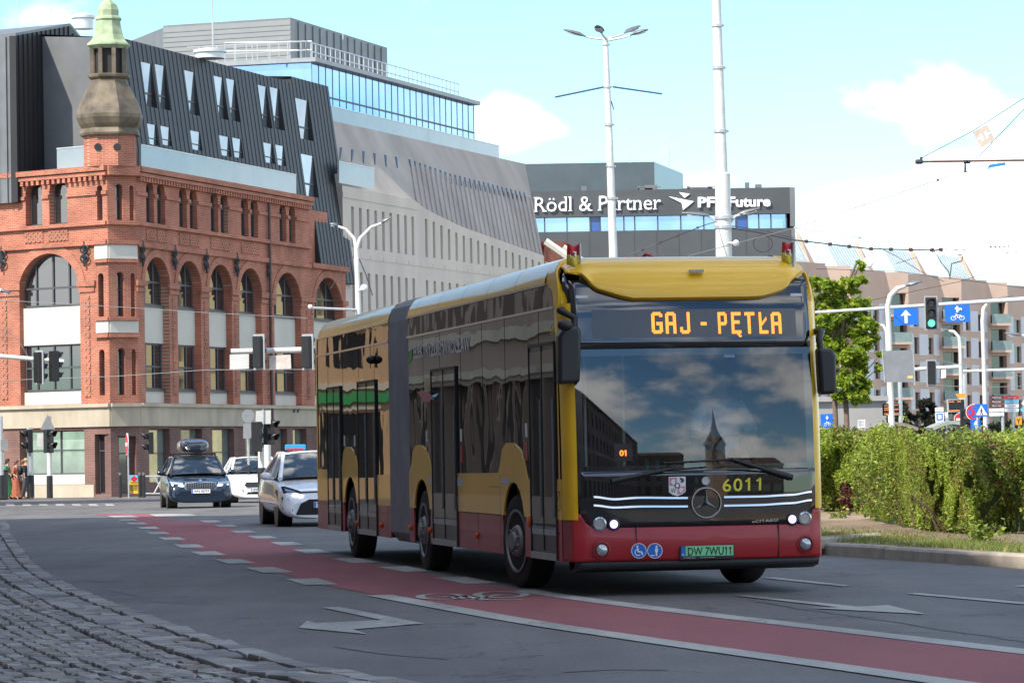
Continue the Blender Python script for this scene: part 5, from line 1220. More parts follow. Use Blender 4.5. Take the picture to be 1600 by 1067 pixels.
for a, b, q0, q1 in ((0, h_len * .93, .3, .3),):
    n = 34
    for i in range(n + 1): t = a + (b - a) * i / n; mb.tube([TH(t, q0, h_top + .2), TH(t, q0, h_top + 1.1)], .03, 5)
    for z in (.65, 1.12): mb.tube([TH(a, q0, h_top + z), TH(b, q0, h_top + z)], .035, 5)
for i in range(7): mb.tube([TH(0, .3 + i, h_top + .2), TH(0, .3 + i, h_top + 1.1)], .03, 5)
for z in (.65, 1.12): mb.tube([TH(0, .3, h_top + z), TH(0, 7, h_top + z)], .035, 5)
mb.build('railing', steel, ph)
lf = thing('glass_link', 'pale green glazed link between dark attic and blue penthouse', 'building', at(352, 120, 196)); L0 = Vector(lf.location)
mb = MB(); a, b = at(352, 100, 197) - L0, at(488, 98, 194.2) - L0; mb.prism([a, b, b + Vector((0, 0, -4)), a + Vector((0, 0, -4))], (.5, 3, 0)); mb.build('glazing', M('pale_green_glass', (.36, .43, .42), .1, spec=.8, var=.08), lf)
mb = MB()
for i in range(5): p = a.lerp(b, i / 4 * .98); mb.box((p.x - .05, p.y - .08, p.z - 4), (p.x + .05, p.y - .02, p.z))
for z in (0, .65, 1.1): mb.tube([a + Vector((0, 0, z)), b + Vector((0, 0, z))], .045, 5)
for i in range(9): p = a.lerp(b, i / 8); mb.tube([p, p + Vector((0, 0, 1.1))], .03, 5)
mb.build('railing', steel, lf)
pb = thing('plant_house', 'flat grey metal plant house on the roof, topmost block of the skyline', 'building', at(455, 120, 208)); B0 = Vector(pb.location)
zt = at(455, 31, 208).z - B0.z; dq = Vector((-.93, .37, 0))
def hitp(px, py, n): return on_plane(px, py, B0, n) - B0
nq = Vector((-dq.y, dq.x, 0)); eL = hitp(255, 43, nq); eR = hitp(605, 78, nR)
corr = M('corrugated_grey', (.235, .24, .235), .55, .2, var=.06, scale=1)
mb = MB(); mb.prism([Vector((0, 0, -8)), Vector((0, 0, zt)), Vector((eL.x, eL.y, zt + .0)), Vector((eL.x, eL.y, -8))], (.2, .5, 0))
for i in range(30): z = zt - .3 - i * .28; mb.prism([Vector((0, 0, z)) + nq * (-.03 if nq.y > 0 else .03), Vector((0, 0, z + .13)) + nq * (-.03 if nq.y > 0 else .03), Vector((eL.x, eL.y, z + .13)) + nq * (-.03 if nq.y > 0 else .03), Vector((eL.x, eL.y, z)) + nq * (-.03 if nq.y > 0 else .03)], nq * (.04 if nq.y > 0 else -.04))
mb.build('front_wall', corr, pb)
mb = MB(); mb.prism([Vector((0, 0, -8)), Vector((0, 0, zt)), Vector((eR.x, eR.y, zt)), Vector((eR.x, eR.y, -8))], (-.4, .2, 0))
for i in range(1, 14): p = Vector((eR.x, eR.y, 0)) * (i / 14); mb.prism([p + Vector((0, 0, -8)), p + Vector((0, 0, zt)), p + dR * .08 + Vector((0, 0, zt)), p + dR * .08 + Vector((0, 0, -8))], nR * .06)
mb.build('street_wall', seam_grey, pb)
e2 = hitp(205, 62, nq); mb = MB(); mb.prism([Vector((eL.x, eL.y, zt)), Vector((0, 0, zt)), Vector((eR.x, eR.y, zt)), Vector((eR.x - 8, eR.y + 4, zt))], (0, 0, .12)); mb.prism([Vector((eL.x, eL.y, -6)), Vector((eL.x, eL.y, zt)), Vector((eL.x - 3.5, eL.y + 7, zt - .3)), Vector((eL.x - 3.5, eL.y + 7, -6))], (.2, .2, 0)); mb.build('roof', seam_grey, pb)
# ---- dark office block with the two signs
YO = 285.0; of = thing('office_block', 'dark grey office block carrying two white rooftop company signs', 'building', at(1000, 640, YO)); O0 = Vector(of.location); so_ = FPX / YO
op = lambda px, py, dy=0: at(px, py, YO + dy) - O0
grey_clad = M('anthracite_cladding', (.075, .08, .085), .6, .2, var=.12, scale=.3)
xr_, xl_ = op(1234, 300).x, op(780, 300).x; zt = op(1030, 296).z
zband = op(1030, 337).z; zw0 = op(1030, 360).z
mb = MB(); mb.box((xl_, 0, zband), (xr_, 20, zt)); mb.box((xl_, 0, -25), (xr_, 20, zw0)); mb.box((xl_, .5, zw0 - .02), (xr_ - .3, 19.5, zband + .02))
for i in range(14): x = xl_ + (xr_ - xl_) * i / 13; mb.box((x - .02, -.03, -25), (x + .02, 0, zw0 - .1))
mb.build('facade', grey_clad, of)
edges = [835, 851, 886, 922, 938, 958, 975, 992, 1028, 1064, 1100, 1150, 1168, 1186, 1205, 1229]
for a, b in zip(edges, edges[1:]):
    x0, x1 = op(a, 350).x, op(b, 350).x; mb = MB(); mb.box((x0 + .04, .3, zw0 + .03), (x1 - .04, .34, zband - .03)); mb.build('window', M('sign_blue_glass', (.03, .09, .3), .1, var=.1) if a in (922, 1150) else win_sky, of)
    mb = MB(); mb.box((x1 - .05, .22, zw0), (x1 + .05, .4, zband)); mb.build('mullion', frame_grey, of)
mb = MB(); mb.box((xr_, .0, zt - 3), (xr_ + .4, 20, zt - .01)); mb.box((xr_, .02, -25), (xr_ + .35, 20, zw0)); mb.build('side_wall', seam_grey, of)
mb = MB(); x0, x1, x2 = op(800, 258, 5).x, op(1022, 252, 5).x, op(1067, 262, 14).x; ztt = op(1022, 253, 5).z
mb.prism([(x0, 5, zt - 1), (x1, 5, zt - 1), (x1, 5, ztt), (x0, 5, ztt)], (0, 9, 0)); mb.prism([(x1 + .003, 5.0, zt - 1), (x2, 14, zt - 1), (x2, 14, ztt - .3), (x1 + .003, 5.0, ztt - .003)], (0, 4, 0)); mb.build('upper_storey', M('slate_glass_wall', (.06, .075, .085), .2, spec=.7, var=.2, scale=.4), of)
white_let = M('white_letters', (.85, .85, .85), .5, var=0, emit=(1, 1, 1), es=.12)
def osign(nm, s, p, bold=.03, spacing=1, serif=False):
    mb = MB(); Q = [op(*q) + Vector((0, -.12, 0)) for q in p]; text(mb, s, Q, thick=.08, bold=bold, spacing=spacing)
    if serif:      # slab feet and heads on the stems
        v, f = text2d(s, bold, 0, spacing); asp = (Q[1] - Q[0]).length / (Q[3] - Q[0]).length; cnt = {}
        for q in f:
            for i in range(len(q)): k = tuple(sorted((q[i], q[(i + 1) % len(q)]))); cnt[k] = cnt.get(k, 0) + 1
        F = lambda x, y: (Q[0] * (1 - x) + Q[1] * x) * (1 - y) + (Q[3] * (1 - x) + Q[2] * x) * y
        for (i, j), n in cnt.items():
            (xa, ya), (xb, yb) = v[i], v[j]; xa, xb = min(xa, xb), max(xa, xb)
            if n == 1 and abs(ya - yb) < .006 and .05 < (xb - xa) * asp < .24:
                up = ya > .3; e = .075 / asp; y0, y1 = (ya - .055, ya) if up else (ya, ya + .055); mb.prism([F(xa - e, y0), F(xb + (e if not up else 0), y0), F(xb + (e if not up else 0), y1), F(xa - e, y1)], (0, .08, 0))
    return mb.build(nm, white_let, of, recalc=False)
zo = lambda x, y: (820 + x * .3938, 0 + y * .3938)
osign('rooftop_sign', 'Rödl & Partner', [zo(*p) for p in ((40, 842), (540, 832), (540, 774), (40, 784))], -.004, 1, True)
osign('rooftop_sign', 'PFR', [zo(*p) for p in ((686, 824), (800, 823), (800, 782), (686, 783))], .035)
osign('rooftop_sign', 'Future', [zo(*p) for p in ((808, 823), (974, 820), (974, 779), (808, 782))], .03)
mb = MB()
for pts in (((570, 780), (670, 800), (628, 834), (622, 806)), ((612, 764), (655, 770), (634, 786))): mb.prism([op(*zo(*p)) + Vector((0, -.12, 0)) for p in pts], (0, .08, 0))
mb.build('bird_logo', white_let, of)
mb = MB()
for px, w_, h in ((237, 10, 12), (455, 3, 10), (480, 30, 6), (505, 25, 12), (655, 5, 9), (690, 60, 5), (740, 8, 8), (890, 8, 14), (935, 12, 10)):
    p = op(*zo(px, 755)); mb.box((p.x - w_ * .02, 2, zt), (p.x + w_ * .02, 2.6, zt + h * .04))
mb.tube([op(*zo(450, 742)), op(*zo(540, 742))], .04, 5); mb.tube([op(*zo(650, 745)), op(*zo(760, 742))], .04, 5); mb.build('roof_vents', seam_grey, of)
# antennas on the skyline
def antenna(px, y0, y1, Y, label, r=.02, bars=()):
    b = at(px, y0, Y); t = at(px, y1, Y); mb = MB(); mb.tube([(0, 0, 0), (0, 0, t.z - b.z)], r, 5)
    for f, wd in bars: mb.tube([(-wd, 0, (t.z - b.z) * f), (wd, 0, (t.z - b.z) * f)], r * .8, 4)
    o = mb.build('antenna', steel, None); o.location = b; tag(o, label, 'antenna', 'roof antennas')
antenna(333, 76, -6, 190, 'tall thin mast on the plant house roof above the dark attic', .05); antenna(27, 48, -8, 175, 'leftmost hair thin rod above the gable wing roof'); antenna(80, 42, 2, 175, 'short bent rod on the gable wing ridge'); antenna(138, 38, -8, 178, 'thin rod rising just left of the copper spire')
antenna(1274, 382, 305, 270, 'television aerial with crossbars right of the dark office block', .03, ((.9, .1), (.72, .25), (.6, .35), (.35, .4))); antenna(985, 255, 200, 290, 'faint rod on the office upper storey left of centre', .03); antenna(1046, 260, 215, 290, 'faint rod at the right end of the office upper storey', .03); antenna(536, 62, 40, 207, 'stub rod above the plant house street wall', .03); antenna(775, 245, 190, 215, 'faint rod beyond the right end of the penthouse', .02)
mb = MB(); mb.lathe([(.48, 0), (.48, .45), (.55, .5), (.55, .62), (.2, .75)], 20); o = mb.build('roof_vent', M('vent_white', (.6, .61, .6), .4, .3, var=.05), None, smooth=35); o.location = at(130, 46, 172); tag(o, 'white round roof vent behind the gable ridge', 'vent', 'roof vents')
mb = MB(); mb.lathe([(.8, 0), (.8, .3), (.9, .34), (.9, .5), (.3, .62)], 20); o = mb.build('roof_vent', MATS['vent_white'], None, smooth=35); o.location = at(328, 92, 172); o.scale = (.85, .85, .8); tag(o, 'wide low metal roof vent at the attic eave', 'vent', 'roof vents')
# ---- small house with a red tiled roof
rh = thing('tiled_house', 'small house with red tiled roof and pale gable verge peeping over the bus', 'house', at(860, 470, 240)); r0 = Vector(rh.location)
rp = lambda px, py, dy=0: at(px, py, 240 + dy) - r0
tile = brick('red_roof_tile', (1, 0, 0), (.40, .12, .06), (.32, .09, .05), (.2, .07, .04), .3, .12)
mb = MB(); mb.prism([rp(845, 378), rp(885, 377, 6), rp(912, 410, 6), rp(912, 500, 6), rp(835, 500)], (0, .3, 0)); mb.prism([rp(852, 376), rp(840, 460), rp(905, 460, 8), rp(872, 383, 8)], (0, .2, 0)); mb.build('roof', tile, rh)
mb = MB(); mb.tube([rp(852, 377, -.3), rp(878, 395, -.3), rp(912, 420, -.3)], .25, 6); mb.tube([rp(880, 386, -.3), rp(925, 418, -.3)], .2, 6); mb.build('verge', render_beige, rh)
mb = MB(); mb.box(tuple(rp(838, 520)), tuple(rp(930, 470, 6))); mb.build('wall', render_beige, rh)
# ------------------------------------------------------------------ the street's left side and what stands behind the camera (seen mirrored in the bus)
plaster = [M('plaster_grey_pink', (.23, .17, .165), .9, var=.12, scale=.5), M('plaster_sand', (.30, .24, .17), .9, var=.12, scale=.5), M('plaster_grey', (.20, .195, .20), .9, var=.12, scale=.5), M('plaster_cream', (.34, .24, .17), .9, var=.1, scale=.5)]
def tenement(O, d, length, H, mat, label, floors, nw, depth=11, shop=None, group='tenements lining the left side of the street'):
    t_ = thing('tenement_house', label, 'house', O, 0, group); T = frame_T(O, d, Vector(O)); fh = H / (floors + .25); ops = []
    for f in range(floors):
        for k in range(nw):
            c = length * (k + .5) / nw; wd = .62 if f else .95; ops.append((c - wd, c + wd, f * fh + (.9 if f else .5), f * fh + fh - .6, .0 if f != 1 else .3))
    mb = MB(); opening_wall(mb, T, 0, length, -.8, H, ops, .45); mb.box((.0, .5, -.8), (length, depth, H - .2), 0, T); mb.build('wall', mat, t_)
    mb = MB()
    for o in ops: mb.box((o[0], .32, o[2]), (o[1], .36, o[3] + o[4]), 0, T)
    mb.build('window_panes', win_dark, t_)
    mb = MB(); mb.box((-.1, -.35, H - .1), (length + .1, .4, H + .15), 0, T)
    for f in (1, 2): mb.box((0, -.12, f * fh + .2), (length, .0, f * fh + .42), 0, T)
    for o in ops: mb.box((o[0] - .12, -.08, o[3] + o[4] + .1), (o[1] + .12, .0, o[3] + o[4] + .25), 0, T)
    mb.build('cornice', stone, t_)
    mb = MB(); mb.prism([(0, -.2, H + .1), (0, depth + .2, H + .1), (0, depth * .5, H + 1.3)], (length, 0, 0), 0, T); mb.build('roof', M('roof_dark_tile', (.12, .06, .045), .8, var=.2), t_)
    if shop:
        mb = MB(); mb.box((.6, -.15, fh - .25), (length - .6, -.002, fh + .1), 0, T); mb.build('shop_fascia', shop, t_)
    return t_
rowd = Vector((-.11, 1, 0)).normalized()
rx = lambda Y: Vector((-4.5 - .11 * Y, Y, 0))
fg = M('fascia_green', (.03, .22, .06), .5, var=.05)
def row_house(Ya, Yb, H, mat, label, fl, nw, shop=None): tenement(rx(Ya), rowd, (rx(Yb) - rx(Ya)).length, H, mat, label, fl, nw, 12, shop)
row_house(-48, -16, 19, plaster[2], 'grey tenement beside the camera, nearest house of the left row', 5, 8)
row_house(-16, 17, 19.5, plaster[1], 'sand coloured tenement left of the camera with moulded cornice', 5, 8)
row_house(17.2, 40, 18, plaster[0], 'pinkish grey tenement mirrored in the front half of the bus side', 5, 8)
row_house(40.2, 61, 15.5, plaster[2], 'grey tenement with a green shop fascia mirrored in the bus windows', 4, 8, fg)
row_house(61.2, 79, 10.8, M('plaster_ochre', (.30, .22, .17), .9, var=.12, scale=.5), 'low brownish tenement at the far end of the left row', 3, 9)
tenement((-29.5, 93, g(93)), (.35, 1, 0), 15, 12.5, plaster[3], 'cream house across the side street left of the picture', 3, 4, 10, None, None)
tenement((-51.3, 113.3, g(118)), (.955, .30, 0), 34, 14, M('plaster_apricot', (.42, .26, .14), .9, var=.15, scale=.5), 'apricot sunlit house left of the picture mirrored in the bus tail', 4, 11, 10, fg, None)
tenement((47, 302, g(302)), (.12, -1, 0), 70, 15.5, M('plaster_yellow', (.72, .58, .30), .9, var=.1, scale=.5), 'yellow sunlit house mirrored in the brick building windows', 4, 9, 12, None, None)
tenement((45.6, -107, 0), (-.39, .92, 0), 95, 16, plaster[0], 'long dark tenement row behind the camera mirrored at the left of the windscreen', 4, 26, 11, None, None)
for az, dist, ln, H, fl, k, lab in ((19.5, 150, 16, 12.5, 3, 1, 'sand house far behind the camera mirrored near the windscreen centre'), (24, 160, 22, 7, 2, 2, 'low grey house far behind the camera by the church tower'), (31, 95, 12, 6.5, 2, 3, 'low cream house behind the camera on the right side')):
    a = R(az); c = Vector((1.7 + dist * math.sin(a), 36 - dist * math.cos(a), 0)); tenement(c + Vector((ln / 2, 0, 0)), (-1, -.2, 0), ln, H, plaster[k], lab, fl, 5, 11, None, None)
a = R(26); c = Vector((1.7 + 118 * math.sin(a), 36 - 118 * math.cos(a), 0)); ct = thing('church_tower', 'slender church tower with pointed roof mirrored in the windscreen', 'tower', c)
mb = MB(); mb.box((-1.8, -1.8, -1), (1.8, 1.8, 12)); mb.build('shaft', stone, ct); mb = MB(); mb.lathe([(2.9, 12), (2.2, 13.2), (.9, 15.5), (.3, 18), (.01, 21)], 8); mb.build('spire', copper_brown, ct)
# ------------------------------------------------------------------ pink apartment house on the right
pink = M('pink_render', (.52, .37, .29), .9, var=.08, scale=.3); whitep = M('white_render', (.60, .60, .62), .9, var=.06, scale=.3)
PY0 = 372; pa = thing('apartment_building', 'pink and white apartment block with stepped bays and glazed attic roofs', 'building', at(1240, 690, PY0)); A_ = Vector(pa.location); A_.z = -2; pa.location = A_
pxs = [1240, 1295, 1334, 1388, 1424, 1471, 1507, 1547, 1579, 1640]
Yp = PY0; plan = []
for i, px in enumerate(pxs):
    p = at(px, 690, Yp) - A_; plan.append(Vector((p.x, p.y, 0))); Yp += 5.6 if i % 2 == 0 else .7
ytop = [(405, 410), (416, 414), (416, 425), (426, 424), (424, 431), (434, 432), (432, 438), (442, 440), (440, 450)]
balc = M('balcony_glass_green', (.20, .26, .25), .25, var=.15)
for i in range(9):
    a, b = plan[i], plan[i + 1]; d = b - a; ln = d.length; T = frame_T(a + A_, d, A_)
    zt = at((pxs[i] + pxs[i + 1]) / 2, sum(ytop[i]) / 2, A_.y + a.y).z - A_.z; fl = 2.85
    T0 = T; T = lambda t, q, z, T0=T0: T0(t, q, z + A_.z)
    lit_face = i % 2 == 1; ops = []
    nf = 7
    for f in range(nf):
        z0 = zt - (2.2 if lit_face else 3.4) - fl * (f + 1) + 1.2
        if lit_face: ops.append((.35, ln - .25, z0 - .55, z0 + 1.7, 0))
        else:
            for u in (.14, .62): ops.append((ln * u, ln * (u + .17), z0 - .35, z0 + 1.35, 0))
    mb = MB(); opening_wall(mb, T, 0, ln, -4, zt, ops, 1.2 if lit_face else .35); mb.box((0, 1.25, -4), (ln, 5.5, zt - .3), 0, T); mb.build('wall', pink, pa)
    for j, o in enumerate(ops):
        mb = MB(); mb.box((o[0], .95 if lit_face else .25, o[2]), (o[1], 1.0 if lit_face else .28, o[3]), 0, T); mb.build('window', win_dark, pa)
        if lit_face:
            mb = MB(); mb.box((.1, -.9, o[2] - .25), (ln - .02, .2, o[2]), 0, T); bl_ = mb.build('balcony', pink, pa)
            mb = MB(); mb.box((.12, -.88, o[2]), (ln - .04, -.84, o[2] + 1.0), 0, T); mb.build('balcony_panel', balc, bl_)
        elif j % 2 == 0:
            mb = MB()
            for u in ((.02, .13), (.32, .61), (.80, .98)): mb.box((ln * u[0], -.05, o[2] - .15), (ln * u[1], .0, o[3] + .35), 0, T)
            mb.build('white_panel', whitep, pa)
    if not lit_face and i < 8:   # glazed attic roof with a pink gable end
        h = 2.6 if i else 2.9; q0 = 1.2; gl_ = MB()
        gl_.prism([(-.2, q0, zt - .1), (ln * .82, q0, zt - .1), (ln * .82, q0 + 1.6, zt + h), (.3, q0 + 1.6, zt + h)], (0, .15, 0), 0, T); gr = gl_.build('glazed_roof', M('greenhouse_glass', (.42, .52, .52), .12, spec=.8, var=.1), pa)
        mb = MB()
        for k in range(11):
            t = ln * .82 * k / 10; mb.prism([(t - .05, q0 - .04, zt), (t + .05, q0 - .04, zt), (t + .05 + .02, q0 + 1.56, zt + h), (t - .03, q0 + 1.56, zt + h)], (0, .06, 0), 0, T)
        mb.prism([(-.2, q0 - .05, zt + .1), (ln * .82, q0 - .05, zt + .1), (ln * .82, q0 + .05, zt + .3), (-.2, q0 + .05, zt + .3)], (0, .06, 0), 0, T); mb.build('glazing_bar', M('pale_bar', (.55, .6, .6), .5, .3, var=0), gr)
        mb = MB(); mb.prism([(ln * .8, q0 - .3, zt - .2), (ln * 1.0, q0 - .1, zt - .2), (ln * .86, q0 + 1.4, zt + h + .5)], (.15, .5, 0), 0, T); mb.build('roof_gable', pink, pa)
mb = MB()
for px, y in ((1357, 410), ): p = at(px, y, 376) - A_; mb.ball(tuple(p), .55, 14, 0, (1, .35, 1))
mb.build('satellite_dish', white_paint, pa, smooth=60)
# grey concrete wall of the underpass behind the sapling
gwl = tag(MB().box((-2.6, 0, 0), (2.6, 1.2, 3.4)).box((-2.9, -.2, 3.4), (2.9, 1.4, 3.6)).build('concrete_wall', M('grey_concrete', (.30, .29, .28), .9, var=.15, scale=.6), None), 'plain grey concrete wall behind the blue cycle sign', 'wall'); p = at(1285, 700, 150); p.z = g(150); gwl.location = p
# ------------------------------------------------------------------ leaves
leaf_mats = {}
def leafmat(name, col, var=.3, trans=.35):
    if name in MATS: return MATS[name]
    m = M(name, col, .55, var=var, scale=1.5, spec=.3); t = m.node_tree; b = t.nodes['Principled BSDF']; o = t.nodes['Material Output']
    tl = t.nodes.new('ShaderNodeBsdfTranslucent'); tl.inputs[0].default_value = (col[0] * 1.3, col[1] * 1.3, col[2] * .7, 1); mx = t.nodes.new('ShaderNodeMixShader'); mx.inputs[0].default_value = trans
    t.links.new(b.outputs[0], mx.inputs[1]); t.links.new(tl.outputs[0], mx.inputs[2]); t.links.new(mx.outputs[0], o.inputs[0]); return m
def leaves(name, P, size, mats, parent, up=.35, aspect=1.8, widx=None):
    """one leaf-shaped quad per point, random attitude"""
    n = len(P); P = np.asarray(P); s = size * RNG.uniform(.6, 1.35, n)
    d = RNG.normal(size=(n, 3)); d[:, 2] *= .7; d /= np.linalg.norm(d, axis=1)[:, None]
    nr = RNG.normal(size=(n, 3)); nr[:, 2] = np.abs(nr[:, 2]) + up; e = np.cross(d, nr); e /= np.linalg.norm(e, axis=1)[:, None]
    a = d * (s * aspect / 2)[:, None]; b = e * (s / 2)[:, None]
    V = np.stack([P - a, P + b * .9 - a * .1, P + a, P - b * .9 - a * .1], 1).reshape(-1, 3)
    me = bpy.data.meshes.new(name); me.vertices.add(4 * n); me.vertices.foreach_set('co', V.ravel()); me.loops.add(4 * n); me.loops.foreach_set('vertex_index', np.arange(4 * n)); me.polygons.add(n); me.polygons.foreach_set('loop_start', np.arange(0, 4 * n, 4)); me.polygons.foreach_set('loop_total', np.full(n, 4))
    for m in mats: me.materials.append(m)
    me.polygons.foreach_set('material_index', (RNG.integers(0, len(mats), n) if widx is None else widx).astype(np.int32)); me.update(calc_edges=True)
    o = bpy.data.objects.new(name, me); C.objects.link(o)
    if parent: o.parent = parent
    return o
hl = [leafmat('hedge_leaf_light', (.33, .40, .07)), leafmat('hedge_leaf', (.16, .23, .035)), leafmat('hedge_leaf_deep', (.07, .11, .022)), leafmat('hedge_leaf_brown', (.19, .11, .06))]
bark = M('bark', (.16, .11, .08), .9, var=.3, scale=8, bump=.4, bscale=20)
twig = M('twig', (.11, .075, .055), .9, var=.3, scale=8)
# ---- hedge
def hedge(label, pts, depth, hfun, n, size, seed):
    """pts: foot line on the ground from left to right"""
    rng = np.random.default_rng(seed); p0 = Vector(pts[0]); hd = thing('hedge', label, 'hedge', p0, 0, 'hedges on the traffic island')
    Ls = [0]
    for a, b in zip(pts, pts[1:]): Ls.append(Ls[-1] + (Vector(b) - Vector(a)).length)
    tot = Ls[-1]; u = rng.uniform(0, 1, n) * tot
    xy = np.array([[*interp([Vector(p) for p in pts], Ls, q)][:2] for q in np.linspace(0, tot, 200)]); X = np.interp(u, np.linspace(0, tot, 200), xy[:, 0]); Y = np.interp(u, np.linspace(0, tot, 200), xy[:, 1])
    H = np.array([hfun(q) for q in u]); kind = rng.uniform(0, 1, n); bulge = .16 * np.sin(u * 2.9 + seed) + .12 * np.sin(u * 6.7 + 1.3) + .06 * np.sin(u * 13)
    v = rng.uniform(0, 1, n); q = np.empty(n); z = np.empty(n)
    f = kind < .66
    lump = .20 * np.sin(u * 2.6 + v * 5) + .14 * np.sin(u * 6 - v * 8) + .07 * np.sin(u * 13 + v * 9)
    zz_ = .08 + (v ** .85) * (H - .08)
    q[f] = (.10 + .55 * (1 - np.sqrt(np.clip(1 - ((zz_ / H - .62) / .62) ** 2, 0, 1))) + lump + bulge)[f] + np.abs(rng.normal(0, .07, n))[f]
    z[f] = zz_[f]
    t = ~f; q[t] = .2 + v[t] * (depth - .2); z[t] = (H + .05 * np.sin(u * 5 + v * 9) + .04 * np.sin(u * 11 + 3 * v))[t] + rng.normal(0, .05, n)[t] - .12 * (v[t] < .12)
    hole = (np.sin(u * 3.3 + z * 5.1 + seed) + np.sin(u * 7.1 - z * 8.3) + np.sin(u * 15.0 + z * 13.0) * .6) < -1.25 - .5 * (z > .8)
    low = (z < .30) & (rng.uniform(0, 1, n) < .55)
    en = (rng.uniform(0, 1, n) < .28) & t; u[en] = rng.uniform(-.12, .25, en.sum()) ; Y[en] = xy[0, 1] + .2; q[en] = rng.uniform(0, 1, en.sum()) * depth; X[en] = xy[0, 0] + u[en] + .12 * np.sin(q[en] * 4 + z[en] * 3); z[en] = rng.uniform(.1, 1, en.sum()) * H[en]
    keep = ~(f & (hole | low)); P = np.stack([X, Y + q, z + .16], 1)[keep] - np.array(p0); k = P.shape[0]
    zk = z[keep] / H[keep]; uk = u[keep]; r = rng.uniform(0, 1, k) + .22 * np.sin(uk * 2.1 + zk * 4); w_ = np.where(r < .40, 0, np.where(r < .80, 1, np.where(r < .985, 2, 3)))
    brn = (np.sin(uk * 1.7 + 2.2 + seed) + np.sin(uk * 4.1 + zk * 3) > 1.15) & (rng.uniform(0, 1, k) < .3); w_[brn] = 3
    leaves('foliage', P, size, hl, hd, .5, 1.6, w_)
    # shoots standing above the top
    mb = MB(); SP = []
    for _ in range(int(tot * 9)):
        uu = rng.uniform(0, tot); i = min(199, int(uu / tot * 199)); qq = rng.uniform(.3, depth); hh = hfun(uu); ht = abs(rng.normal(0, .10)) + .05; b = Vector((xy[i, 0], xy[i, 1] + qq, .16 + hh)) - p0; t_ = b + Vector((rng.normal() * .05, rng.normal() * .05, ht)); mb.tube([b - Vector((0, 0, .2)), t_], .004, 4)
        for m_ in range(int(9 + ht * 60)): f_ = rng.uniform(0, 1); SP.append(b.lerp(t_, f_) + Vector(rng.normal(size=3) * .022))
    mb.build('shoots', twig, hd); leaves('shoot_leaves', np.array([tuple(s) for s in SP]), size * .8, hl[:2], hd)
    mb = MB()
    for _ in range(int(tot * 5)):
        uu = rng.uniform(0, tot); i = min(199, int(uu / tot * 199)); qq = rng.uniform(.5, 1.0); b = Vector((xy[i, 0], xy[i, 1] + qq, .1)) - p0; a = rng.normal(size=2) * .3
        mb.tube([b, b + Vector((a[0] * .5, a[1] * .4 - .04, .4)), b + Vector((a[0], a[1] * .6 - .05, hfun(uu) * .55))], [.010, .007, .003], 5)
    mb.build('stems', twig, hd)
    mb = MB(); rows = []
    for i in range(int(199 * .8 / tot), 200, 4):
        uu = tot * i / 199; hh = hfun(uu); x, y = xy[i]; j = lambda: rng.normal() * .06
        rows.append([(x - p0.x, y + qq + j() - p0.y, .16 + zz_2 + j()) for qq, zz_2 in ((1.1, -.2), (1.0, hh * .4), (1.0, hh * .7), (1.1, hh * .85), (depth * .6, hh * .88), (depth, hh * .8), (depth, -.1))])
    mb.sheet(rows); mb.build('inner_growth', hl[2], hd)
    return hd
hp = [gnd(1408, 828, .15), gnd(1445, 835, .15), gnd(1520, 841, .15), gnd(1600, 838, .15)]; hp.append(hp[-1] + (hp[-1] - hp[-2]) * 2.2)
hedge('broad light green hedge on the island, nearer one with ragged top', hp, 5.5, lambda u: 1.22 + .10 * math.sin(u * 1.1 + .3) + .06 * math.sin(u * 2.7), 95000, .036, 3)
hq = [gnd(1240, 806, .15), gnd(1300, 806, .15), gnd(1392, 806, .15)]
hedge('darker hedge with bare stems beside the bus front, behind the broad hedge', hq, 4.5, lambda u: 1.36 + .05 * math.sin(u * 2.3), 36000, .042, 5)
# ---- grass verge
def blades(name, n, area, h, mats, lean=.5, wd=.006):
    P = area(n); hh = h * RNG.uniform(.4, 1.3, n); a = RNG.uniform(0, 2 * math.pi, n); l = RNG.normal(size=(n, 2)) * lean * hh[:, None]; w2 = np.stack([np.cos(a), np.sin(a)], 1) * wd
    V = np.zeros((n, 3, 3)); V[:, 0] = P; V[:, 1] = P; V[:, 0, :2] += w2; V[:, 1, :2] -= w2; V[:, 2] = P; V[:, 2, :2] += l; V[:, 2, 2] += hh
    me = bpy.data.meshes.new(name); me.vertices.add(3 * n); me.vertices.foreach_set('co', V.ravel()); me.loops.add(3 * n); me.loops.foreach_set('vertex_index', np.arange(3 * n)); me.polygons.add(n); me.polygons.foreach_set('loop_start', np.arange(0, 3 * n, 3)); me.polygons.foreach_set('loop_total', np.full(n, 3))
    for m in mats: me.materials.append(m)
    me.polygons.foreach_set('material_index', RNG.integers(0, len(mats), n).astype(np.int32)); me.update(calc_edges=True)
    o = bpy.data.objects.new(name, me); C.objects.link(o); return o
def verge_area(n):
    s_ = RNG.uniform(12, 46, n * 3); q = RNG.uniform(.22, 2.6, n * 3); base = np.array([[*(K0)]]) + s_[:, None] * np.array(dirk) + q[:, None] * np.array(nk); den = .5 + .5 * np.sin(base[:, 0] * 3.1 + base[:, 1] * .9) * np.sin(base[:, 1] * .7); k = RNG.uniform(0, 1, n * 3) < np.where(q < 1.25, .75, .2) * (.35 + den)
    b = base[k][:n]; b[:, 2] = .155; return b
ga = [leafmat('grass_green', (.16, .24, .045)), leafmat('grass_dry', (.32, .30, .12)), leafmat('grass_deep', (.09, .15, .03))]
_n = 30000; _p = verge_area(_n); tag(blades('grass', len(_p), lambda n: _p, .075, ga), kind='stuff')
_lp = verge_area(5000); _lp[:, 2] = .17; tag(leaves('fallen_leaves', _lp + np.array([.4, .8, 0]), .05, [leafmat('litter_brown', (.20, .12, .06)), leafmat('litter_pale', (.32, .24, .14))], None, 2), kind='stuff')
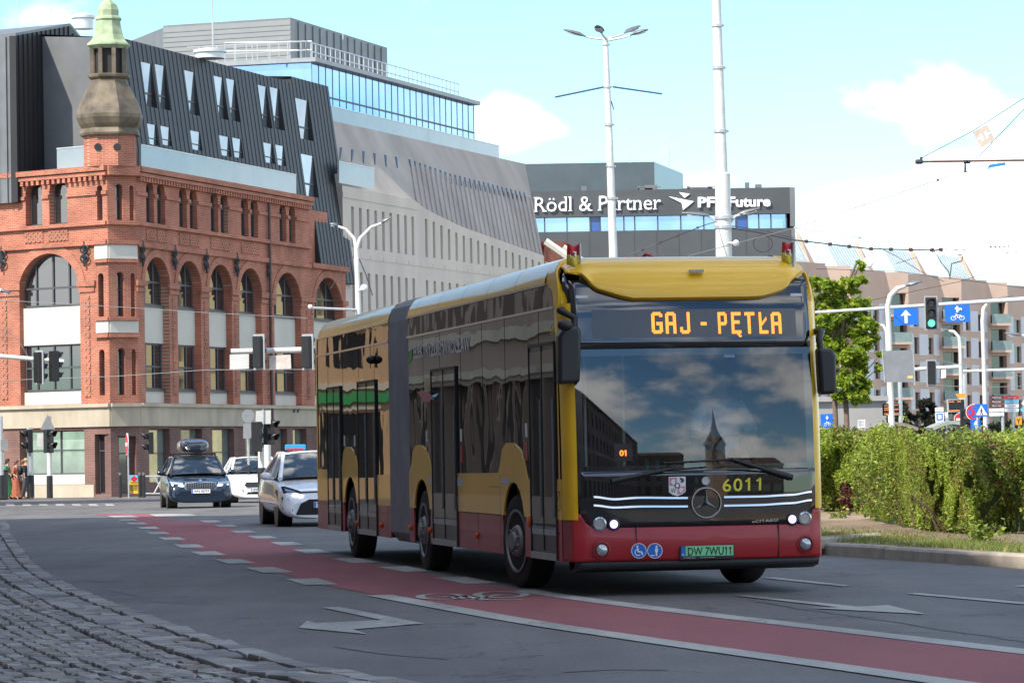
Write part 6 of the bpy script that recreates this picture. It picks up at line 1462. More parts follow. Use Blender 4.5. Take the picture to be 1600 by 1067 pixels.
def shrub(label, px, py, n, h, wd, mats, size, name='shrub', cat='shrub', group=None):
    p = gnd(px, py, .15); o = thing(name, label, cat, p, 0, group); mb = MB(); P = []
    for k in range(9):
        e = Vector((RNG.normal() * wd, RNG.normal() * wd * .6, h * RNG.uniform(.6, 1.05))); mb.tube([(0, 0, 0), e * .5 + Vector((0, 0, .05)), e], [.008, .006, .003], 4)
        for _ in range(n // 9): f = RNG.uniform(.2, 1); P.append(tuple(e * f + Vector(RNG.normal(size=3)) * .045))
    mb.build('stems', twig, o); leaves('foliage', np.array(P), size, mats, o); return o
red_l = [leafmat('barberry_red', (.17, .035, .035)), leafmat('barberry_dark', (.09, .02, .025))]
shrub('small dark red shrub under the left hedge', 1328, 808, 260, .55, .10, red_l, .04, group='red shrubs'); shrub('upright dark red shrub right of a similar one by the bus', 1355, 808, 200, .6, .06, red_l, .035, group='red shrubs'); shrub('sparse reddish shrub in the gap between both hedges', 1383, 815, 200, .45, .2, red_l, .035, group='red shrubs')
shrub('low green weed on bare soil beside the bus', 1312, 815, 120, .2, .12, hl[:2], .04, 'weed', 'weed'); shrub('tuft of green weed at the foot of the broad hedge', 1535, 850, 160, .22, .14, hl[:2], .05, 'weed', 'weed')
# dry seed heads behind the left hedge
dry = M('dry_seedhead', (.50, .43, .33), .9, var=.2); dg = thing('dry_grass', 'pale dried seed stalks standing behind the darker hedge', 'plant', gnd(1320, 790, .15)); d0 = Vector(dg.location); mb = MB(); P = []
for k in range(42):
    px = RNG.uniform(1284, 1376); b = at(px, 700, 72) - d0; ht = RNG.uniform(.1, .42); b.y += RNG.uniform(-1, 3); t_ = b + Vector((RNG.normal() * .06, 0, ht)); mb.tube([b + Vector((0, 0, -1.2)), t_], .005, 4)
    for _ in range(26): f = RNG.uniform(.35, 1); P.append(tuple(b.lerp(t_, f) + Vector(RNG.normal(size=3)) * .016))
mb.build('stalks', dry, dg); leaves('seed_heads', np.array(P), .026, [dry], dg)
# ---- trees
def tree(name, label, Y, trunks, clumps, nl, size, mats, dens_y=.6, group=None):
    b0 = at(trunks[0][0][0], trunks[0][0][1], Y); b0.z = g(Y); o = thing(name, label, 'tree', b0, 0, group); mb = MB(); sc = Y / FPX
    for tr in trunks:
        pts = [at(x, y, Y) - b0 for x, y in tr]; pts[0].z = 0; n = len(pts); mb.tube(pts, [max(.02, .07 * (1 - i / n) + .02) for i in range(n)], 8)
        for cx_, cy_, r in clumps:
            c = at(cx_, cy_, Y) - b0; k = min(range(n), key=lambda i: (pts[i] - c + Vector((0, 0, .8))).length); m = pts[k].lerp(c, .5) + Vector((0, 0, -.1)); mb.tube([pts[k], m, c + Vector((0, RNG.normal() * .2, 0))], [.02, .012, .005], 5)
    mb.build('trunk', bark, o, smooth=60); P = []; tw = sum(r * r for *_, r in clumps)
    for cx_, cy_, r in clumps:
        c = at(cx_, cy_, Y) - b0; rr = r * sc; c.y += RNG.normal() * rr * .6
        ns = max(3, int(r * .8)); per = max(4, int(nl * r * r / tw / ns))
        for _ in range(ns):       # drooping sprays
            d = Vector(RNG.normal(size=3)); d.normalize(); s0 = c + d * rr * RNG.uniform(.1, .75); e = s0 + Vector((d.x, d.y, d.z * .4 - .3)) * rr * RNG.uniform(.35, .7)
            for _ in range(per): f = RNG.uniform(0, 1); P.append(tuple(s0.lerp(e, f) + Vector(RNG.normal(size=3)) * rr * .11))
    leaves('crown', np.array(P), size, mats, o); return o
tl = [leafmat('locust_leaf', (.40, .46, .05), .2, .5), leafmat('locust_leaf_mid', (.27, .36, .045), .2, .5), leafmat('locust_leaf_deep', (.13, .21, .03), .2, .5)]
tree('young_tree', 'slim young tree with airy yellow green crown beside the bus mirror', 108, [[(1309, 692), (1304, 620), (1300, 540), (1302, 480)], [(1326, 692), (1321, 610), (1315, 530), (1322, 450), (1338, 412)]],
     [(1318, 450, 24), (1345, 412, 10), (1335, 440, 16), (1290, 445, 18), (1272, 440, 12), (1310, 480, 26), (1345, 478, 20), (1290, 500, 22), (1325, 515, 26), (1355, 505, 18), (1300, 535, 22), (1335, 550, 24), (1362, 530, 12), (1280, 520, 14), (1372, 575, 9), (1320, 590, 20), (1345, 595, 18), (1300, 580, 12), (1335, 620, 18), (1352, 612, 12), (1290, 560, 12), (1375, 555, 8), (1302, 500, 20), (1338, 575, 18), (1318, 555, 20), (1330, 480, 18), (1285, 470, 16), (1310, 620, 14), (1345, 530, 16)], 27000, .085, tl)
dk = [leafmat('plum_leaf', (.045, .05, .035)), leafmat('dark_leaf', (.03, .05, .02)), leafmat('purple_leaf', (.05, .028, .035))]
def crown_n(x0, x1, y0, y1, n, r): return [(RNG.uniform(x0, x1), RNG.uniform(y0, y1), RNG.uniform(r * .6, r)) for _ in range(n)]
tree('bushy_tree', 'dark purple green bushy tree between the display boards', 190, [[(1430, 700), (1430, 650)]], crown_n(1408, 1462, 628, 690, 26, 14), 9000, .16, dk, group='trees before the apartment block')
tree('bushy_tree', 'dark green tree peeping out right of the brown direction signs', 200, [[(1575, 700), (1575, 660)]], crown_n(1550, 1610, 660, 700, 14, 12), 5000, .16, dk[:2], group='trees before the apartment block')
tree('bushy_tree', 'low dark green shrub tree left of the yellow shelter', 185, [[(1385, 700), (1385, 680)]], crown_n(1366, 1412, 640, 695, 14, 10), 4000, .16, dk[:2], group='trees before the apartment block')
tree('bushy_tree', 'dark green tree behind the bus stop shelter', 205, [[(1500, 700), (1500, 670)]], crown_n(1476, 1545, 640, 695, 18, 11), 5500, .16, dk[:2], group='trees before the apartment block')
# ------------------------------------------------------------------ street furniture
def tagm(o, loc, label, cat, group=None):
    o.location = loc; return tag(o, label, cat, group)
def foot(px, y_any, Y):
    p = at(px, y_any, Y); p.z = g(Y); return p
def column(name, label, cat, line, Y, r, mat=white_pole, group=None, collars=(), parent_only=False):
    """post through traced points (px, y), from foot to head; local origin at the foot"""
    b = foot(line[0][0], line[0][1], Y); o = thing(name, label, cat, b, 0, group); pts = [at(x, y, Y) - b for x, y in line]; pts[0].z = 0
    rs = r if isinstance(r, (list, tuple)) else [r] * len(pts); mb = MB(); mb.tube(pts, rs, 14); mb.build('pole', mat, o, smooth=40)
    if collars:
        mb = MB()
        for y, k in collars:
            f = [(i, a, c) for i, (a, c) in enumerate(zip(pts, pts[1:]))]; z = at(line[0][0], y, Y).z - b.z
            for i, a, c in f:
                if a.z <= z <= c.z: q = a.lerp(c, (z - a.z) / (c.z - a.z)); rr = rs[i] + (rs[i + 1] - rs[i]) * (z - a.z) / (c.z - a.z); mb.lathe([(rr + .01, -.05 * k), (rr + .035 * k, -.04 * k), (rr + .035 * k, .04 * k), (rr + .01, .05 * k)], 14, tuple(q)); mb.box((q.x + rr, q.y - .03, q.z - .03 * k), (q.x + rr + .09 * k, q.y + .03, q.z + .03 * k))
        mb.build('collar', steel, o, smooth=40)
    return o
def rel(o, px, py, Y): return at(px, py, Y) - Vector(o.location)
lamp_grey = M('lamp_grey', (.17, .175, .18), .5, .4, var=.15); lamp_lens = M('lamp_lens_pale', (.6, .62, .62), .2, var=0)
def lamp_head(o, a, b, w_=.34, h=.13):
    a, b = Vector(a), Vector(b); d = (b - a); l = d.length; d.normalize(); s_ = d.cross(Vector((0, 0, 1))).normalized(); u = s_.cross(d)
    prof = [(0, .05, .05), (.15, .10, .08), (.3, w_ / 2, h * .7), (.65, w_ / 2, h * .6), (.92, w_ * .33, h * .35), (1, .05, .03)]; rows = []
    for f, ww, hh in prof: c = a + d * l * f; rows.append([c + s_ * ww * math.cos(q) + u * (hh * math.sin(q) * (1 if math.sin(q) > 0 else .35)) for q in [2 * math.pi * k / 12 for k in range(12)]])
    mb = MB(); mb.sheet(rows, close=True); hd = mb.build('lamp_head', lamp_grey, o, smooth=50)
    mb = MB(); c = a + d * l * .6 - u * h * .24; mb.prism([c - d * l * .22 - s_ * w_ * .36, c + d * l * .2 - s_ * w_ * .34, c + d * l * .2 + s_ * w_ * .34, c - d * l * .22 + s_ * w_ * .36], -u * .02); mb.build('lens', lamp_lens, hd); return hd
# tall mast with four lamp arms
YA = 175; m1 = column('street_lamp', 'tall white lamp mast with four spreading lamp heads left of the bus roof centre', 'street lamp', [(962, 745), (958, 390), (952, 210), (946, 60)], YA, [.26, .20, .165, .13], group='lamp masts', collars=((310, 1.4), (260, 1), (195, 1.4), (136, 1.2), (70, 1)))
for (x0, y0), (x1, y1), (x2, y2), dy in (((946, 62), (915, 58), (880, 47), 0), ((946, 60), (940, 52), (933, 41), -3.5), ((948, 62), (975, 53), (1000, 41), 2.5), ((948, 64), (985, 56), (1013, 47), -.6)):
    mb = MB(); A, Bm, Cc = rel(m1, x0, y0, YA), rel(m1, x1, y1, YA + dy * .6), rel(m1, x2, y2, YA + dy); mb.tube([A, A.lerp(Bm, .6) + Vector((0, 0, -.02)), Bm], [.06, .05, .045], 8); mb.build('arm', white_pole, m1, smooth=50); lamp_head(m1, Bm - (Bm - A) * .02, Cc, .42, .2)
mb = MB(); mb.tube([rel(m1, 868, 152, YA + 4), rel(m1, 950, 135, YA)], .045, 6); mb.tube([rel(m1, 950, 135, YA), rel(m1, 1034, 147, YA + 4)], .045, 6); mb.tube([rel(m1, 955, 158, YA), rel(m1, 959, 172, YA)], .03, 6); mb.build('span_bracket', M('bracket_blue', (.10, .16, .26), .4, .5, var=0), m1)
# thick traction mast
YB = 112; m2 = column('traction_mast', 'thick white traction mast rising out of the picture behind the bus', 'mast', [(1138, 760), (1131, 395), (1129, 272), (1128, 270), (1121, 60), (1116, -120)], YB, [.27, .245, .23, .178, .145, .12], group='lamp masts', collars=((40, 1), (106, 1), (205, 1.1), (340, 1.2), (355, 1)))
for (x0, y0), (x1, y1), (x2, y2) in (((1124, 352), (1108, 338), (1065, 333)), ((1138, 352), (1155, 335), (1188, 326)), ((1138, 346), (1158, 336), (1182, 333))):
    mb = MB(); A, Bm, Cc = rel(m2, x0, y0, YB), rel(m2, x1, y1, YB), rel(m2, x2, y2, YB); mb.tube([A, A.lerp(Bm, .6) + Vector((0, 0, .05)), Bm], [.04, .035, .03], 8); mb.build('arm', white_pole, m2, smooth=50); lamp_head(m2, Bm, Cc, .22, .12)
cctv = white_paint
mb = MB(); q = rel(m2, 1150, 380, YB - .3); mb.ball(tuple(q), .10, 12); mb.tube([q + Vector((-.25, .1, .02)), q], .03, 6); mb.build('camera', cctv, m2, smooth=60)
mb = MB(); ring = [rel(m2, 1192 + 15 * math.cos(a), 381 + 13 * math.sin(a), YB) for a in np.linspace(0, 6.28, 24)]; mb.tube(ring, .012, 5); mb.build('cable_loop', dark_metal, m2, smooth=60)
# double armed lamp behind the bus tail
YD = 128; m3 = column('street_lamp', 'white lamp post with two upswept arms before the concrete building', 'street lamp', [(567, 760), (562, 600), (560, 480), (557, 388)], YD, [.15, .12, .10, .085], collars=((585, 1.6), (560, 1.2), (540, 1)))
for P_, Q_ in ((((557, 390), (553, 372), (540, 358), (528, 354)), (515, 350)), (((557, 390), (563, 372), (580, 355), (596, 349)), (612, 340))):
    mb = MB(); pts = [rel(m3, *p, YD) for p in P_]; mb.tube(pts, [.075, .06, .05, .045], 10); mb.build('arm', white_pole, m3, smooth=50); lamp_head(m3, pts[-1], rel(m3, *Q_, YD), .3, .14)
mb = MB(); q = rel(m3, 569, 450, YD - .3); mb.ball(tuple(q), .13, 12); mb.tube([q, q + Vector((-.25, 0, -.1))], .04, 6); mb.build('camera', cctv, m3, smooth=60)
mb = MB(); a, b = rel(m3, 559, 484, YD), rel(m3, 485, 481, YD - 2); mb.tube([a, b], .04, 8); mb.ball(tuple(b + Vector((0, 0, .03))), .09, 10); mb.build('camera_arm', white_pole, m3, smooth=60)
# signal heads
green_lit = M('green_signal_lit', (.1, .6, .3), .3, var=0, emit=(.12, .95, .42), es=.9); sig_off = M('signal_lens_off', (.10, .085, .075), .25, var=.1); sig_amber = M('signal_amber', (.5, .3, .05), .3, var=0)
def signal(name, label, loc, h=.95, n=3, face=-1, lit=None, board=True, rz=0, group='traffic signal heads', hood=.16):
    """signal head hanging with its centre at loc; face -1 looks to the camera, +1 shows its back"""
    o = thing(name, label, 'traffic light', loc, rz if face < 0 else math.pi + rz, group); w_ = h / n * .95; mb = MB(); mb.box((-w_ / 2, 0, -h / 2), (w_ / 2, .2, h / 2)); mb.build('housing', black_plastic, o, bevel=.02)
    if board:
        mb = MB(); e = .05; mb.box((-w_ / 2 - e, .06, -h / 2 - e), (w_ / 2 + e, .09, h / 2 + e)); mb.build('backing_board', M('backing_board_white', (.36, .37, .37), .5, var=.05), o); mb = MB(); mb.box((-w_ / 2 - e + .035, .055, -h / 2 - e + .035), (w_ / 2 + e - .035, .062, h / 2 + e - .035)); mb.build('backing_face', black_plastic, o)
    for i in range(n):
        z = h / 2 - h / n * (i + .5); r = h / n * .36; mb = MB(); mb.lathe([(r, .0), (r, -.02), (r * .6, -.035), (.001, -.04)], 16, (0, 0, z), 0, 'y'); mb.build('lens', (green_lit if lit == i else sig_off), o, smooth=50)
        mb = MB(); rows = []
        for k in range(13):
            a = math.pi * (-.1 + 1.2 * k / 12); rows.append([(r * 1.12 * math.cos(a), 0, z + r * 1.12 * math.sin(a)), (r * 1.12 * math.cos(a), -hood * (.45 + .55 * max(0, math.sin(a))), z + r * 1.12 * math.sin(a))])
        mb.sheet(rows); mb.build('visor', black_plastic, o, solid=.008, smooth=60)
    return o
# right gantry over the far lanes
YG = 105
def arm(name, label, a, b, Ya, Yb, r, mat=white_pole, group='signal gantry arms'):
    A, Bq = at(*a, Ya), at(*b, Yb); o = thing(name, label, 'signal gantry', A, 0, group); mb = MB(); mb.tube([(0, 0, 0), (Bq - A) * .5, Bq - A], r, 12); mb.build('pole', mat, o, smooth=50); return o, Bq - A
ga1, e1_ = arm('signal_gantry', 'long white gantry arm across the right side carrying a green traffic light', (1262, 489), (1700, 461), YG, YG, [.04, .055, .075])
mb = MB(); q = at(1690, 462, YG) - Vector(ga1.location); mb.tube([q, q + Vector((.1, 0, -6.2))], .12, 12); mb.build('mast', white_pole, ga1, smooth=50)
signal('traffic_light', 'large traffic light on the right gantry with its green lamp lit', at(1455, 489, YG - .15), .86, 3, -1, 2)
def plate(name, label, quad, Y, base, cat='road sign', group=None, thick=.02, border=None, post=None, rim=.04):
    """flat sign from traced corner pixels (bl, br, tr, tl); returns (object, mapper u,v -> local)"""
    q = [at(*p, Y) for p in quad]; c = sum(q, Vector()) / 4; o = thing(name, label, cat, c, 0, group); q = [p - c for p in q]
    mb = MB(); mb.prism(q, (0, thick, 0)); mb.build('sign_face', base, o)
    if border:
        mb = MB()
        F = lambda u, v, d=-.004: (q[0] * (1 - u) + q[1] * u) * (1 - v) + (q[3] * (1 - u) + q[2] * u) * v + Vector((0, d, 0))
        for a, b, c2, d in ((0, 0, 1, rim), (0, 1 - rim, 1, 1), (0, rim, rim, 1 - rim), (1 - rim, rim, 1, 1 - rim)): mb.add([F(a, b), F(c2, b), F(c2, d), F(a, d)], [(0, 1, 2, 3)])
        mb.build('sign_border', border, o, recalc=False)
    if post:
        mb = MB(); pp = at(post, quad[0][1], Y) - c; mb.tube([(pp.x, thick + .03, g(Y) - c.z), (pp.x, thick + .03, q[2].z)], .03, 8); mb.build('post', steel, o, smooth=60)
    return o, (lambda u, v, d=-.006: (q[0] * (1 - u) + q[1] * u) * (1 - v) + (q[3] * (1 - u) + q[2] * u) * v + Vector((0, d, 0)))
def symbol(o, F, polys, mat, name='symbol', d=-.006):
    mb = MB()
    for k, poly in enumerate(polys): mb.add([F(u, v, d - .0004 * k) for u, v in poly], [tuple(range(len(poly)))])
    return mb.build(name, mat, o, recalc=False)
ARROW = [[(.44, .12), (.56, .12), (.56, .58), (.72, .55), (.5, .9), (.28, .55), (.44, .58)]]
def circ(cx_, cy_, r, asp=1, n=20, r2=None):
    if r2 is None: return [[(cx_ + r * asp * math.cos(2 * math.pi * i / n), cy_ + r * math.sin(2 * math.pi * i / n)) for i in range(n)]]
    return [[(cx_ + a * asp * math.cos(t), cy_ + a * math.sin(t)) for a, t in ((r2, 2 * math.pi * i / n), (r, 2 * math.pi * i / n), (r, 2 * math.pi * (i + 1) / n), (r2, 2 * math.pi * (i + 1) / n))] for i in range(n)]
def seg(a, b, w_):
    dx, dy = b[0] - a[0], b[1] - a[1]; l = math.hypot(dx, dy); nx, ny = -dy / l * w_ / 2, dx / l * w_ / 2; return [(a[0] + nx, a[1] + ny), (b[0] + nx, b[1] + ny), (b[0] - nx, b[1] - ny), (a[0] - nx, a[1] - ny)]
def bike(cx_, cy_, s_): return circ(cx_ - .2 * s_, cy_, .15 * s_, .85, 16, .115 * s_) + circ(cx_ + .2 * s_, cy_, .15 * s_, .85, 16, .115 * s_) + [seg((cx_ - .2 * s_, cy_), (cx_ - .06 * s_, cy_ + .2 * s_), .035 * s_), seg((cx_ - .06 * s_, cy_ + .2 * s_), (cx_ + .14 * s_, cy_ + .18 * s_), .035 * s_), seg((cx_ + .14 * s_, cy_ + .2 * s_), (cx_ + .2 * s_, cy_), .035 * s_), seg((cx_ - .06 * s_, cy_ + .2 * s_), (cx_ + .03 * s_, cy_), .035 * s_), seg((cx_ + .03 * s_, cy_), (cx_ + .14 * s_, cy_ + .18 * s_), .035 * s_), seg((cx_ - .12 * s_, cy_ + .25 * s_), (cx_ - .02 * s_, cy_ + .25 * s_), .04 * s_)]
s1, F1 = plate('arrow_sign', 'blue sign with a white straight arrow under the gantry left of the green light', ((1397, 509), (1435, 507), (1434, 481), (1396, 482)), YG - .1, sign_blue, group='gantry signs'); symbol(s1, F1, ARROW, white_paint)
s2_, F2 = plate('cycle_sign', 'blue sign with white bicycle and arrow under the gantry right of the green light', ((1477, 504), (1516, 503), (1515, 475), (1476, 477)), YG - .1, sign_blue, group='gantry signs'); symbol(s2_, F2, bike(.5, .24, .85) + [[(.45, .55), (.53, .55), (.53, .76), (.60, .74), (.49, .95), (.38, .74), (.45, .76)], [(.53, .62), (.62, .72), (.68, .64), (.68, .8), (.56, .8), (.6, .76), (.53, .68)]], white_paint)
# lamp posts right of the gantry light
def swan(label, line, head, Y, r=.07, group='curved street lamps'):
    o = column('street_lamp', label, 'street lamp', line, Y, [r * 1.25] + [r] * (len(line) - 2) + [r * .6], group=group); a = rel(o, *line[-1], Y); lamp_head(o, a, rel(o, *head, Y), .26, .12); return o
swan('curved lamp post carrying the back of a large grey sign', [(1398, 715), (1393, 640), (1389, 520), (1387, 478), (1391, 462), (1402, 451), (1415, 447)], (1441, 440), 92, .065)
swan('curved lamp post at the right behind the blue crossing sign', [(1541, 700), (1537, 560), (1535, 500), (1537, 482), (1543, 473)], (1582, 462), 150, .08)
swan('thin curved lamp post between green light and apartment balconies', [(1503, 695), (1501, 580), (1500, 540), (1498, 526), (1490, 518), (1482, 517)], (1468, 515), 165, .075)
swan('short curved lamp behind the large grey sign back', [(1393, 695), (1387, 560), (1385, 518), (1380, 509), (1373, 506)], (1362, 504), 160, .07)
swan('lamp arm reaching in from the right edge before the balconies', [(1640, 700), (1640, 560), (1630, 535), (1610, 525), (1596, 524)], (1570, 521), 150, .07)
gb, FBk = plate('road_sign', 'large plain grey back of a road sign with a yellow sticker', ((1384, 597), (1428, 597), (1426, 547), (1381, 548)), 91.6, sign_grey, group=None); symbol(gb, FBk, [[(.78, .12), (.97, .12), (.97, .2), (.78, .2)]], M('sticker_yellow', (.65, .5, .15), .6, var=.1), 'sticker'); mb = MB(); mb.tube([FBk(-.03, 0, .02), FBk(-.05, 1.05, .02)], .02, 6); mb.tube([FBk(1.03, -.1, .02), FBk(1.01, 1.02, .02)], .02, 6); mb.build('sign_frame', steel, gb)
# second gantry in the distance, small heads and white plates
g2, _ = arm('signal_gantry', 'distant white signal arm behind the grey sign back', (1429, 577), (1500, 573), 168, 168, .09)
signal('traffic_light', 'small distant signal head seen from behind on the far arm', at(1455, 583, 167.6), 1.1, 3, 1, None, True)
for a, b, lab in ((1459, 1468, 'left'), (1470, 1478, 'right')): plate('white_plate', 'small white plate on the far signal arm, %s of the pair' % lab, ((a, 591), (b, 590), (b, 577), (a, 578)), 167.7, white_paint)
g3, _ = arm('signal_gantry', 'distant thin white arm leaving the picture at the right edge', (1505, 580), (1640, 576), 170, 170, .07)
# stop furniture beyond the hedge
led = M('led_orange', (.8, .2, .03), .5, var=0, emit=(1, .28, .04), es=.7)
def info_board(label, quad, Y, post, rows):
    o, F = plate('display_board', label, quad, Y, M('board_frame_grey', (.45, .46, .46), .5, .2, var=.05), 'display board', 'passenger information displays', .25); symbol(o, F, [[(.06, .06), (.94, .06), (.94, .94), (.06, .94)]], M('display_black', (.015, .015, .016), .3, var=0), 'screen', -.006)
    for v, a, b in rows:
        u = a; mb = MB()
        while u < b:
            w_ = RNG.uniform(.03, .08); mb.add([F(u, v, -.012), F(min(u + w_, b), v, -.012), F(min(u + w_, b), v + .05, -.012), F(u, v + .05, -.012)], [(0, 1, 2, 3)]); u += w_ + .02
        mb.build('led_row', led, o, recalc=False)
    mb = MB(); b = at(post, quad[0][1], Y + .1) - Vector(o.location); mb.tube([(b.x, .1, g(Y) - o.location.z), (b.x, .1, 1.2)], .09, 10); mb.build('post', steel, o, smooth=60)
info_board('grey framed departure board with orange lines right of the yellow shelter', ((1379, 649), (1407, 648), (1406, 629), (1379, 631)), 150, 1407, ((.80, .1, .35), (.6, .1, .5), (.44, .1, .5), (.1, .1, .5), (.80, .62, .9), (.44, .62, .9), (.1, .55, .9)))
info_board('departure board with an orange bottom line under an orange diamond', ((1481, 644), (1509, 643), (1508, 623), (1480, 624)), 145, 1508, ((.78, .1, .38), (.78, .55, .75), (.1, .08, .92)))
o, F = plate('warning_board', 'orange board on top of the right departure board', ((1497, 622), (1507, 622), (1510, 615), (1493, 615)), 144.6, M('sign_orange', (.75, .28, .02), .4, var=.05))
bs, F = plate('bus_stop_sign', 'white stop sign with a blue bus pictogram beside the shelter', ((1462, 662), (1475, 661), (1474, 636), (1461, 637)), 140, white_paint, post=1468); symbol(bs, F, [[(.12, .2), (.88, .2), (.88, .62), (.12, .62)]], sign_blue); symbol(bs, F, [[(.28, .28), (.72, .28), (.72, .54), (.28, .54)]], white_paint, 'pictogram', -.008); symbol(bs, F, [[(.0, .70), (1, .70), (1, .74), (0, .74)]], black_plastic, 'gap', -.007)
plate('timetable_plate', 'narrow white plate right of the stop sign', ((1477, 660), (1482, 660), (1481, 644), (1476, 644)), 140.3, white_paint, post=1479)
def shelter(label, x0, x1, y0, y1, Y, roof_m, wall_m):
    b = foot((x0 + x1) / 2, y1, Y); o = thing('bus_shelter', label, 'shelter', b, 0, 'stop shelters'); a, c_ = at(x0, y0, Y) - b, at(x1, y0, Y) - b; z = a.z
    mb = MB(); rows = []
    for t in np.linspace(0, 1, 7): h = .22 * math.sin(math.pi * t); rows.append([(a.x - .25 + (c_.x - a.x + .5) * t, y, z - .1 + h) for y in (-.6, 1.8)])
    mb.sheet(rows); mb.build('roof', roof_m, o, solid=.12)
    mb = MB(); n = 6
    for k in range(n): u0, u1 = a.x + (c_.x - a.x) * k / n, a.x + (c_.x - a.x) * (k + 1) / n; mb.box((u0 + .02, 1.3, .1), (u1 - .02, 1.34, z - .12))
    mb.build('back_panel', wall_m, o)
    for x in (a.x, c_.x): mb = MB(); mb.box((x - .05, 1.2, -.5), (x + .05, 1.3, z)); mb.build('post', steel, o)
    return o
shelter('shelter with a rounded brown roof and yellow wooden panels', 1370, 1422, 665, 720, 135, M('shelter_roof_brown', (.22, .18, .14), .7, var=.1), M('shelter_yellow_panel', (.55, .44, .20), .7, var=.15))
shelter('shelter with a flat grey green fascia behind the broad hedge', 1465, 1507, 663, 715, 130, M('shelter_roof_green', (.27, .29, .25), .7, var=.1), M('shelter_glass_wall', (.22, .22, .21), .4, var=.2))
def round_sign(name, label, px, py, Y, r, parts, post=True, face=white_paint, group=None, rz=0):
    c = at(px, py, Y); o = thing(name, label, 'road sign', c, rz, group); mb = MB(); mb.lathe([(r, 0), (r, .02)], 28, (0, 0, 0), 0, 'y'); mb.build('sign_face', face, o); F = lambda u, v, d=-.006: Vector(((u - .5) * 2 * r, d, (v - .5) * 2 * r))
    for polys, m, d in parts: symbol(o, F, polys, m, 'symbol', d)
    if post: mb = MB(); mb.tube([(0, .05, g(Y) - c.z), (0, .05, r)], .03, 8); mb.build('post', steel, o, smooth=60)
    return o
ne = [(circ(.5, .5, .47), sign_red, -.004), ([[(.16, .42), (.84, .42), (.84, .58), (.16, .58)]], white_paint, -.012)]
round_sign('no_entry_sign', 'round red no entry sign before the apartment block', 1363, 650, 175, .30, ne, group='no entry signs')
round_sign('no_entry_sign', 'round red no entry sign half hidden by the signal near the shelter', 1501, 655, 155, .28, ne, group='no entry signs')
round_sign('no_stopping_sign', 'blue and red no stopping sign behind the crossing sign', 1522, 644, 121, .27, [(circ(.5, .5, .47), sign_red, -.004), (circ(.5, .5, .36), sign_blue, -.006), ([seg((.2, .8), (.8, .2), .13), seg((.2, .2), (.8, .8), .13)], sign_red, -.012)])
xs, F = plate('crossing_sign', 'blue pedestrian crossing sign with white triangle above an arrow sign', ((1524, 651), (1544, 651), (1543, 631), (1523, 631)), 120, sign_blue, post=1527); symbol(xs, F, [[(.06, .14), (.94, .14), (.5, .92)]], white_paint); symbol(xs, F, [circ(.51, .64, .05)[0], seg((.5, .58), (.48, .38), .09), seg((.49, .4), (.4, .18), .06), seg((.49, .4), (.6, .18), .06), seg((.5, .54), (.62, .42), .045), seg((.5, .54), (.38, .44), .045)], MATS['plate_black'], 'pictogram', -.009)
ar, F = plate('arrow_sign', 'blue one way sign with white arrow below the crossing sign', ((1517, 674), (1534, 673), (1533, 655), (1516, 655)), 120.2, sign_blue, post=1525); symbol(ar, F, ARROW, white_paint)
cy, F = plate('cycle_sign', 'blue cycle sign low beside the bus at the sapling trunks', ((1283, 669), (1303, 668), (1302, 646), (1282, 647)), 118, sign_blue, post=1293); symbol(cy, F, bike(.5, .26, .8) + [[(.5, .9), (.38, .68), (.46, .68), (.46, .58), (.54, .58), (.54, .68), (.62, .68)]], white_paint)
wp_, F = plate('notice_board', 'white notice plate on a post left of the no entry sign', ((1340, 668), (1352, 668), (1352, 655), (1340, 656)), 130, M('notice_white', (.6, .6, .6), .5, var=.1), post=1346); symbol(wp_, F, [[(.1, y), (.5 + .35 * (i % 2), y), (.5 + .35 * (i % 2), y + .05), (.1, y + .05)] for i, y in enumerate((.2, .35, .5, .65, .8))], sign_grey)
ob, F = plate('diversion_sign', 'orange diversion sign with a black bent arrow at the right edge', ((1587, 664), (1597, 663), (1596, 651), (1586, 652)), 126, MATS['sign_orange'], post=1592); symbol(ob, F, [seg((.5, .1), (.5, .5), .12), seg((.5, .5), (.75, .8), .12), seg((.5, .5), (.25, .8), .12)], MATS['plate_black'])
fp = thing('fingerpost', 'stack of brown red blue and white direction boards at the right', 'direction sign', foot(1569, 690, 122)); cols = [(1546, 1569, [('sign_brown', 0), ('sign_brown', 1), ('sign_brown', 2), ('white_sign_paint', 3), ('white_sign_paint', 4)]), (1570, 1592, [('sign_red', 0), ('sign_light_blue', 1), ('white_sign_paint', 2), ('white_sign_paint', 3)])]
M('sign_brown', (.10, .03, .025), .5, var=.1); M('sign_light_blue', (.12, .45, .62), .5, var=.1)
for x0, x1, rows in cols:
    for mname, k in rows:
        y = 618 + k * 6.6; q = [at(*p, 122) - Vector(fp.location) for p in ((x0, y + 5.6), (x1, y + 5.2), (x1, y), (x0, y + .4))]; mb = MB(); mb.prism(q, (0, .04, 0)); b_ = mb.build('direction_board', MATS[mname], fp)
        mb = MB(); text(mb, ['Centrum', 'Dworzec', 'Rynek', 'Opera', 'Hotel'][k], [q[0].lerp(q[1], .2) + Vector((0, -.006, .03)), q[0].lerp(q[1], .8) + Vector((0, -.006, .03)), q[3].lerp(q[2], .8) + Vector((0, -.006, -.03)), q[3].lerp(q[2], .2) + Vector((0, -.006, -.03))]); mb.build('lettering', white_paint if 'white' not in mname else sign_grey, b_, recalc=False)
for px in (1568, 1584): a = at(px, 690, 122) - Vector(fp.location); mb = MB(); mb.tube([(a.x, .08, -.2), (a.x, .08, at(px, 618, 122).z - fp.location.z)], .05, 8); mb.build('post', steel, fp, smooth=60)
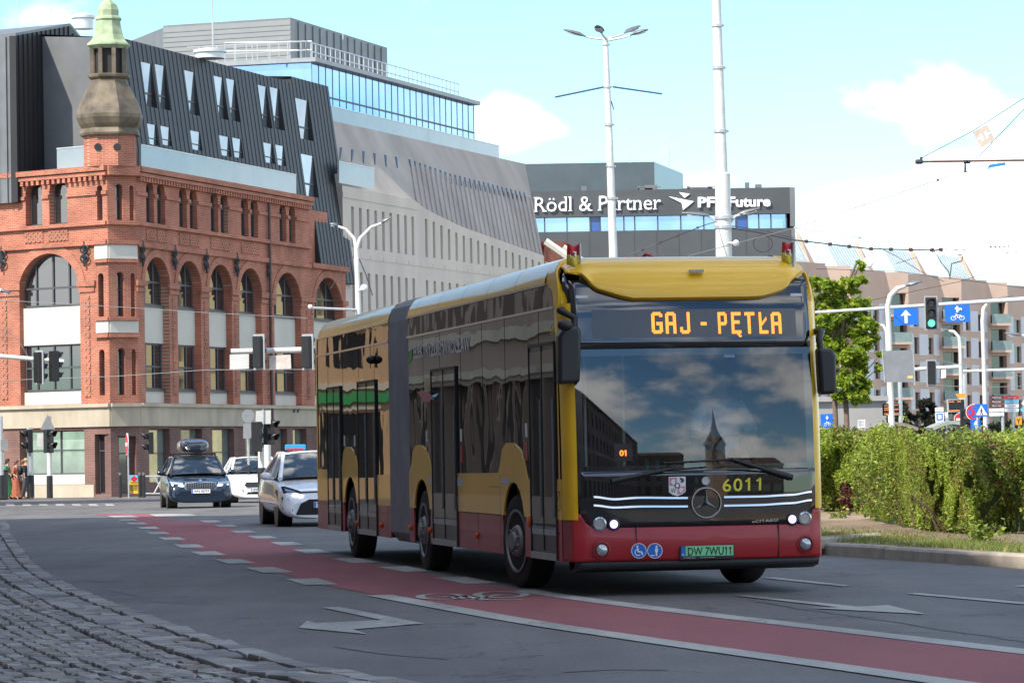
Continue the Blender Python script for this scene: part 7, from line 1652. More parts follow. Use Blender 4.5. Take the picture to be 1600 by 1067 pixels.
o, F = plate('diamond_sign', 'white blue diamond sign cut by the right edge, upper of two', ((1596, 630), (1603, 636), (1610, 630), (1603, 622)), 118, white_paint); o, F = plate('diamond_sign', 'blue diamond sign cut by the right edge, lower of two', ((1594, 640), (1602, 648), (1610, 640), (1602, 632)), 118.2, MATS['sign_light_blue'])
signal('traffic_light', 'low signal head with white lens on a post by the shelter', at(1510, 658, 124), .8, 2, -1, None, False); mb = MB(); q = foot(1511, 690, 124.3); mb.tube([(0, 0, 0), (0, 0, 1.7)], .05, 8); tagm(mb.build('signal_post', steel), q, 'grey post of the low signal by the shelter', 'post')
# ---- left side: gantry before the brick building, seen from behind
YLg = 96; gl, _ = arm('signal_gantry', 'white signal arm with two heads and white plates before the brick facade', (361, 549), (515, 546), YLg, YLg, [.07, .075, .09])
mb = MB(); q = rel(gl, 520, 546, YLg); mb.tube([q, (q.x + .1, 0, g(YLg) - gl.location.z)], .11, 12); mb.build('mast', white_pole, gl, smooth=50)
signal('traffic_light', 'black signal head seen from behind, left one on the near arm', at(408, 550, YLg - .3), .82, 3, 1, None, True, R(-35)); signal('traffic_light', 'black signal head seen from behind, right one beside the bus tail', at(484, 550, YLg - .3), .82, 3, 1, None, True, R(-35))
plate('white_plate', 'white sign back with a yellow dot at the left end of the signal arm', ((359, 577), (389, 576), (389, 553), (359, 554)), YLg - .2, M('plate_back_white', (.58, .58, .55), .5, var=.08)); plate('white_plate', 'rust stained white sign back between the two signal heads', ((421, 577), (455, 576), (454, 554), (421, 556)), YLg - .2, M('plate_back_rusty', (.60, .52, .46), .6, var=.3, scale=4))
g4, _ = arm('signal_gantry', 'signal arm entering from the left edge before the brick building', (-40, 553), (100, 565), 98, 98, .06)
signal('traffic_light', 'signal head with hoods on the arm at the left edge, left of two', at(66, 574, 97.6), .8, 3, 1, None, True, R(-50)); signal('traffic_light', 'signal head with hoods at the tip of the left edge arm', at(90, 572, 97.6), .8, 3, 1, None, False, R(-60))
g5, _ = arm('street_lamp', 'short white lamp arm poking in at the far left edge', (-30, 446), (2, 454), 110, 110, .06); lamp_head(g5, at(2, 454, 110) - Vector(g5.location), at(16, 459, 110) - Vector(g5.location), .2, .1)
# posts on the pavement before the brick building
YP = 150
def post_thing(name, label, cat, px, y0, y1, Y, r, mat=white_pole, group=None):
    b = foot(px, y0, Y); b.z = at(px, y0, Y).z; o = thing(name, label, cat, b, 0, group); h = at(px, y1, Y).z - b.z; mb = MB(); mb.tube([(0, 0, 0), (0, 0, h)], r, 10); mb.build('pole', mat, o, smooth=50); mb = MB(); mb.tube([(0, 0, 0), (0, 0, .9)], r * 1.25, 10); mb.build('base', dark_metal, o, smooth=50); return o, h
o, h = post_thing('sign_post', 'post with the grey back of a triangular sign and a pedestrian signal', 'sign post', 78, 778, 650, YP, .10); q = [at(*p, YP - .15) - Vector(o.location) for p in ((63, 671), (86, 671), (74.5, 647))]; mb = MB(); mb.prism(q, (0, .03, 0)); mb.build('sign_back', sign_grey, o)
mb = MB(); a = at(58, 697, YP - .1) - Vector(o.location); b = at(73, 677, YP - .1) - Vector(o.location); mb.box((a.x, -.1, a.z), (b.x, -.05, b.z)); mb.build('cabinet', M('cabinet_pale', (.5, .5, .48), .6, var=.1), o)
signal('pedestrian_signal', 'pedestrian signal with two hoods under the triangular sign back', at(79, 689, YP - .35), .95, 2, -1, None, False, R(60), hood=.3)
o, h = post_thing('sign_post', 'plain grey pole left of the triangular sign post', 'sign post', 48, 777, 668, YP + 1, .12, steel); signal('pedestrian_signal', 'pedestrian signal seen from behind on the plain pole', at(42, 689, YP + .7), .95, 2, -1, None, False, R(-70), hood=.3)
o, h = post_thing('sign_post', 'pole with a dark square sign at the left edge', 'sign post', 3, 777, 650, YP, .08, steel); mb = MB(); a = at(1, 704, YP - .1) - Vector(o.location); b = at(12, 686, YP - .1) - Vector(o.location); mb.box((a.x, -.1, a.z), (b.x, -.06, b.z)); mb.build('sign_plate', sign_grey, o)
o = round_sign('no_entry_sign', 'narrow no entry sign seen edge on at the brick corner door', 198, 694, YP, .45, [(circ(.5, .5, .47), sign_red, -.004), ([[(.16, .42), (.84, .42), (.84, .58), (.16, .58)]], white_paint, -.012)], True, white_paint, 'no entry signs', R(-77))
for px, lab in ((188, 'grey bollard post left of the no entry sign'), (219, 'grey bollard post right of the yellow poster'), (225, 'grey bollard post nearest the street side facade')): post_thing('bollard', lab, 'bollard', px, 777, 738, YP, .055, M('bollard_grey', (.16, .17, .17), .6, .2, var=.1), 'bollards at the corner')
po, F = plate('poster_board', 'yellow advertising board with blue sky and red flower', ((200, 771), (219, 771), (219, 742), (200, 742)), YP + .4, M('poster_yellow', (.72, .45, .04), .6, var=.1), 'poster'); symbol(po, F, [[(0, .72), (1, .68), (1, 1), (0, 1)]], M('poster_blue', (.1, .42, .60), .6, var=.15), 'sky'); symbol(po, F, [[(.5 + .28 * math.cos(a) * (1 + .2 * math.sin(5 * a)), .80 + .13 * math.sin(a) * (1 + .2 * math.cos(4 * a))) for a in np.linspace(0, 6.2, 16)]], sign_red, 'flower', -.009); symbol(po, F, [[(.2, y), (.8, y), (.8, y + .04), (.2, y + .04)] for y in (.58, .46, .38, .30, .2)], MATS['plate_black'], 'print', -.009)
fe = thing('cross_fence', 'low steel railing with crossed bars by the ground floor windows', 'railing', foot(250, 775, YP + 3)); f0 = Vector(fe.location); mb = MB(); 
for a, b in (((240, 742), (256, 772)), ((256, 742), (240, 772)), ((227, 744), (262, 744)), ((227, 771), (262, 771))): mb.tube([at(*a, YP + 3) - f0, at(*b, YP + 3) - f0], .035, 6)
mb.build('bars', steel, fe)
signal('traffic_light', 'signal head with white top seen from the side at the dark ground floor', at(231, 692, YP - 3), .85, 2, -1, None, False, R(-75), hood=.3)
# sign cluster beside the roof box
YC_ = 118
o, h = post_thing('sign_post', 'post with the grey backs of an octagonal and a square sign', 'sign post', 389, 770, 640, YC_ + 2, .035, steel); c = Vector(o.location)
q = [at(387.5 + 10.2 * math.cos(a), 650 + 11 * math.sin(a), YC_ + 1.8) - c for a in [math.pi / 8 + math.pi / 4 * i for i in range(8)]]; mb = MB(); mb.prism(q, (0, .03, 0)); mb.build('octagon_back', sign_grey, o); q = [at(*p, YC_ + 1.8) - c for p in ((380, 685), (398, 684), (397, 662), (380, 662))]; mb = MB(); mb.prism(q, (0, .03, 0)); mb.build('square_back', sign_grey, o); 
o, h = post_thing('signal_post', 'white post with two signals and a rectangular sign back before the facade', 'signal post', 409, 775, 645, YC_, .10); c = Vector(o.location); mb = MB(); q = [at(*p, YC_ - .2) - c for p in ((399, 663), (423, 662), (423, 641), (400, 642))]; mb.prism(q, (0, .03, 0)); mb.build('sign_back', M('plate_back_pale', (.5, .5, .47), .5, var=.1), o); mb = MB(); mb.tube([at(411, 668, YC_ - .25) - c, at(411, 639, YC_ - .25) - c], .02, 6); mb.build('bracket', steel, o)
o, h = post_thing('signal_post', 'second white post close behind the double signal post', 'signal post', 419, 775, 672, YC_ + 1, .11)
signal('traffic_light', 'black signal head on the left of the double post', at(404, 682, YC_ - .3), .95, 3, 1, None, False, R(-30)); signal('pedestrian_signal', 'signal head with pale hood on the right of the double post', at(424, 675, YC_), .8, 2, -1, None, False, R(55), hood=.32)
# ------------------------------------------------------------------ overhead wires
wire_m = M('wire_dark', (.05, .05, .055), .5, .3, var=0); wire_l = M('wire_grey', (.25, .25, .25), .5, .4, var=0); insul = M('insulator_brown', (.07, .03, .025), .4, var=0)
def wire(label, pts, Ys, r, beads=(), sag=0, m=None):
    P = [at(x, y, Y) for (x, y), Y in zip(pts, Ys)]; o = thing('overhead_wire', label, 'wire', P[0], 0, 'overhead wires'); Q = []
    for i in range(len(P) - 1):
        for k in range(8): t = k / 8; Q.append(P[i].lerp(P[i + 1], t) - P[0] - Vector((0, 0, sag * 4 * t * (1 - t))))
    Q.append(P[-1] - P[0]); mb = MB(); mb.tube(Q, r, 5); mb.build('cable', m or wire_m, o, smooth=60)
    if beads:
        mb = MB()
        for x in beads:
            for i, ((xa, ya), (xb, yb)) in enumerate(zip(pts, pts[1:])):
                if min(xa, xb) <= x <= max(xa, xb): t = (x - xa) / (xb - xa); q = P[i].lerp(P[i + 1], t) - P[0] - Vector((0, 0, sag * 4 * t * (1 - t))); mb.lathe([(r * 1.2, -r * 2.5), (r * 3.0, -r * 2), (r * 3.0, r * 2), (r * 1.2, r * 2.5)], 8, tuple(q), 0, 'z')
        mb.build('insulator', insul, o, smooth=50)
    return o
wire('black span wire with brown beads right of the bus roof', ((1130, 355), (1180, 362), (1240, 375), (1360, 389), (1460, 391), (1472, 390)), (112, 112, 112, 112, 113, 113), .022, (1260, 1297, 1327, 1361, 1392, 1423, 1456, 1470))
wire('thin grey wire climbing from the bus roof to the cross beam', ((1075, 400), (1243, 356), (1500, 270), (1560, 262)), (112, 105, 96, 94), .012, (1468,), 0, wire_l)
wire('thin wire from the office corner down past the attic roofs', ((1243, 357), (1340, 371), (1460, 388), (1640, 398)), (112, 115, 116, 118), .010)
wire('thin steep wire falling towards the apartment roofs', ((1340, 371), (1400, 400), (1440, 425), (1475, 440)), (115, 118, 120, 122), .010)
wire('beaded wire from the bus roof to the thick mast', ((985, 398), (1030, 380), (1100, 352), (1124, 345)), (110, 110, 111, 112), .014, (1004, 1032, 1058, 1090))
wire('short twisted wire right of the thick mast', ((1138, 352), (1200, 362), (1240, 372)), (112, 112, 112), .010)
wire('wire with a ring chain at the right edge', ((1470, 393), (1545, 386), (1577, 385), (1640, 384)), (113, 113, 113, 113), .010, (1548, 1555, 1562, 1569, 1576))
wire('pair wire under the ring chain wire', ((1472, 399), (1540, 398), (1640, 390)), (114, 114, 114), .010)
wire('thin wire rising to the right edge above the attic roofs', ((1400, 412), (1520, 375), (1640, 345)), (118, 118, 118), .009)
wire('slack black jumper hanging beside the gantry', ((1460, 392), (1470, 410), (1482, 424), (1485, 436)), (113, 113, 113, 113), .013)
wire('curved black jumper above the green light', ((1504, 400), (1503, 408), (1487, 412), (1484, 436)), (113, 113, 113, 113), .016)
wire('thin wire from the right edge falling left behind the gantry', ((1640, 395), (1500, 440), (1330, 476)), (120, 121, 122), .009)
wire('upper thin wire crossing the apartment block', ((1275, 420), (1400, 424), (1640, 455)), (125, 125, 125), .009)
wire('lower thin wire crossing the apartment block', ((1430, 600), (1520, 605), (1640, 603)), (160, 160, 160), .014, (), 0, wire_l)
wire('thin wire crossing the apartment block at mid height', ((1270, 548), (1450, 560), (1640, 596)), (160, 160, 160), .012, (), 0, wire_l)
wire('thin wire before the brick facade, upper of three', ((-20, 468), (160, 478), (330, 489), (480, 497)), (100, 100, 100, 100), .008, (), 0, wire_l)
wire('thin wire before the brick facade, middle of three', ((-20, 595), (180, 588), (320, 578), (500, 577)), (100, 100, 100, 100), .008, (), 0, wire_l)
wire('slanting wire before the big arched window', ((5, 510), (28, 530), (60, 585)), (100, 100, 100), .008, (), 0, wire_l)
wire('dark stay wire falling from the two armed lamp', ((557, 395), (572, 430), (582, 462)), (128, 128, 128), .02); wire('dark stay wire left of the two armed lamp', ((557, 395), (530, 430), (516, 452)), (128, 128, 128), .012)
# section insulator beam with its plate
bm = thing('cross_beam', 'brown tube with insulators hanging in the sky at the right edge', 'catenary beam', at(1436, 253, 92)); b0_ = Vector(bm.location); YQ = 92
rusty = M('rust_brown', (.16, .075, .05), .7, .3, var=.3, scale=6)
mb = MB(); mb.tube([(0, 0, 0), rel(bm, 1640, 250, YQ)], .028, 8); mb.build('tube', rusty, bm, smooth=60)
mb = MB(); mb.lathe([(.05, -.09), (.06, -.05), (.06, .05), (.05, .09)], 10, (0.0, 0, 0), 0, 'x'); mb.tube([(.05, 0, 0), (.06, 0, .12)], .035, 6)
for px in (1513, 1509): q = rel(bm, px, 253, YQ); mb.lathe([(.05, -.05), (.05, .05)], 8, tuple(q), 0, 'x')
q = rel(bm, 1508, 254, YQ); mb.tube([q, q + Vector((0, 0, -.25))], [.02, .035], 6); mb.build('insulator', wire_m, bm)
mb = MB(); a, b = rel(bm, 1543, 263, YQ), rel(bm, 1572, 258, YQ); mb.prism([a, b, b + Vector((-.02, 0, .07)), a + Vector((.05, 0, .09))], (0, .08, 0)); mb.build('section_block', M('section_blue', (.03, .20, .45), .5, var=.1), bm)
wire('stay wire above the cross beam holding the square plate', ((1440, 247), (1520, 205), (1640, 128)), (92, 92, 92), .011); wire('second stay wire from the cross beam to the right edge', ((1526, 249), (1555, 218), (1640, 130)), (92, 92, 92), .011)
pl_ = thing('square_plate', 'pale tilted square plate with a broken white symbol on the stay wire', 'catenary sign', at(1537, 213, 91.9)); c = Vector(pl_.location); zq = lambda x, y: at(1240 + x * .3, 100 + y * .3, 91.9) - c
mb = MB(); mb.prism([zq(975, 440), zq(1052, 398), zq(1008, 315), zq(932, 355)], (0, .015, 0)); mb.build('plate', M('plate_cream', (.52, .44, .36), .6, var=.12), pl_); mb = MB()
for pts in (((957, 388), (972, 380), (967, 368), (978, 362), (994, 400), (984, 406), (978, 394), (962, 400)), ((990, 356), (1002, 350), (1007, 362), (1022, 354), (1028, 366), (1012, 374), (1018, 386), (1006, 392))): mb.add([zq(*p) + Vector((0, -.006, 0)) for p in pts], [tuple(range(8))])
mb.build('symbol', white_paint, pl_, recalc=False)
for x, y, lab in ((505, 773, 'left of two on the stone ledge above the roof box car'), (510, 773, 'right of two on the stone ledge above the roof box car')): pass
pg = MB(); pg.ball((0, 0, .10), .10, 10, 0, (1.5, .8, .8)); pg.ball((.14, 0, .2), .05, 8); pg.tube([(-.12, 0, .1), (-.3, 0, .06)], [.05, .02], 6)
pgo = pg.build('pigeon', M('pigeon_grey', (.06, .065, .08), .7, var=.3, scale=10), None, smooth=60); tp_ = FR(455, 627)[0]; pgo.location = P2 + dR * tp_ - nR * -.05 + Vector((0, 0, 3.60 + .36 - .36)); tag(pgo, 'dark pigeon on the stone ledge, left of the pair', 'pigeon', 'pigeons on the ledge'); p2g = dup(pgo, label='dark pigeon on the stone ledge, right of the pair'); p2g.location = P2 + dR * (tp_ + .55) + nR * .05 + Vector((0, 0, 3.6))
# ------------------------------------------------------------------ cars
car_glass = M('car_glass', (.015, .02, .024), .03, spec=1, ior=1.65, var=0); car_dark = M('car_black_trim', (.012, .012, .013), .4, var=.1); drl = M('daylight_lamp', (1, 1, 1), .3, var=0, emit=(.80, .82, 1), es=5)
alloy = M('alloy_wheel', (.35, .36, .37), .3, .8, var=.1)
def car(label, px, Y, yaw, paint, Ln, W, H, kind, plate_txt, group=None, front=True, gy=None):
    b = at(px, 780, Y); b.z = g(Y); o = thing('car', label, 'car', b, yaw, group); hw = W / 2
    # body: stations from nose to tail: y, half width low / mid / shoulder, z bottom / shoulder / centre top
    hood, belt = {'estate': (.80, .93), 'hatch': (.80, .95), 'sedan': (.78, .90)}[kind]; tail = {'estate': 1.0, 'hatch': 1.0, 'sedan': 1.02}[kind]
    st = [(0.00, .78, .80, .66, .17, .46, .50), (.05, .90, .92, .78, .15, .58, .64), (.16, .96, .98, .85, .15, hood - .12, hood - .06), (.40, .96, .99, .90, .18, hood - .06, hood + .01), (.80, .98, 1.0, .92, .18, hood, hood + .08), (1.30, .98, 1.0, .93, .18, belt - .03, hood + .16), (1.9, .98, 1.0, .93, .18, belt, belt + .02), (2.9, .98, 1.0, .93, .18, belt + .02, belt + .04), (Ln - .75, .98, 1.0, .92, .20, belt + .05, tail), (Ln - .25, .94, .97, .86, .24, belt + .02, tail), (Ln, .80, .84, .74, .30, .80, .84)]
    rows = []
    for y, a, m_, s_, zb, zs, zt in st:
        half = [(0, zb), (a * hw * .8, zb), (a * hw, zb + .10), (m_ * hw, (zb + zs) * .52), ((m_ + s_) / 2 * hw, zs - .06), (s_ * hw, zs), (s_ * hw * .72, zs + (zt - zs) * .6), (0, zt)]; rows.append([(x, y, z) for x, z in half] + [(-x, y, z) for x, z in half[-2:0:-1]])
    mb = MB(); mb.sheet(rows, close=True); mb.add(rows[0], [tuple(range(len(rows[0])))]); mb.add(rows[-1], [tuple(range(len(rows[-1])))]); mb.build('body', paint, o, smooth=60, sub=2)
    # greenhouse
    wb, rf, rr, re = {'estate': (1.25, 2.05, Ln - .75, Ln - .22), 'hatch': (1.25, 2.05, Ln - 1.0, Ln - .30), 'sedan': (1.22, 2.05, Ln - 1.75, Ln - .85)}[kind]
    zb_ = belt - .02; bw, rw = hw * .92, hw * .66; zr_ = H - .05
    A = [(-bw * .86, wb, zb_ + .02), (0, wb - .16, zb_ + .05), (bw * .86, wb, zb_ + .02)]; Bp = [(-rw * .95, rf, zr_), (0, rf - .10, zr_ + .03), (rw * .95, rf, zr_)]
    mb = MB(); n = 8; rows = []
    for v in np.linspace(0, 1, 5):
        r_ = []
        for u in np.linspace(-1, 1, 9): x0, x1 = bw * .87 * u, rw * .96 * u; y0, y1 = wb - .16 * (1 - u * u), rf - .10 * (1 - u * u); z0, z1 = zb_ + .05 - .03 * u * u, zr_ + .03 - .03 * u * u; bow = .05 * math.sin(math.pi * v); r_.append((x0 + (x1 - x0) * v, y0 + (y1 - y0) * v - bow * .6, z0 + (z1 - z0) * v + bow * .5))
        rows.append(r_)
    mb.sheet(rows); mb.build('windscreen', car_glass, o, smooth=60)
    for s in (-1, 1):
        mb = MB(); mb.sheet([[(s * (bw + .0), y, zb_ + .03) for y in (wb + .1, (wb + re) / 2, re - .05)], [(s * (rw + (bw - rw) * .45), y, zb_ + (zr_ - zb_) * .55) for y in (wb + .55, (wb + re) / 2, re - .22)], [(s * (rw + .03), y, zr_ - .02) for y in (rf + .08, (rf + rr) / 2, rr)]]); mb.build('side_window', car_glass, o, smooth=60)
        mb = MB(); mb.tube([(s * bw * .92, wb - .02, zb_ + .02), (s * (bw * .90 + rw) / 2 * 1.01, (wb + rf) / 2 - .03, (zb_ + zr_) / 2 + .03), (s * rw * .99, rf, zr_)], [.05, .04, .04], 8); mb.tube([(s * rw * .99, rf, zr_), (s * rw * 1.01, (rf + rr) / 2, zr_ + .01), (s * rw * .99, rr, zr_)], .045, 8); mb.tube([(s * rw * .99, rr, zr_), (s * bw * .93, re, zb_ + .05)], [.05, .08], 8); mb.tube([(s * (rw + .02), (rf + rr) / 2 - .1, zr_), (s * (bw + .005), (rf + rr) / 2 - .15, zb_)], .035, 6); mb.build('roof_pillar', paint, o, smooth=60)
    mb = MB(); rows = []
    for y in np.linspace(rf - .02, rr + .02, 8): rows.append([(x, y - (.10 * (1 - (x / rw) ** 2) if y < rf + .1 else 0), zr_ + (.045 * (1 - (x / rw) ** 2)) + .02 * math.sin(math.pi * (y - rf) / (rr - rf))) for x in np.linspace(-rw, rw, 9)])
    mb.sheet(rows); mb.build('roof', paint, o, smooth=60, solid=.02)
    mb = MB(); mb.sheet([[(x, rr, zr_ + .03) for x in (-rw, 0, rw)], [(x * bw / rw, re, zb_ + .04) for x in (-rw, 0, rw)]]); mb.build('rear_window', car_glass, o)
    # wheels
    wy = (.92, Ln - 1.02)
    for y in wy:
        for s in (-1, 1):
            e = bpy.data.objects.new('wheel', None); C.objects.link(e); e.parent = o; e.location = (s * (hw - .15), y, .325)
            mb = MB(); mb.lathe([(.22, .10), (.30, .105), (.325, .08), (.325, -.08), (.30, -.105), (.22, -.10)], 26, (0, 0, 0), 0, 'x'); mb.build('tyre', rubber, e, smooth=40)
            mb = MB(); mb.lathe([(.225, s * .09), (.21, s * .105), (.20, s * .06)], 26, (0, 0, 0), 0, 'x', cap=False)
            for k in range(5): a = 2 * math.pi * k / 5; mb.prism([(s * .075, .03 * math.cos(a + 1.57) + .03 * math.cos(a), .03 * math.sin(a + 1.57) + .03 * math.sin(a)), (s * .075, .21 * math.cos(a + .16), .21 * math.sin(a + .16)), (s * .075, .21 * math.cos(a - .16), .21 * math.sin(a - .16)), (s * .075, .03 * math.cos(a - 1.57) + .03 * math.cos(a), .03 * math.sin(a - 1.57) + .03 * math.sin(a))], (s * .02, 0, 0))
            mb.build('rim', alloy, e)
        for s in (-1, 1): mb = MB(); mb.lathe([(.365, s * (hw - .30)), (.365, s * (hw - .018))], 26, (0, y, .345), 0, 'x'); mb.build('wheel_arch', car_dark, o)
    for s in (-1, 1): mb = MB(); mb.ball((s * (hw + .10), wb + .32, belt + .06), .11, 12, 0, (1.1, .55, .72)); mb.tube([(s * (hw - .05), wb + .34, belt), (s * (hw + .04), wb + .33, belt + .03)], .03, 6); mb.build('mirror', paint, o, smooth=60)
    if not front: return o, b
    def fq(pts, off): # polygon (x, z) hugging the nose
        R_ = []
        for x, z in pts:
            u = abs(x) / hw; y = .02 + (.10 * u ** 2 if z > .52 else .015 * u ** 2) + .30 * max(0, u - .72) ** 1.2 * 2.2 + (max(0, z - .55) * .55) + max(0, .34 - z) * .1; R_.append((x, y - off, z))
        return R_
    def face(name, pts, mat, off=.03, th=.05, parent=None, bev=0):
        mb = MB(); q = fq(pts, off); mb.prism(q, (0, th, 0)); return mb.build(name, mat, parent or o, bevel=bev)
    mir = lambda pts: [(-x, z) for x, z in pts]
    if kind == 'estate':
        gpts = [(-.44, .60), (-.38, .54), (.38, .54), (.44, .60), (.40, .70), (.12, .715), (0, .70), (-.12, .715), (-.40, .70)]; face('grille_frame', [(x * 1.08, .63 + (z - .63) * 1.22) for x, z in gpts], chrome, .045, .06); gr = face('grille', gpts, car_dark, .055, .05)
        mb = MB()
        for k in range(17): x = -.40 + .05 * k; mb.box((x - .006, fq([(x, .6)], .07)[0][1], .555), (x + .006, fq([(x, .6)], .05)[0][1], .69))
        mb.build('grille_slat', alloy, gr)
        for m_ in (lambda p: p, mir): hl_ = face('headlamp', m_([(.47, .63), (.80, .66), (.86, .76), (.50, .72)]), lens, .02, .06); face('daylight_strip', m_([(.48, .615), (.76, .63), (.80, .66), (.50, .645)]), drl, .04, .04, hl_)
        mb = MB(); face('lower_intake', [(-.78, .30), (.78, .30), (.74, .42), (-.74, .42)], car_dark, .02, .06); face('bumper_trim', [(-.80, .24), (.80, .24), (.80, .275), (-.80, .275)], alloy, .03, .05)
        for m_ in (lambda p: p, mir): face('bumper_vent', m_([(.50, .40), (.82, .42), (.84, .52), (.62, .50)]), car_dark, .03, .05)
        face('badge', [(.045 * math.cos(a), .775 + .045 * math.sin(a)) for a in np.linspace(0, 5.9, 14)], chrome, .05, .05); px0, pz0, pz1 = .26, .42, .53
    elif kind == 'hatch':
        gr = face('grille', [(-.46, .56), (-.40, .50), (.40, .50), (.46, .56), (.40, .66), (-.40, .66)], car_dark, .05, .05); px0, pz0, pz1 = .26, .36, .47
        for m_ in (lambda p: p, mir): hl_ = face('headlamp', m_([(.50, .66), (.84, .70), (.84, .80), (.56, .73)]), lens, .02, .06); face('daylight_strip', m_([(.52, .65), (.80, .68), (.82, .705), (.54, .68)]), drl, .04, .04, hl_); face('fog_lamp', m_([(.48, .34), (.76, .36), (.72, .45), (.52, .43)]), car_dark, .03, .05)
        face('lower_intake', [(-.42, .24), (.42, .24), (.36, .34), (-.36, .34)], car_dark, .03, .05); face('bumper_trim', [(-.6, .19), (.6, .19), (.6, .22), (-.6, .22)], alloy, .03, .05)
    else:
        face('lower_grille', [(-.60, .23), (.60, .23), (.50, .44), (.34, .52), (-.34, .52), (-.50, .44)], car_dark, .05, .05); face('upper_slot', [(-.55, .645), (.55, .645), (.55, .67), (-.55, .67)], car_dark, .04, .05); px0, pz0, pz1 = .26, .36, .47
        for m_ in (lambda p: p, mir):
            hl_ = face('headlamp', m_([(.46, .60), (.80, .64), (.84, .76), (.78, .775), (.50, .68)]), car_dark, .025, .06); face('daylight_strip', m_([(.46, .575), (.62, .59), (.64, .63), (.48, .615)]), drl, .045, .04, hl_)
            face('headlamp_lens', m_([(.58, .645), (.76, .675), (.78, .73), (.60, .675)]), lens, .035, .04, hl_)
            face('bumper_crease', m_([(.72, .52), (.80, .54), (.80, .34), (.66, .24), (.70, .24), (.84, .34), (.84, .57), (.74, .55)]), car_dark, .035, .05); face('fog_lamp', m_([(.70 + .05 * math.cos(a), .31 + .05 * math.sin(a)) for a in np.linspace(0, 5.7, 12)]), lens, .04, .05)
        face('hood_line', [(-.50, .675), (.50, .675), (.50, .69), (-.50, .69)], chrome, .03, .03)
    mb = MB(); y = fq([(0, pz0)], .075)[0][1]; mb.box((-px0, y, pz0), (px0, y + .02, pz1)); pl_ = mb.build('number_plate', white_paint, o); mb = MB(); mb.add([(-px0 + .005, y - .003, pz0 + .005), (-px0 + .04, y - .003, pz0 + .005), (-px0 + .04, y - .003, pz1 - .005), (-px0 + .005, y - .003, pz1 - .005)], [(0, 1, 2, 3)]); mb.build('euro_band', sign_blue, pl_, recalc=False)
    mb = MB(); text(mb, plate_txt, [(-px0 + .06, y - .003, pz0 + .02), (px0 - .02, y - .003, pz0 + .02), (px0 - .02, y - .003, pz1 - .02), (-px0 + .06, y - .003, pz1 - .02)], bold=.02); mb.build('plate_lettering', MATS['plate_black'], pl_, recalc=False)
    mb = MB(); mb.tube([(-.7, wb - .10, zb_ + .05), (0, wb - .20, zb_ + .07), (.7, wb - .10, zb_ + .05)], .018, 5); mb.build('wiper', car_dark, o)
    # driver seen dimly is left to the glass; seats behind the screen are not readable at this size
    return o, b
blue_paint = M('petrol_blue_paint', (.003, .012, .026), .2, coat=.5, var=.05); white_car = M('white_car_paint', (.80, .81, .82), .3, coat=1, var=.02)
c1, b1 = car('petrol blue estate car with a black roof box driving towards the camera', 314, 104.5, R(9.0), blue_paint, 4.69, 1.83, 1.47, 'estate', 'WN 4573T')
c2, b2 = car('white hatchback half hidden behind the blue estate car', 405, 119, R(9.0), white_car, 4.4, 1.82, 1.47, 'hatch', 'ZK 781')
c3, b3 = car('white saloon car following close behind the bus tail', 511, 70.5, R(10), white_car, 4.63, 1.78, 1.435, 'sedan', 'WE 62K')
rb = thing('roof_box', 'glossy black roof box strapped on the petrol blue estate car', 'roof box', b1 + Matrix.Rotation(R(9), 3, 'Z') @ Vector((0, 2.0, 1.50)), R(9)); rows = []
for y, w_, h in ((-.05, .20, .10), (.05, .36, .26), (.25, .42, .36), (.7, .44, .41), (1.4, .44, .41), (1.85, .40, .34), (2.0, .25, .14)): rows.append([(w_ * math.copysign(abs(math.cos(a)) ** .6, math.cos(a)), y, .06 + h * .5 + h * .5 * math.copysign(abs(math.sin(a)) ** .75, math.sin(a))) for a in [2 * math.pi * k / 20 for k in range(20)]])
mb = MB(); mb.sheet(rows, close=True); mb.add(rows[0], [tuple(range(20))]); mb.add(rows[-1], [tuple(range(20))]); mb.build('shell', M('roof_box_black', (.008, .008, .01), .12, coat=.8, var=0), rb, smooth=60, sub=1)
mb = MB()
for y in (.45, 1.5): mb.box((-.62, y - .03, .0), (.62, y + .03, .04)); mb.box((-.62, y - .03, -.08), (-.57, y + .03, .03)); mb.box((.57, y - .03, -.08), (.62, y + .03, .03))
mb.build('cross_bar', car_dark, rb)
tx = MB(); tx.box((-.2, 0, 0), (.2, .12, .11)); t_ = tx.build('taxi_sign', M('taxi_blue', (.02, .30, .55), .4, var=.05), None, bevel=.02); tagm(t_, at(462, 703, 72.6), 'small blue and red roof sign behind the white saloon roof', 'taxi sign'); t_.rotation_euler = (0, 0, R(10)); mb = MB(); mb.box((-.19, -.004, -.0), (.15, .0, .035)); mb.build('red_stripe', sign_red, t_)
red_car = M('dull_red_paint', (.24, .05, .05), .35, coat=.7, var=.05); silver_car = M('silver_blue_paint', (.30, .34, .38), .3, .5, coat=.7, var=.05); dark_car = M('dark_blue_car_paint', (.03, .05, .09), .3, coat=.8, var=.05)
for px, Y, pn, lab in ((1433, 96, silver_car, 'silver blue car roof showing over the hedge left of the red one'), (1450, 120, red_car, 'dull red car roof showing over the hedge'), (1395, 104, dark_car, 'dark blue car roof behind the grey lamp post'), (1424, 128, silver_car, 'small silver car far behind the lamp post')):
    o, b = car(lab, px, Y, R(-14 if px < 1460 else -20) + math.pi, pn, 4.3, 1.76, 1.46, 'hatch', '', 'cars parked beyond the hedge', False)
bn = thing('dark_case', 'dark upright object cut by the left edge beside the pedestrians', 'bin', foot(-4, 780, 152)); mb = MB(); mb.box((-.35, -.3, 0), (.42, .3, 1.15)); mb.box((-.38, -.33, 1.15), (.45, .33, 1.25)); mb.build('casing', M('case_black', (.02, .02, .024), .5, var=.1), bn, bevel=.05)
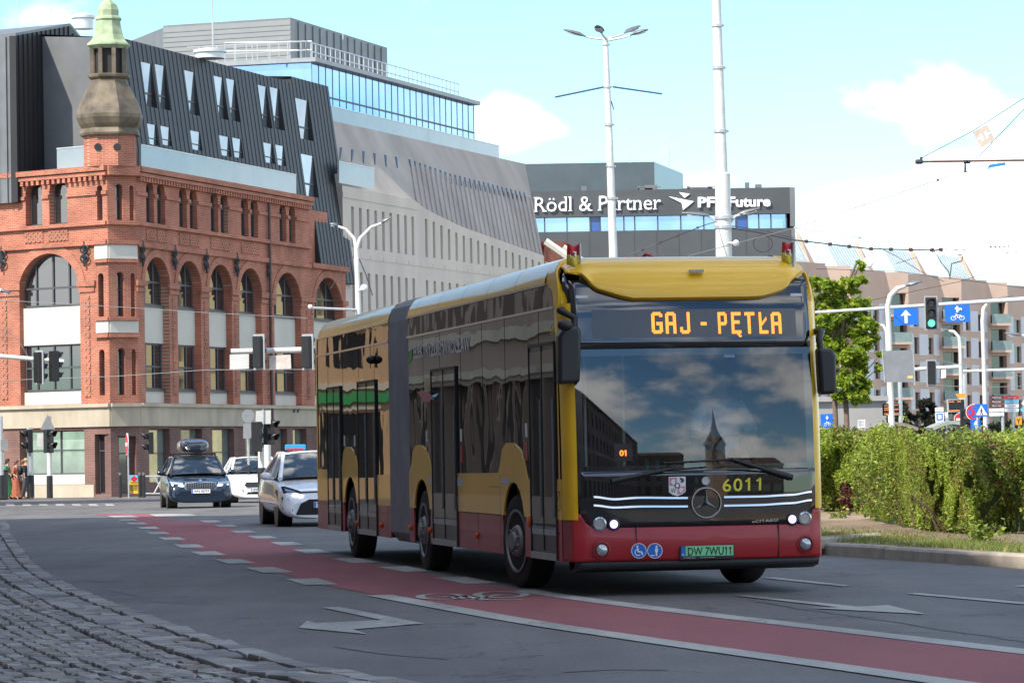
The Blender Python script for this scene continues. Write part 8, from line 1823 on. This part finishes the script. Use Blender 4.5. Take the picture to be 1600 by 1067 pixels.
# ------------------------------------------------------------------ people
skin_m = M('skin', (.46, .27, .19), .6, var=.05); hair_d = M('hair_dark', (.02, .013, .010), .6, var=.2); hair_b = M('hair_blond', (.42, .26, .09), .6, var=.2); hair_r = M('hair_reddish', (.14, .05, .03), .6, var=.2)
def skinned(name, V, E, rad, mat, parent, sub=2):
    me = bpy.data.meshes.new(name); me.from_pydata([tuple(v) for v in V], E, []); o = bpy.data.objects.new(name, me); C.objects.link(o); o.parent = parent; me.materials.append(mat)
    md = o.modifiers.new('skin', 'SKIN'); md.use_smooth_shade = True
    for i, r in enumerate(rad): me.skin_vertices[0].data[i].radius = (r, r) if not isinstance(r, tuple) else r
    me.skin_vertices[0].data[0].use_root = True; s = o.modifiers.new('sub', 'SUBSURF'); s.levels = sub; s.render_levels = sub; return o
def person(label, loc, rz, h, top, bottom, hair, long_hair=False, skirt=None, sleeve=.5, arms=((.22, -.10, .98), (-.22, -.10, .98)), stride=.10, bag=None, group='pedestrians at the brick corner'):
    """figure facing -y; the body is one skin, clothes are shells over it"""
    o = thing('person', label, 'person', loc, rz, group); k = h / 1.72; S = lambda *p: Vector(p) * k
    aR, aL = arms; el = lambda s, hnd: S(s * .235, .04, 1.12).lerp(S(*hnd), .12) + S(0, .03, 0)
    V = [S(0, 0, .93), S(0, .0, 1.10), S(0, .01, 1.30), S(0, .0, 1.44), S(0, -.01, 1.52), S(0, -.02, 1.60), S(0, -.02, 1.68)]; r = [.135, .115, .14, .075, .048, .078, .055]; E = [(0, 1), (1, 2), (2, 3), (3, 4), (4, 5), (5, 6)]
    for s, hnd, st in ((1, aR, stride), (-1, aL, -stride)):
        i = len(V); V += [S(s * .155, .01, 1.39), S(s * .215, .02, 1.12), S(*hnd), S(hnd[0], hnd[1] - .03, hnd[2] - .085)]; r += [.052, .040, .027, .03]; E += [(3, i), (i, i + 1), (i + 1, i + 2), (i + 2, i + 3)]
        i = len(V); V += [S(s * .09, 0, .86), S(s * .10, -st * .5 - .02, .50), S(s * .10, st * .2 - st + .03, .09), S(s * .11, st * .2 - st - .10, .03)]; r += [.085, .056, .038, .035]; E += [(0, i), (i, i + 1), (i + 1, i + 2), (i + 2, i + 3)]
    skinned('body', [v * k / k for v in V], E, [a * k for a in r], skin_m, o)
    for s in (-1, 1):      # hands: five fingers each
        hnd = Vector(V[9 if s > 0 else 17]); Vf, Ef, rf = [hnd], [], [.024]
        for q, (dx, ln) in enumerate(((-.028, .07), (-.010, .085), (.010, .08), (.027, .065))): i = len(Vf); Vf += [hnd + Vector((dx, -.012, -.035)), hnd + Vector((dx * 1.1, -.025, -.035 - ln * .55)), hnd + Vector((dx * 1.1, -.012, -.035 - ln))]; Ef += [(0, i), (i, i + 1), (i + 1, i + 2)]; rf += [.010, .009, .007]
        i = len(Vf); Vf += [hnd + Vector((-s * .035, -.02, -.01)), hnd + Vector((-s * .05, -.035, -.045))]; Ef += [(0, i), (i, i + 1)]; rf += [.011, .008]; skinned('hand', Vf, Ef, rf, skin_m, o, 1)
    hz = S(0, -.02, 1.61); mb = MB()
    for s in (-1, 1): mb.ball(tuple(hz + S(s * .03, -.088, .02)), .011 * k, 6)
    mb.build('eyes', MATS['crest_black'], o); mb = MB(); mb.tube([hz + S(0, -.085, .02), hz + S(0, -.108, -.025), hz + S(0, -.09, -.03)], [.009, .014, .008], 6); 
    for s in (-1, 1): mb.ball(tuple(hz + S(s * .082, .0, .0)), .022 * k, 6, 0, (.4, .8, 1.3))
    mb.build('nose_and_ears', skin_m, o, smooth=60); mb = MB(); mb.tube([hz + S(-.025, -.085, -.058), hz + S(0, -.092, -.056), hz + S(.025, -.085, -.058)], .007, 5); mb.build('mouth', M('lips', (.32, .10, .09), .5, var=0), o)
    mb = MB(); n = 14; rows = []   # hair cap, open at the face
    for i in range(8):
        ph_ = math.pi * .5 * (1 - i / 7 * 1.25); r_ = .096 * math.cos(ph_) if ph_ > -1 else .09; z = .105 * math.sin(ph_); rows.append([tuple(hz + S(r_ * math.cos(a), r_ * 1.08 * math.sin(a) + .012, z + .035 + (.03 if math.sin(a) < -.55 and i > 3 else 0))) for a in np.linspace(-.9, math.pi + .9, n)])
    if long_hair:
        for i in range(5): rows.append([tuple(hz + S((.09 + .012 * math.sin(i * 2 + a * 3)) * math.cos(a), .035 + .08 * max(0, math.sin(a)), -.04 - .055 * (i + 1))) for a in np.linspace(-.2, math.pi + .2, n)])
    mb.sheet(rows); mb.build('hair', hair, o, smooth=70, solid=.015)
    mb = MB(); rows = []           # top
    for z, rx_, ry in ((.92, .165, .125), (1.02, .155, .115), (1.12, .148, .112), (1.25, .168, .125), (1.34, .185, .12), (1.41, .165, .10), (1.46, .09, .075)): rows.append([S(rx_ * math.cos(a), ry * math.sin(a) + .01, z) for a in [2 * math.pi * q / 18 for q in range(18)]])
    mb.sheet(rows, close=True)
    for s, i in ((1, 7), (-1, 15)): a, b, c_ = V[i], V[i + 1], V[i + 2]; mb.tube([a + Vector((-s * .02, 0, .02)), a.lerp(b, .5), b] + ([b.lerp(c_, (sleeve - .5) * 2)] if sleeve > .5 else []), [.068 * k, .06 * k, .055 * k] + ([.045 * k] if sleeve > .5 else []), 10)
    mb.build('top', top, o, smooth=70)
    if skirt:
        mb = MB(); rows = []
        for j, z in enumerate(np.linspace(1.0, skirt, 9)):
            f = (1.0 - z) / (1.0 - skirt); rows.append([S((.165 + .10 * f) * math.cos(a) * (1 + .07 * f * math.sin(7 * a)), (.125 + .14 * f) * math.sin(a) * (1 + .07 * f * math.sin(7 * a + 1)), z) for a in [2 * math.pi * q / 42 for q in range(42)]])
        mb.sheet(rows, close=True); mb.build('skirt', bottom, o, smooth=70)
    else:
        mb = MB()
        for i in (11, 19): a, b, c_ = V[i], V[i + 1], V[i + 2]; mb.tube([a + S(0, 0, .10), a, b, c_ + S(0, 0, .03)], [.105 * k, .11 * k, .085 * k, .075 * k], 12)
        mb.build('trousers', bottom, o, smooth=70)
    for i in (14, 22): mb = MB(); p = V[i]; mb.ball((p.x, p.y + .03, .035), .06, 10, 0, (.75, 1.9, .65)); mb.build('shoe', M('shoe_brown', (.12, .05, .03), .6, var=.1), o, smooth=60)
    if bag:
        mb = MB(); mb.ball(tuple(S(*bag[0])), .2 * k, 12, 0, bag[1]); mb.build('bag', bag[2], o, smooth=60); mb = MB(); mb.tube([S(*bag[0]) + S(.08, 0, .16), S(.1, .02, 1.44), S(.1, -.09, 1.30)], .018, 6); mb.build('strap', bag[2], o)
    return o
green_c = M('cloth_green', (.015, .22, .07), .8, var=.15, scale=6); rust_c = M('cloth_rust', (.36, .10, .05), .8, var=.35, scale=12); black_c = M('cloth_black', (.013, .013, .015), .85, var=.2); char_c = M('cloth_charcoal', (.05, .05, .055), .85, var=.2); bag_b = M('bag_black', (.015, .015, .016), .6, var=.1); beige_c = M('cloth_beige', (.42, .34, .26), .8, var=.2); bag_w = M('bag_pale', (.5, .5, .5), .6, var=.1)
YW = 154
def stand(px): b = foot(px, 779, YW); b.z = at(px, 779.5, YW).z; return b
person('woman in a green top and long green skirt carrying a grey shoulder bag', stand(12), R(75), 1.66, green_c, green_c, hair_d, True, .16, .8, ((.22, -.10, 1.0), (-.16, -.22, 1.05)), .08, ((.21, -.05, .98), (.55, .8, .5), MATS['case_black']))
person('woman in a long rust red patterned dress between two other walkers', stand(26), R(60), 1.60, rust_c, rust_c, hair_r, True, .10, .5, ((.22, -.08, .98), (-.2, -.18, 1.0)), .06)
person('woman in beige carrying a pale bag beside the backpack walker', stand(33) + Vector((0, .7, 0)), R(80), 1.62, beige_c, rust_c, hair_r, True, .30, .5, ((.22, -.10, .98), (-.22, -.06, .98)), .06, ((-.2, -.02, .9), (.5, .7, .7), bag_w))
person('blond person in black carrying a dark green black backpack', stand(41), R(85), 1.68, black_c, char_c, hair_b, False, None, .5, ((.22, -.14, .96), (-.22, .02, .96)), .16, ((.0, .24, 1.22), (.75, .62, 1.05), bag_b))
# bus driver behind the windscreen, seated with both hands at the wheel
dv = BM @ Vector((.62, 1.62, .86)); shirt = M('shirt_light_blue', (.55, .66, .80), .8, var=.08); dr = thing('person', 'bus driver in a light blue shirt seated behind the windscreen', 'person', dv, BUSYAW)
V = [Vector(p) for p in ((0, .0, .45), (0, .0, .62), (0, .0, .84), (0, -.01, 1.0), (0, -.02, 1.09), (0, -.04, 1.18), (0, -.04, 1.27), (.2, 0, .94), (.30, -.14, .68), (.20, -.52, .62), (-.2, 0, .94), (-.30, -.14, .68), (-.20, -.52, .62), (.1, -.05, .44), (.13, -.46, .46), (.13, -.50, .06), (-.1, -.05, .44), (-.13, -.46, .46), (-.13, -.5, .06))]
skinned('body', V, [(0, 1), (1, 2), (2, 3), (3, 4), (4, 5), (5, 6), (3, 7), (7, 8), (8, 9), (3, 10), (10, 11), (11, 12), (0, 13), (13, 14), (14, 15), (0, 16), (16, 17), (17, 18)], [.15, .14, .16, .085, .055, .085, .06, .058, .045, .032, .058, .045, .032, .09, .065, .045, .09, .065, .045], skin_m, dr)
mb = MB(); rows = [[Vector((a_ * math.cos(q), b_ * math.sin(q), z)) for q in [2 * math.pi * t / 18 for t in range(18)]] for z, a_, b_ in ((.40, .2, .17), (.6, .19, .16), (.85, .22, .16), (.97, .2, .13), (1.03, .1, .09))]; mb.sheet(rows, close=True)
for s, i in ((1, 7), (-1, 10)): mb.tube([V[i] + Vector((-s * .03, 0, .02)), V[i].lerp(V[i + 1], .5), V[i + 1]], [.08, .075, .065], 10)
mb.build('shirt', shirt, dr, smooth=70); mb = MB(); mb.ball((0, -.02, 1.24), .098, 12, 0, (1, 1.05, .8)); mb.build('hair', hair_d, dr, smooth=60)
for s in (-1, 1):
    hnd = Vector((s * .20, -.54, .61)); Vf, Ef, rf = [hnd], [], [.028]
    for dx in (-.028, -.01, .01, .027): i = len(Vf); Vf += [hnd + Vector((dx, -.04, .02)), hnd + Vector((dx, -.06, -.01)), hnd + Vector((dx, -.04, -.035))]; Ef += [(0, i), (i, i + 1), (i + 1, i + 2)]; rf += [.010, .009, .008]
    i = len(Vf); Vf += [hnd + Vector((-s * .04, -.01, .02)), hnd + Vector((-s * .05, -.04, .03))]; Ef += [(0, i), (i, i + 1)]; rf += [.011, .009]; skinned('hand', Vf, Ef, rf, skin_m, dr, 1)
# ------------------------------------------------------------------ every separate piece becomes an object of its own
def split_pieces(names, key=None):
    for o in [o for o in bpy.data.objects if o.type == 'MESH' and o.name.split('.')[0] in names and not o.modifiers.get('skin')]:
        me = o.data; n = len(me.vertices); par = np.arange(n); E = np.empty(len(me.edges) * 2, int); me.edges.foreach_get('vertices', E)
        def find(a):
            while par[a] != a: par[a] = par[par[a]]; a = par[a]
            return a
        for a, b in E.reshape(-1, 2):
            ra, rb = find(a), find(b)
            if ra != rb: par[ra] = rb
        root = [find(i) for i in range(n)]; groups = {}
        for p in me.polygons:
            r = root[p.vertices[0]]
            groups.setdefault(key(o, me, r, root) if key else r, []).append(p)
        if len(groups) < 2: continue
        base = o.name.split('.')[0]; mods = [(m.type, {k: getattr(m, k) for k in (('width', 'segments', 'limit_method', 'angle_limit') if m.type == 'BEVEL' else ('thickness', 'offset') if m.type == 'SOLIDIFY' else ())}) for m in o.modifiers]
        sharp = {e.key for e in me.edges if e.use_edge_sharp}
        for k, (r, ps) in enumerate(groups.items()):
            ids = sorted({v for p in ps for v in p.vertices}); mp = {v: i for i, v in enumerate(ids)}
            m2 = bpy.data.meshes.new(base); m2.from_pydata([tuple(me.vertices[v].co) for v in ids], [], [[mp[v] for v in p.vertices] for p in ps])
            for q in me.materials: m2.materials.append(q)
            for p2, p in zip(m2.polygons, ps): p2.material_index = p.material_index; p2.use_smooth = p.use_smooth
            if any(p.use_smooth for p in ps): m2.set_sharp_from_angle(angle=R(45))
            if k == 0: o.data = m2
            else:
                c = bpy.data.objects.new(base, m2); C.objects.link(c); c.parent = o.parent; c.matrix_basis = o.matrix_basis.copy()
                for t, kw in mods:
                    q = c.modifiers.new(t.lower(), t)
                    for a, b in kw.items(): setattr(q, a, b)
        bpy.data.meshes.remove(me) if me.users == 0 else None
split_pieces({'window_band', 'roof_band', 'beige_panel', 'ledge', 'white_panel', 'string_course', 'inscription_block', 'roof_gusset', 'fleet_number', 'wheel_nut', 'dashboard', 'window_sill', 'porthole', 'insulator', 'panel_gap', 'marker_lamp', 'chrome_strip', 'windscreen_rim', 'gutter_strip', 'wiper', 'roof_pipe', 'roof_cable', 'camera_pod', 'sticker', 'pillar_rail', 'hand_hole', 'impost', 'battery_housing', 'glazing_bar', 'eyes', 'sign_frame', 'roof_vents', 'window_panes'})
CL = {}
def letter_key(o, me, r, root):
    if o.name not in CL:      # pieces whose spans along x touch belong to one letter
        ext = {}
        for i, v in enumerate(me.vertices): e = ext.setdefault(root[i], [9e9, -9e9]); e[0] = min(e[0], v.co.x); e[1] = max(e[1], v.co.x)
        cl, cur, end = {}, -1, -9e9
        for k, (a, b) in sorted(ext.items(), key=lambda q: q[1][0]):
            if a > end + .012: cur += 1
            end = max(end, b) if a <= end + .012 else b; cl[k] = cur
        CL[o.name] = cl
    return CL[o.name][r]
split_pieces({'display_lettering', 'rooftop_sign'}, letter_key)
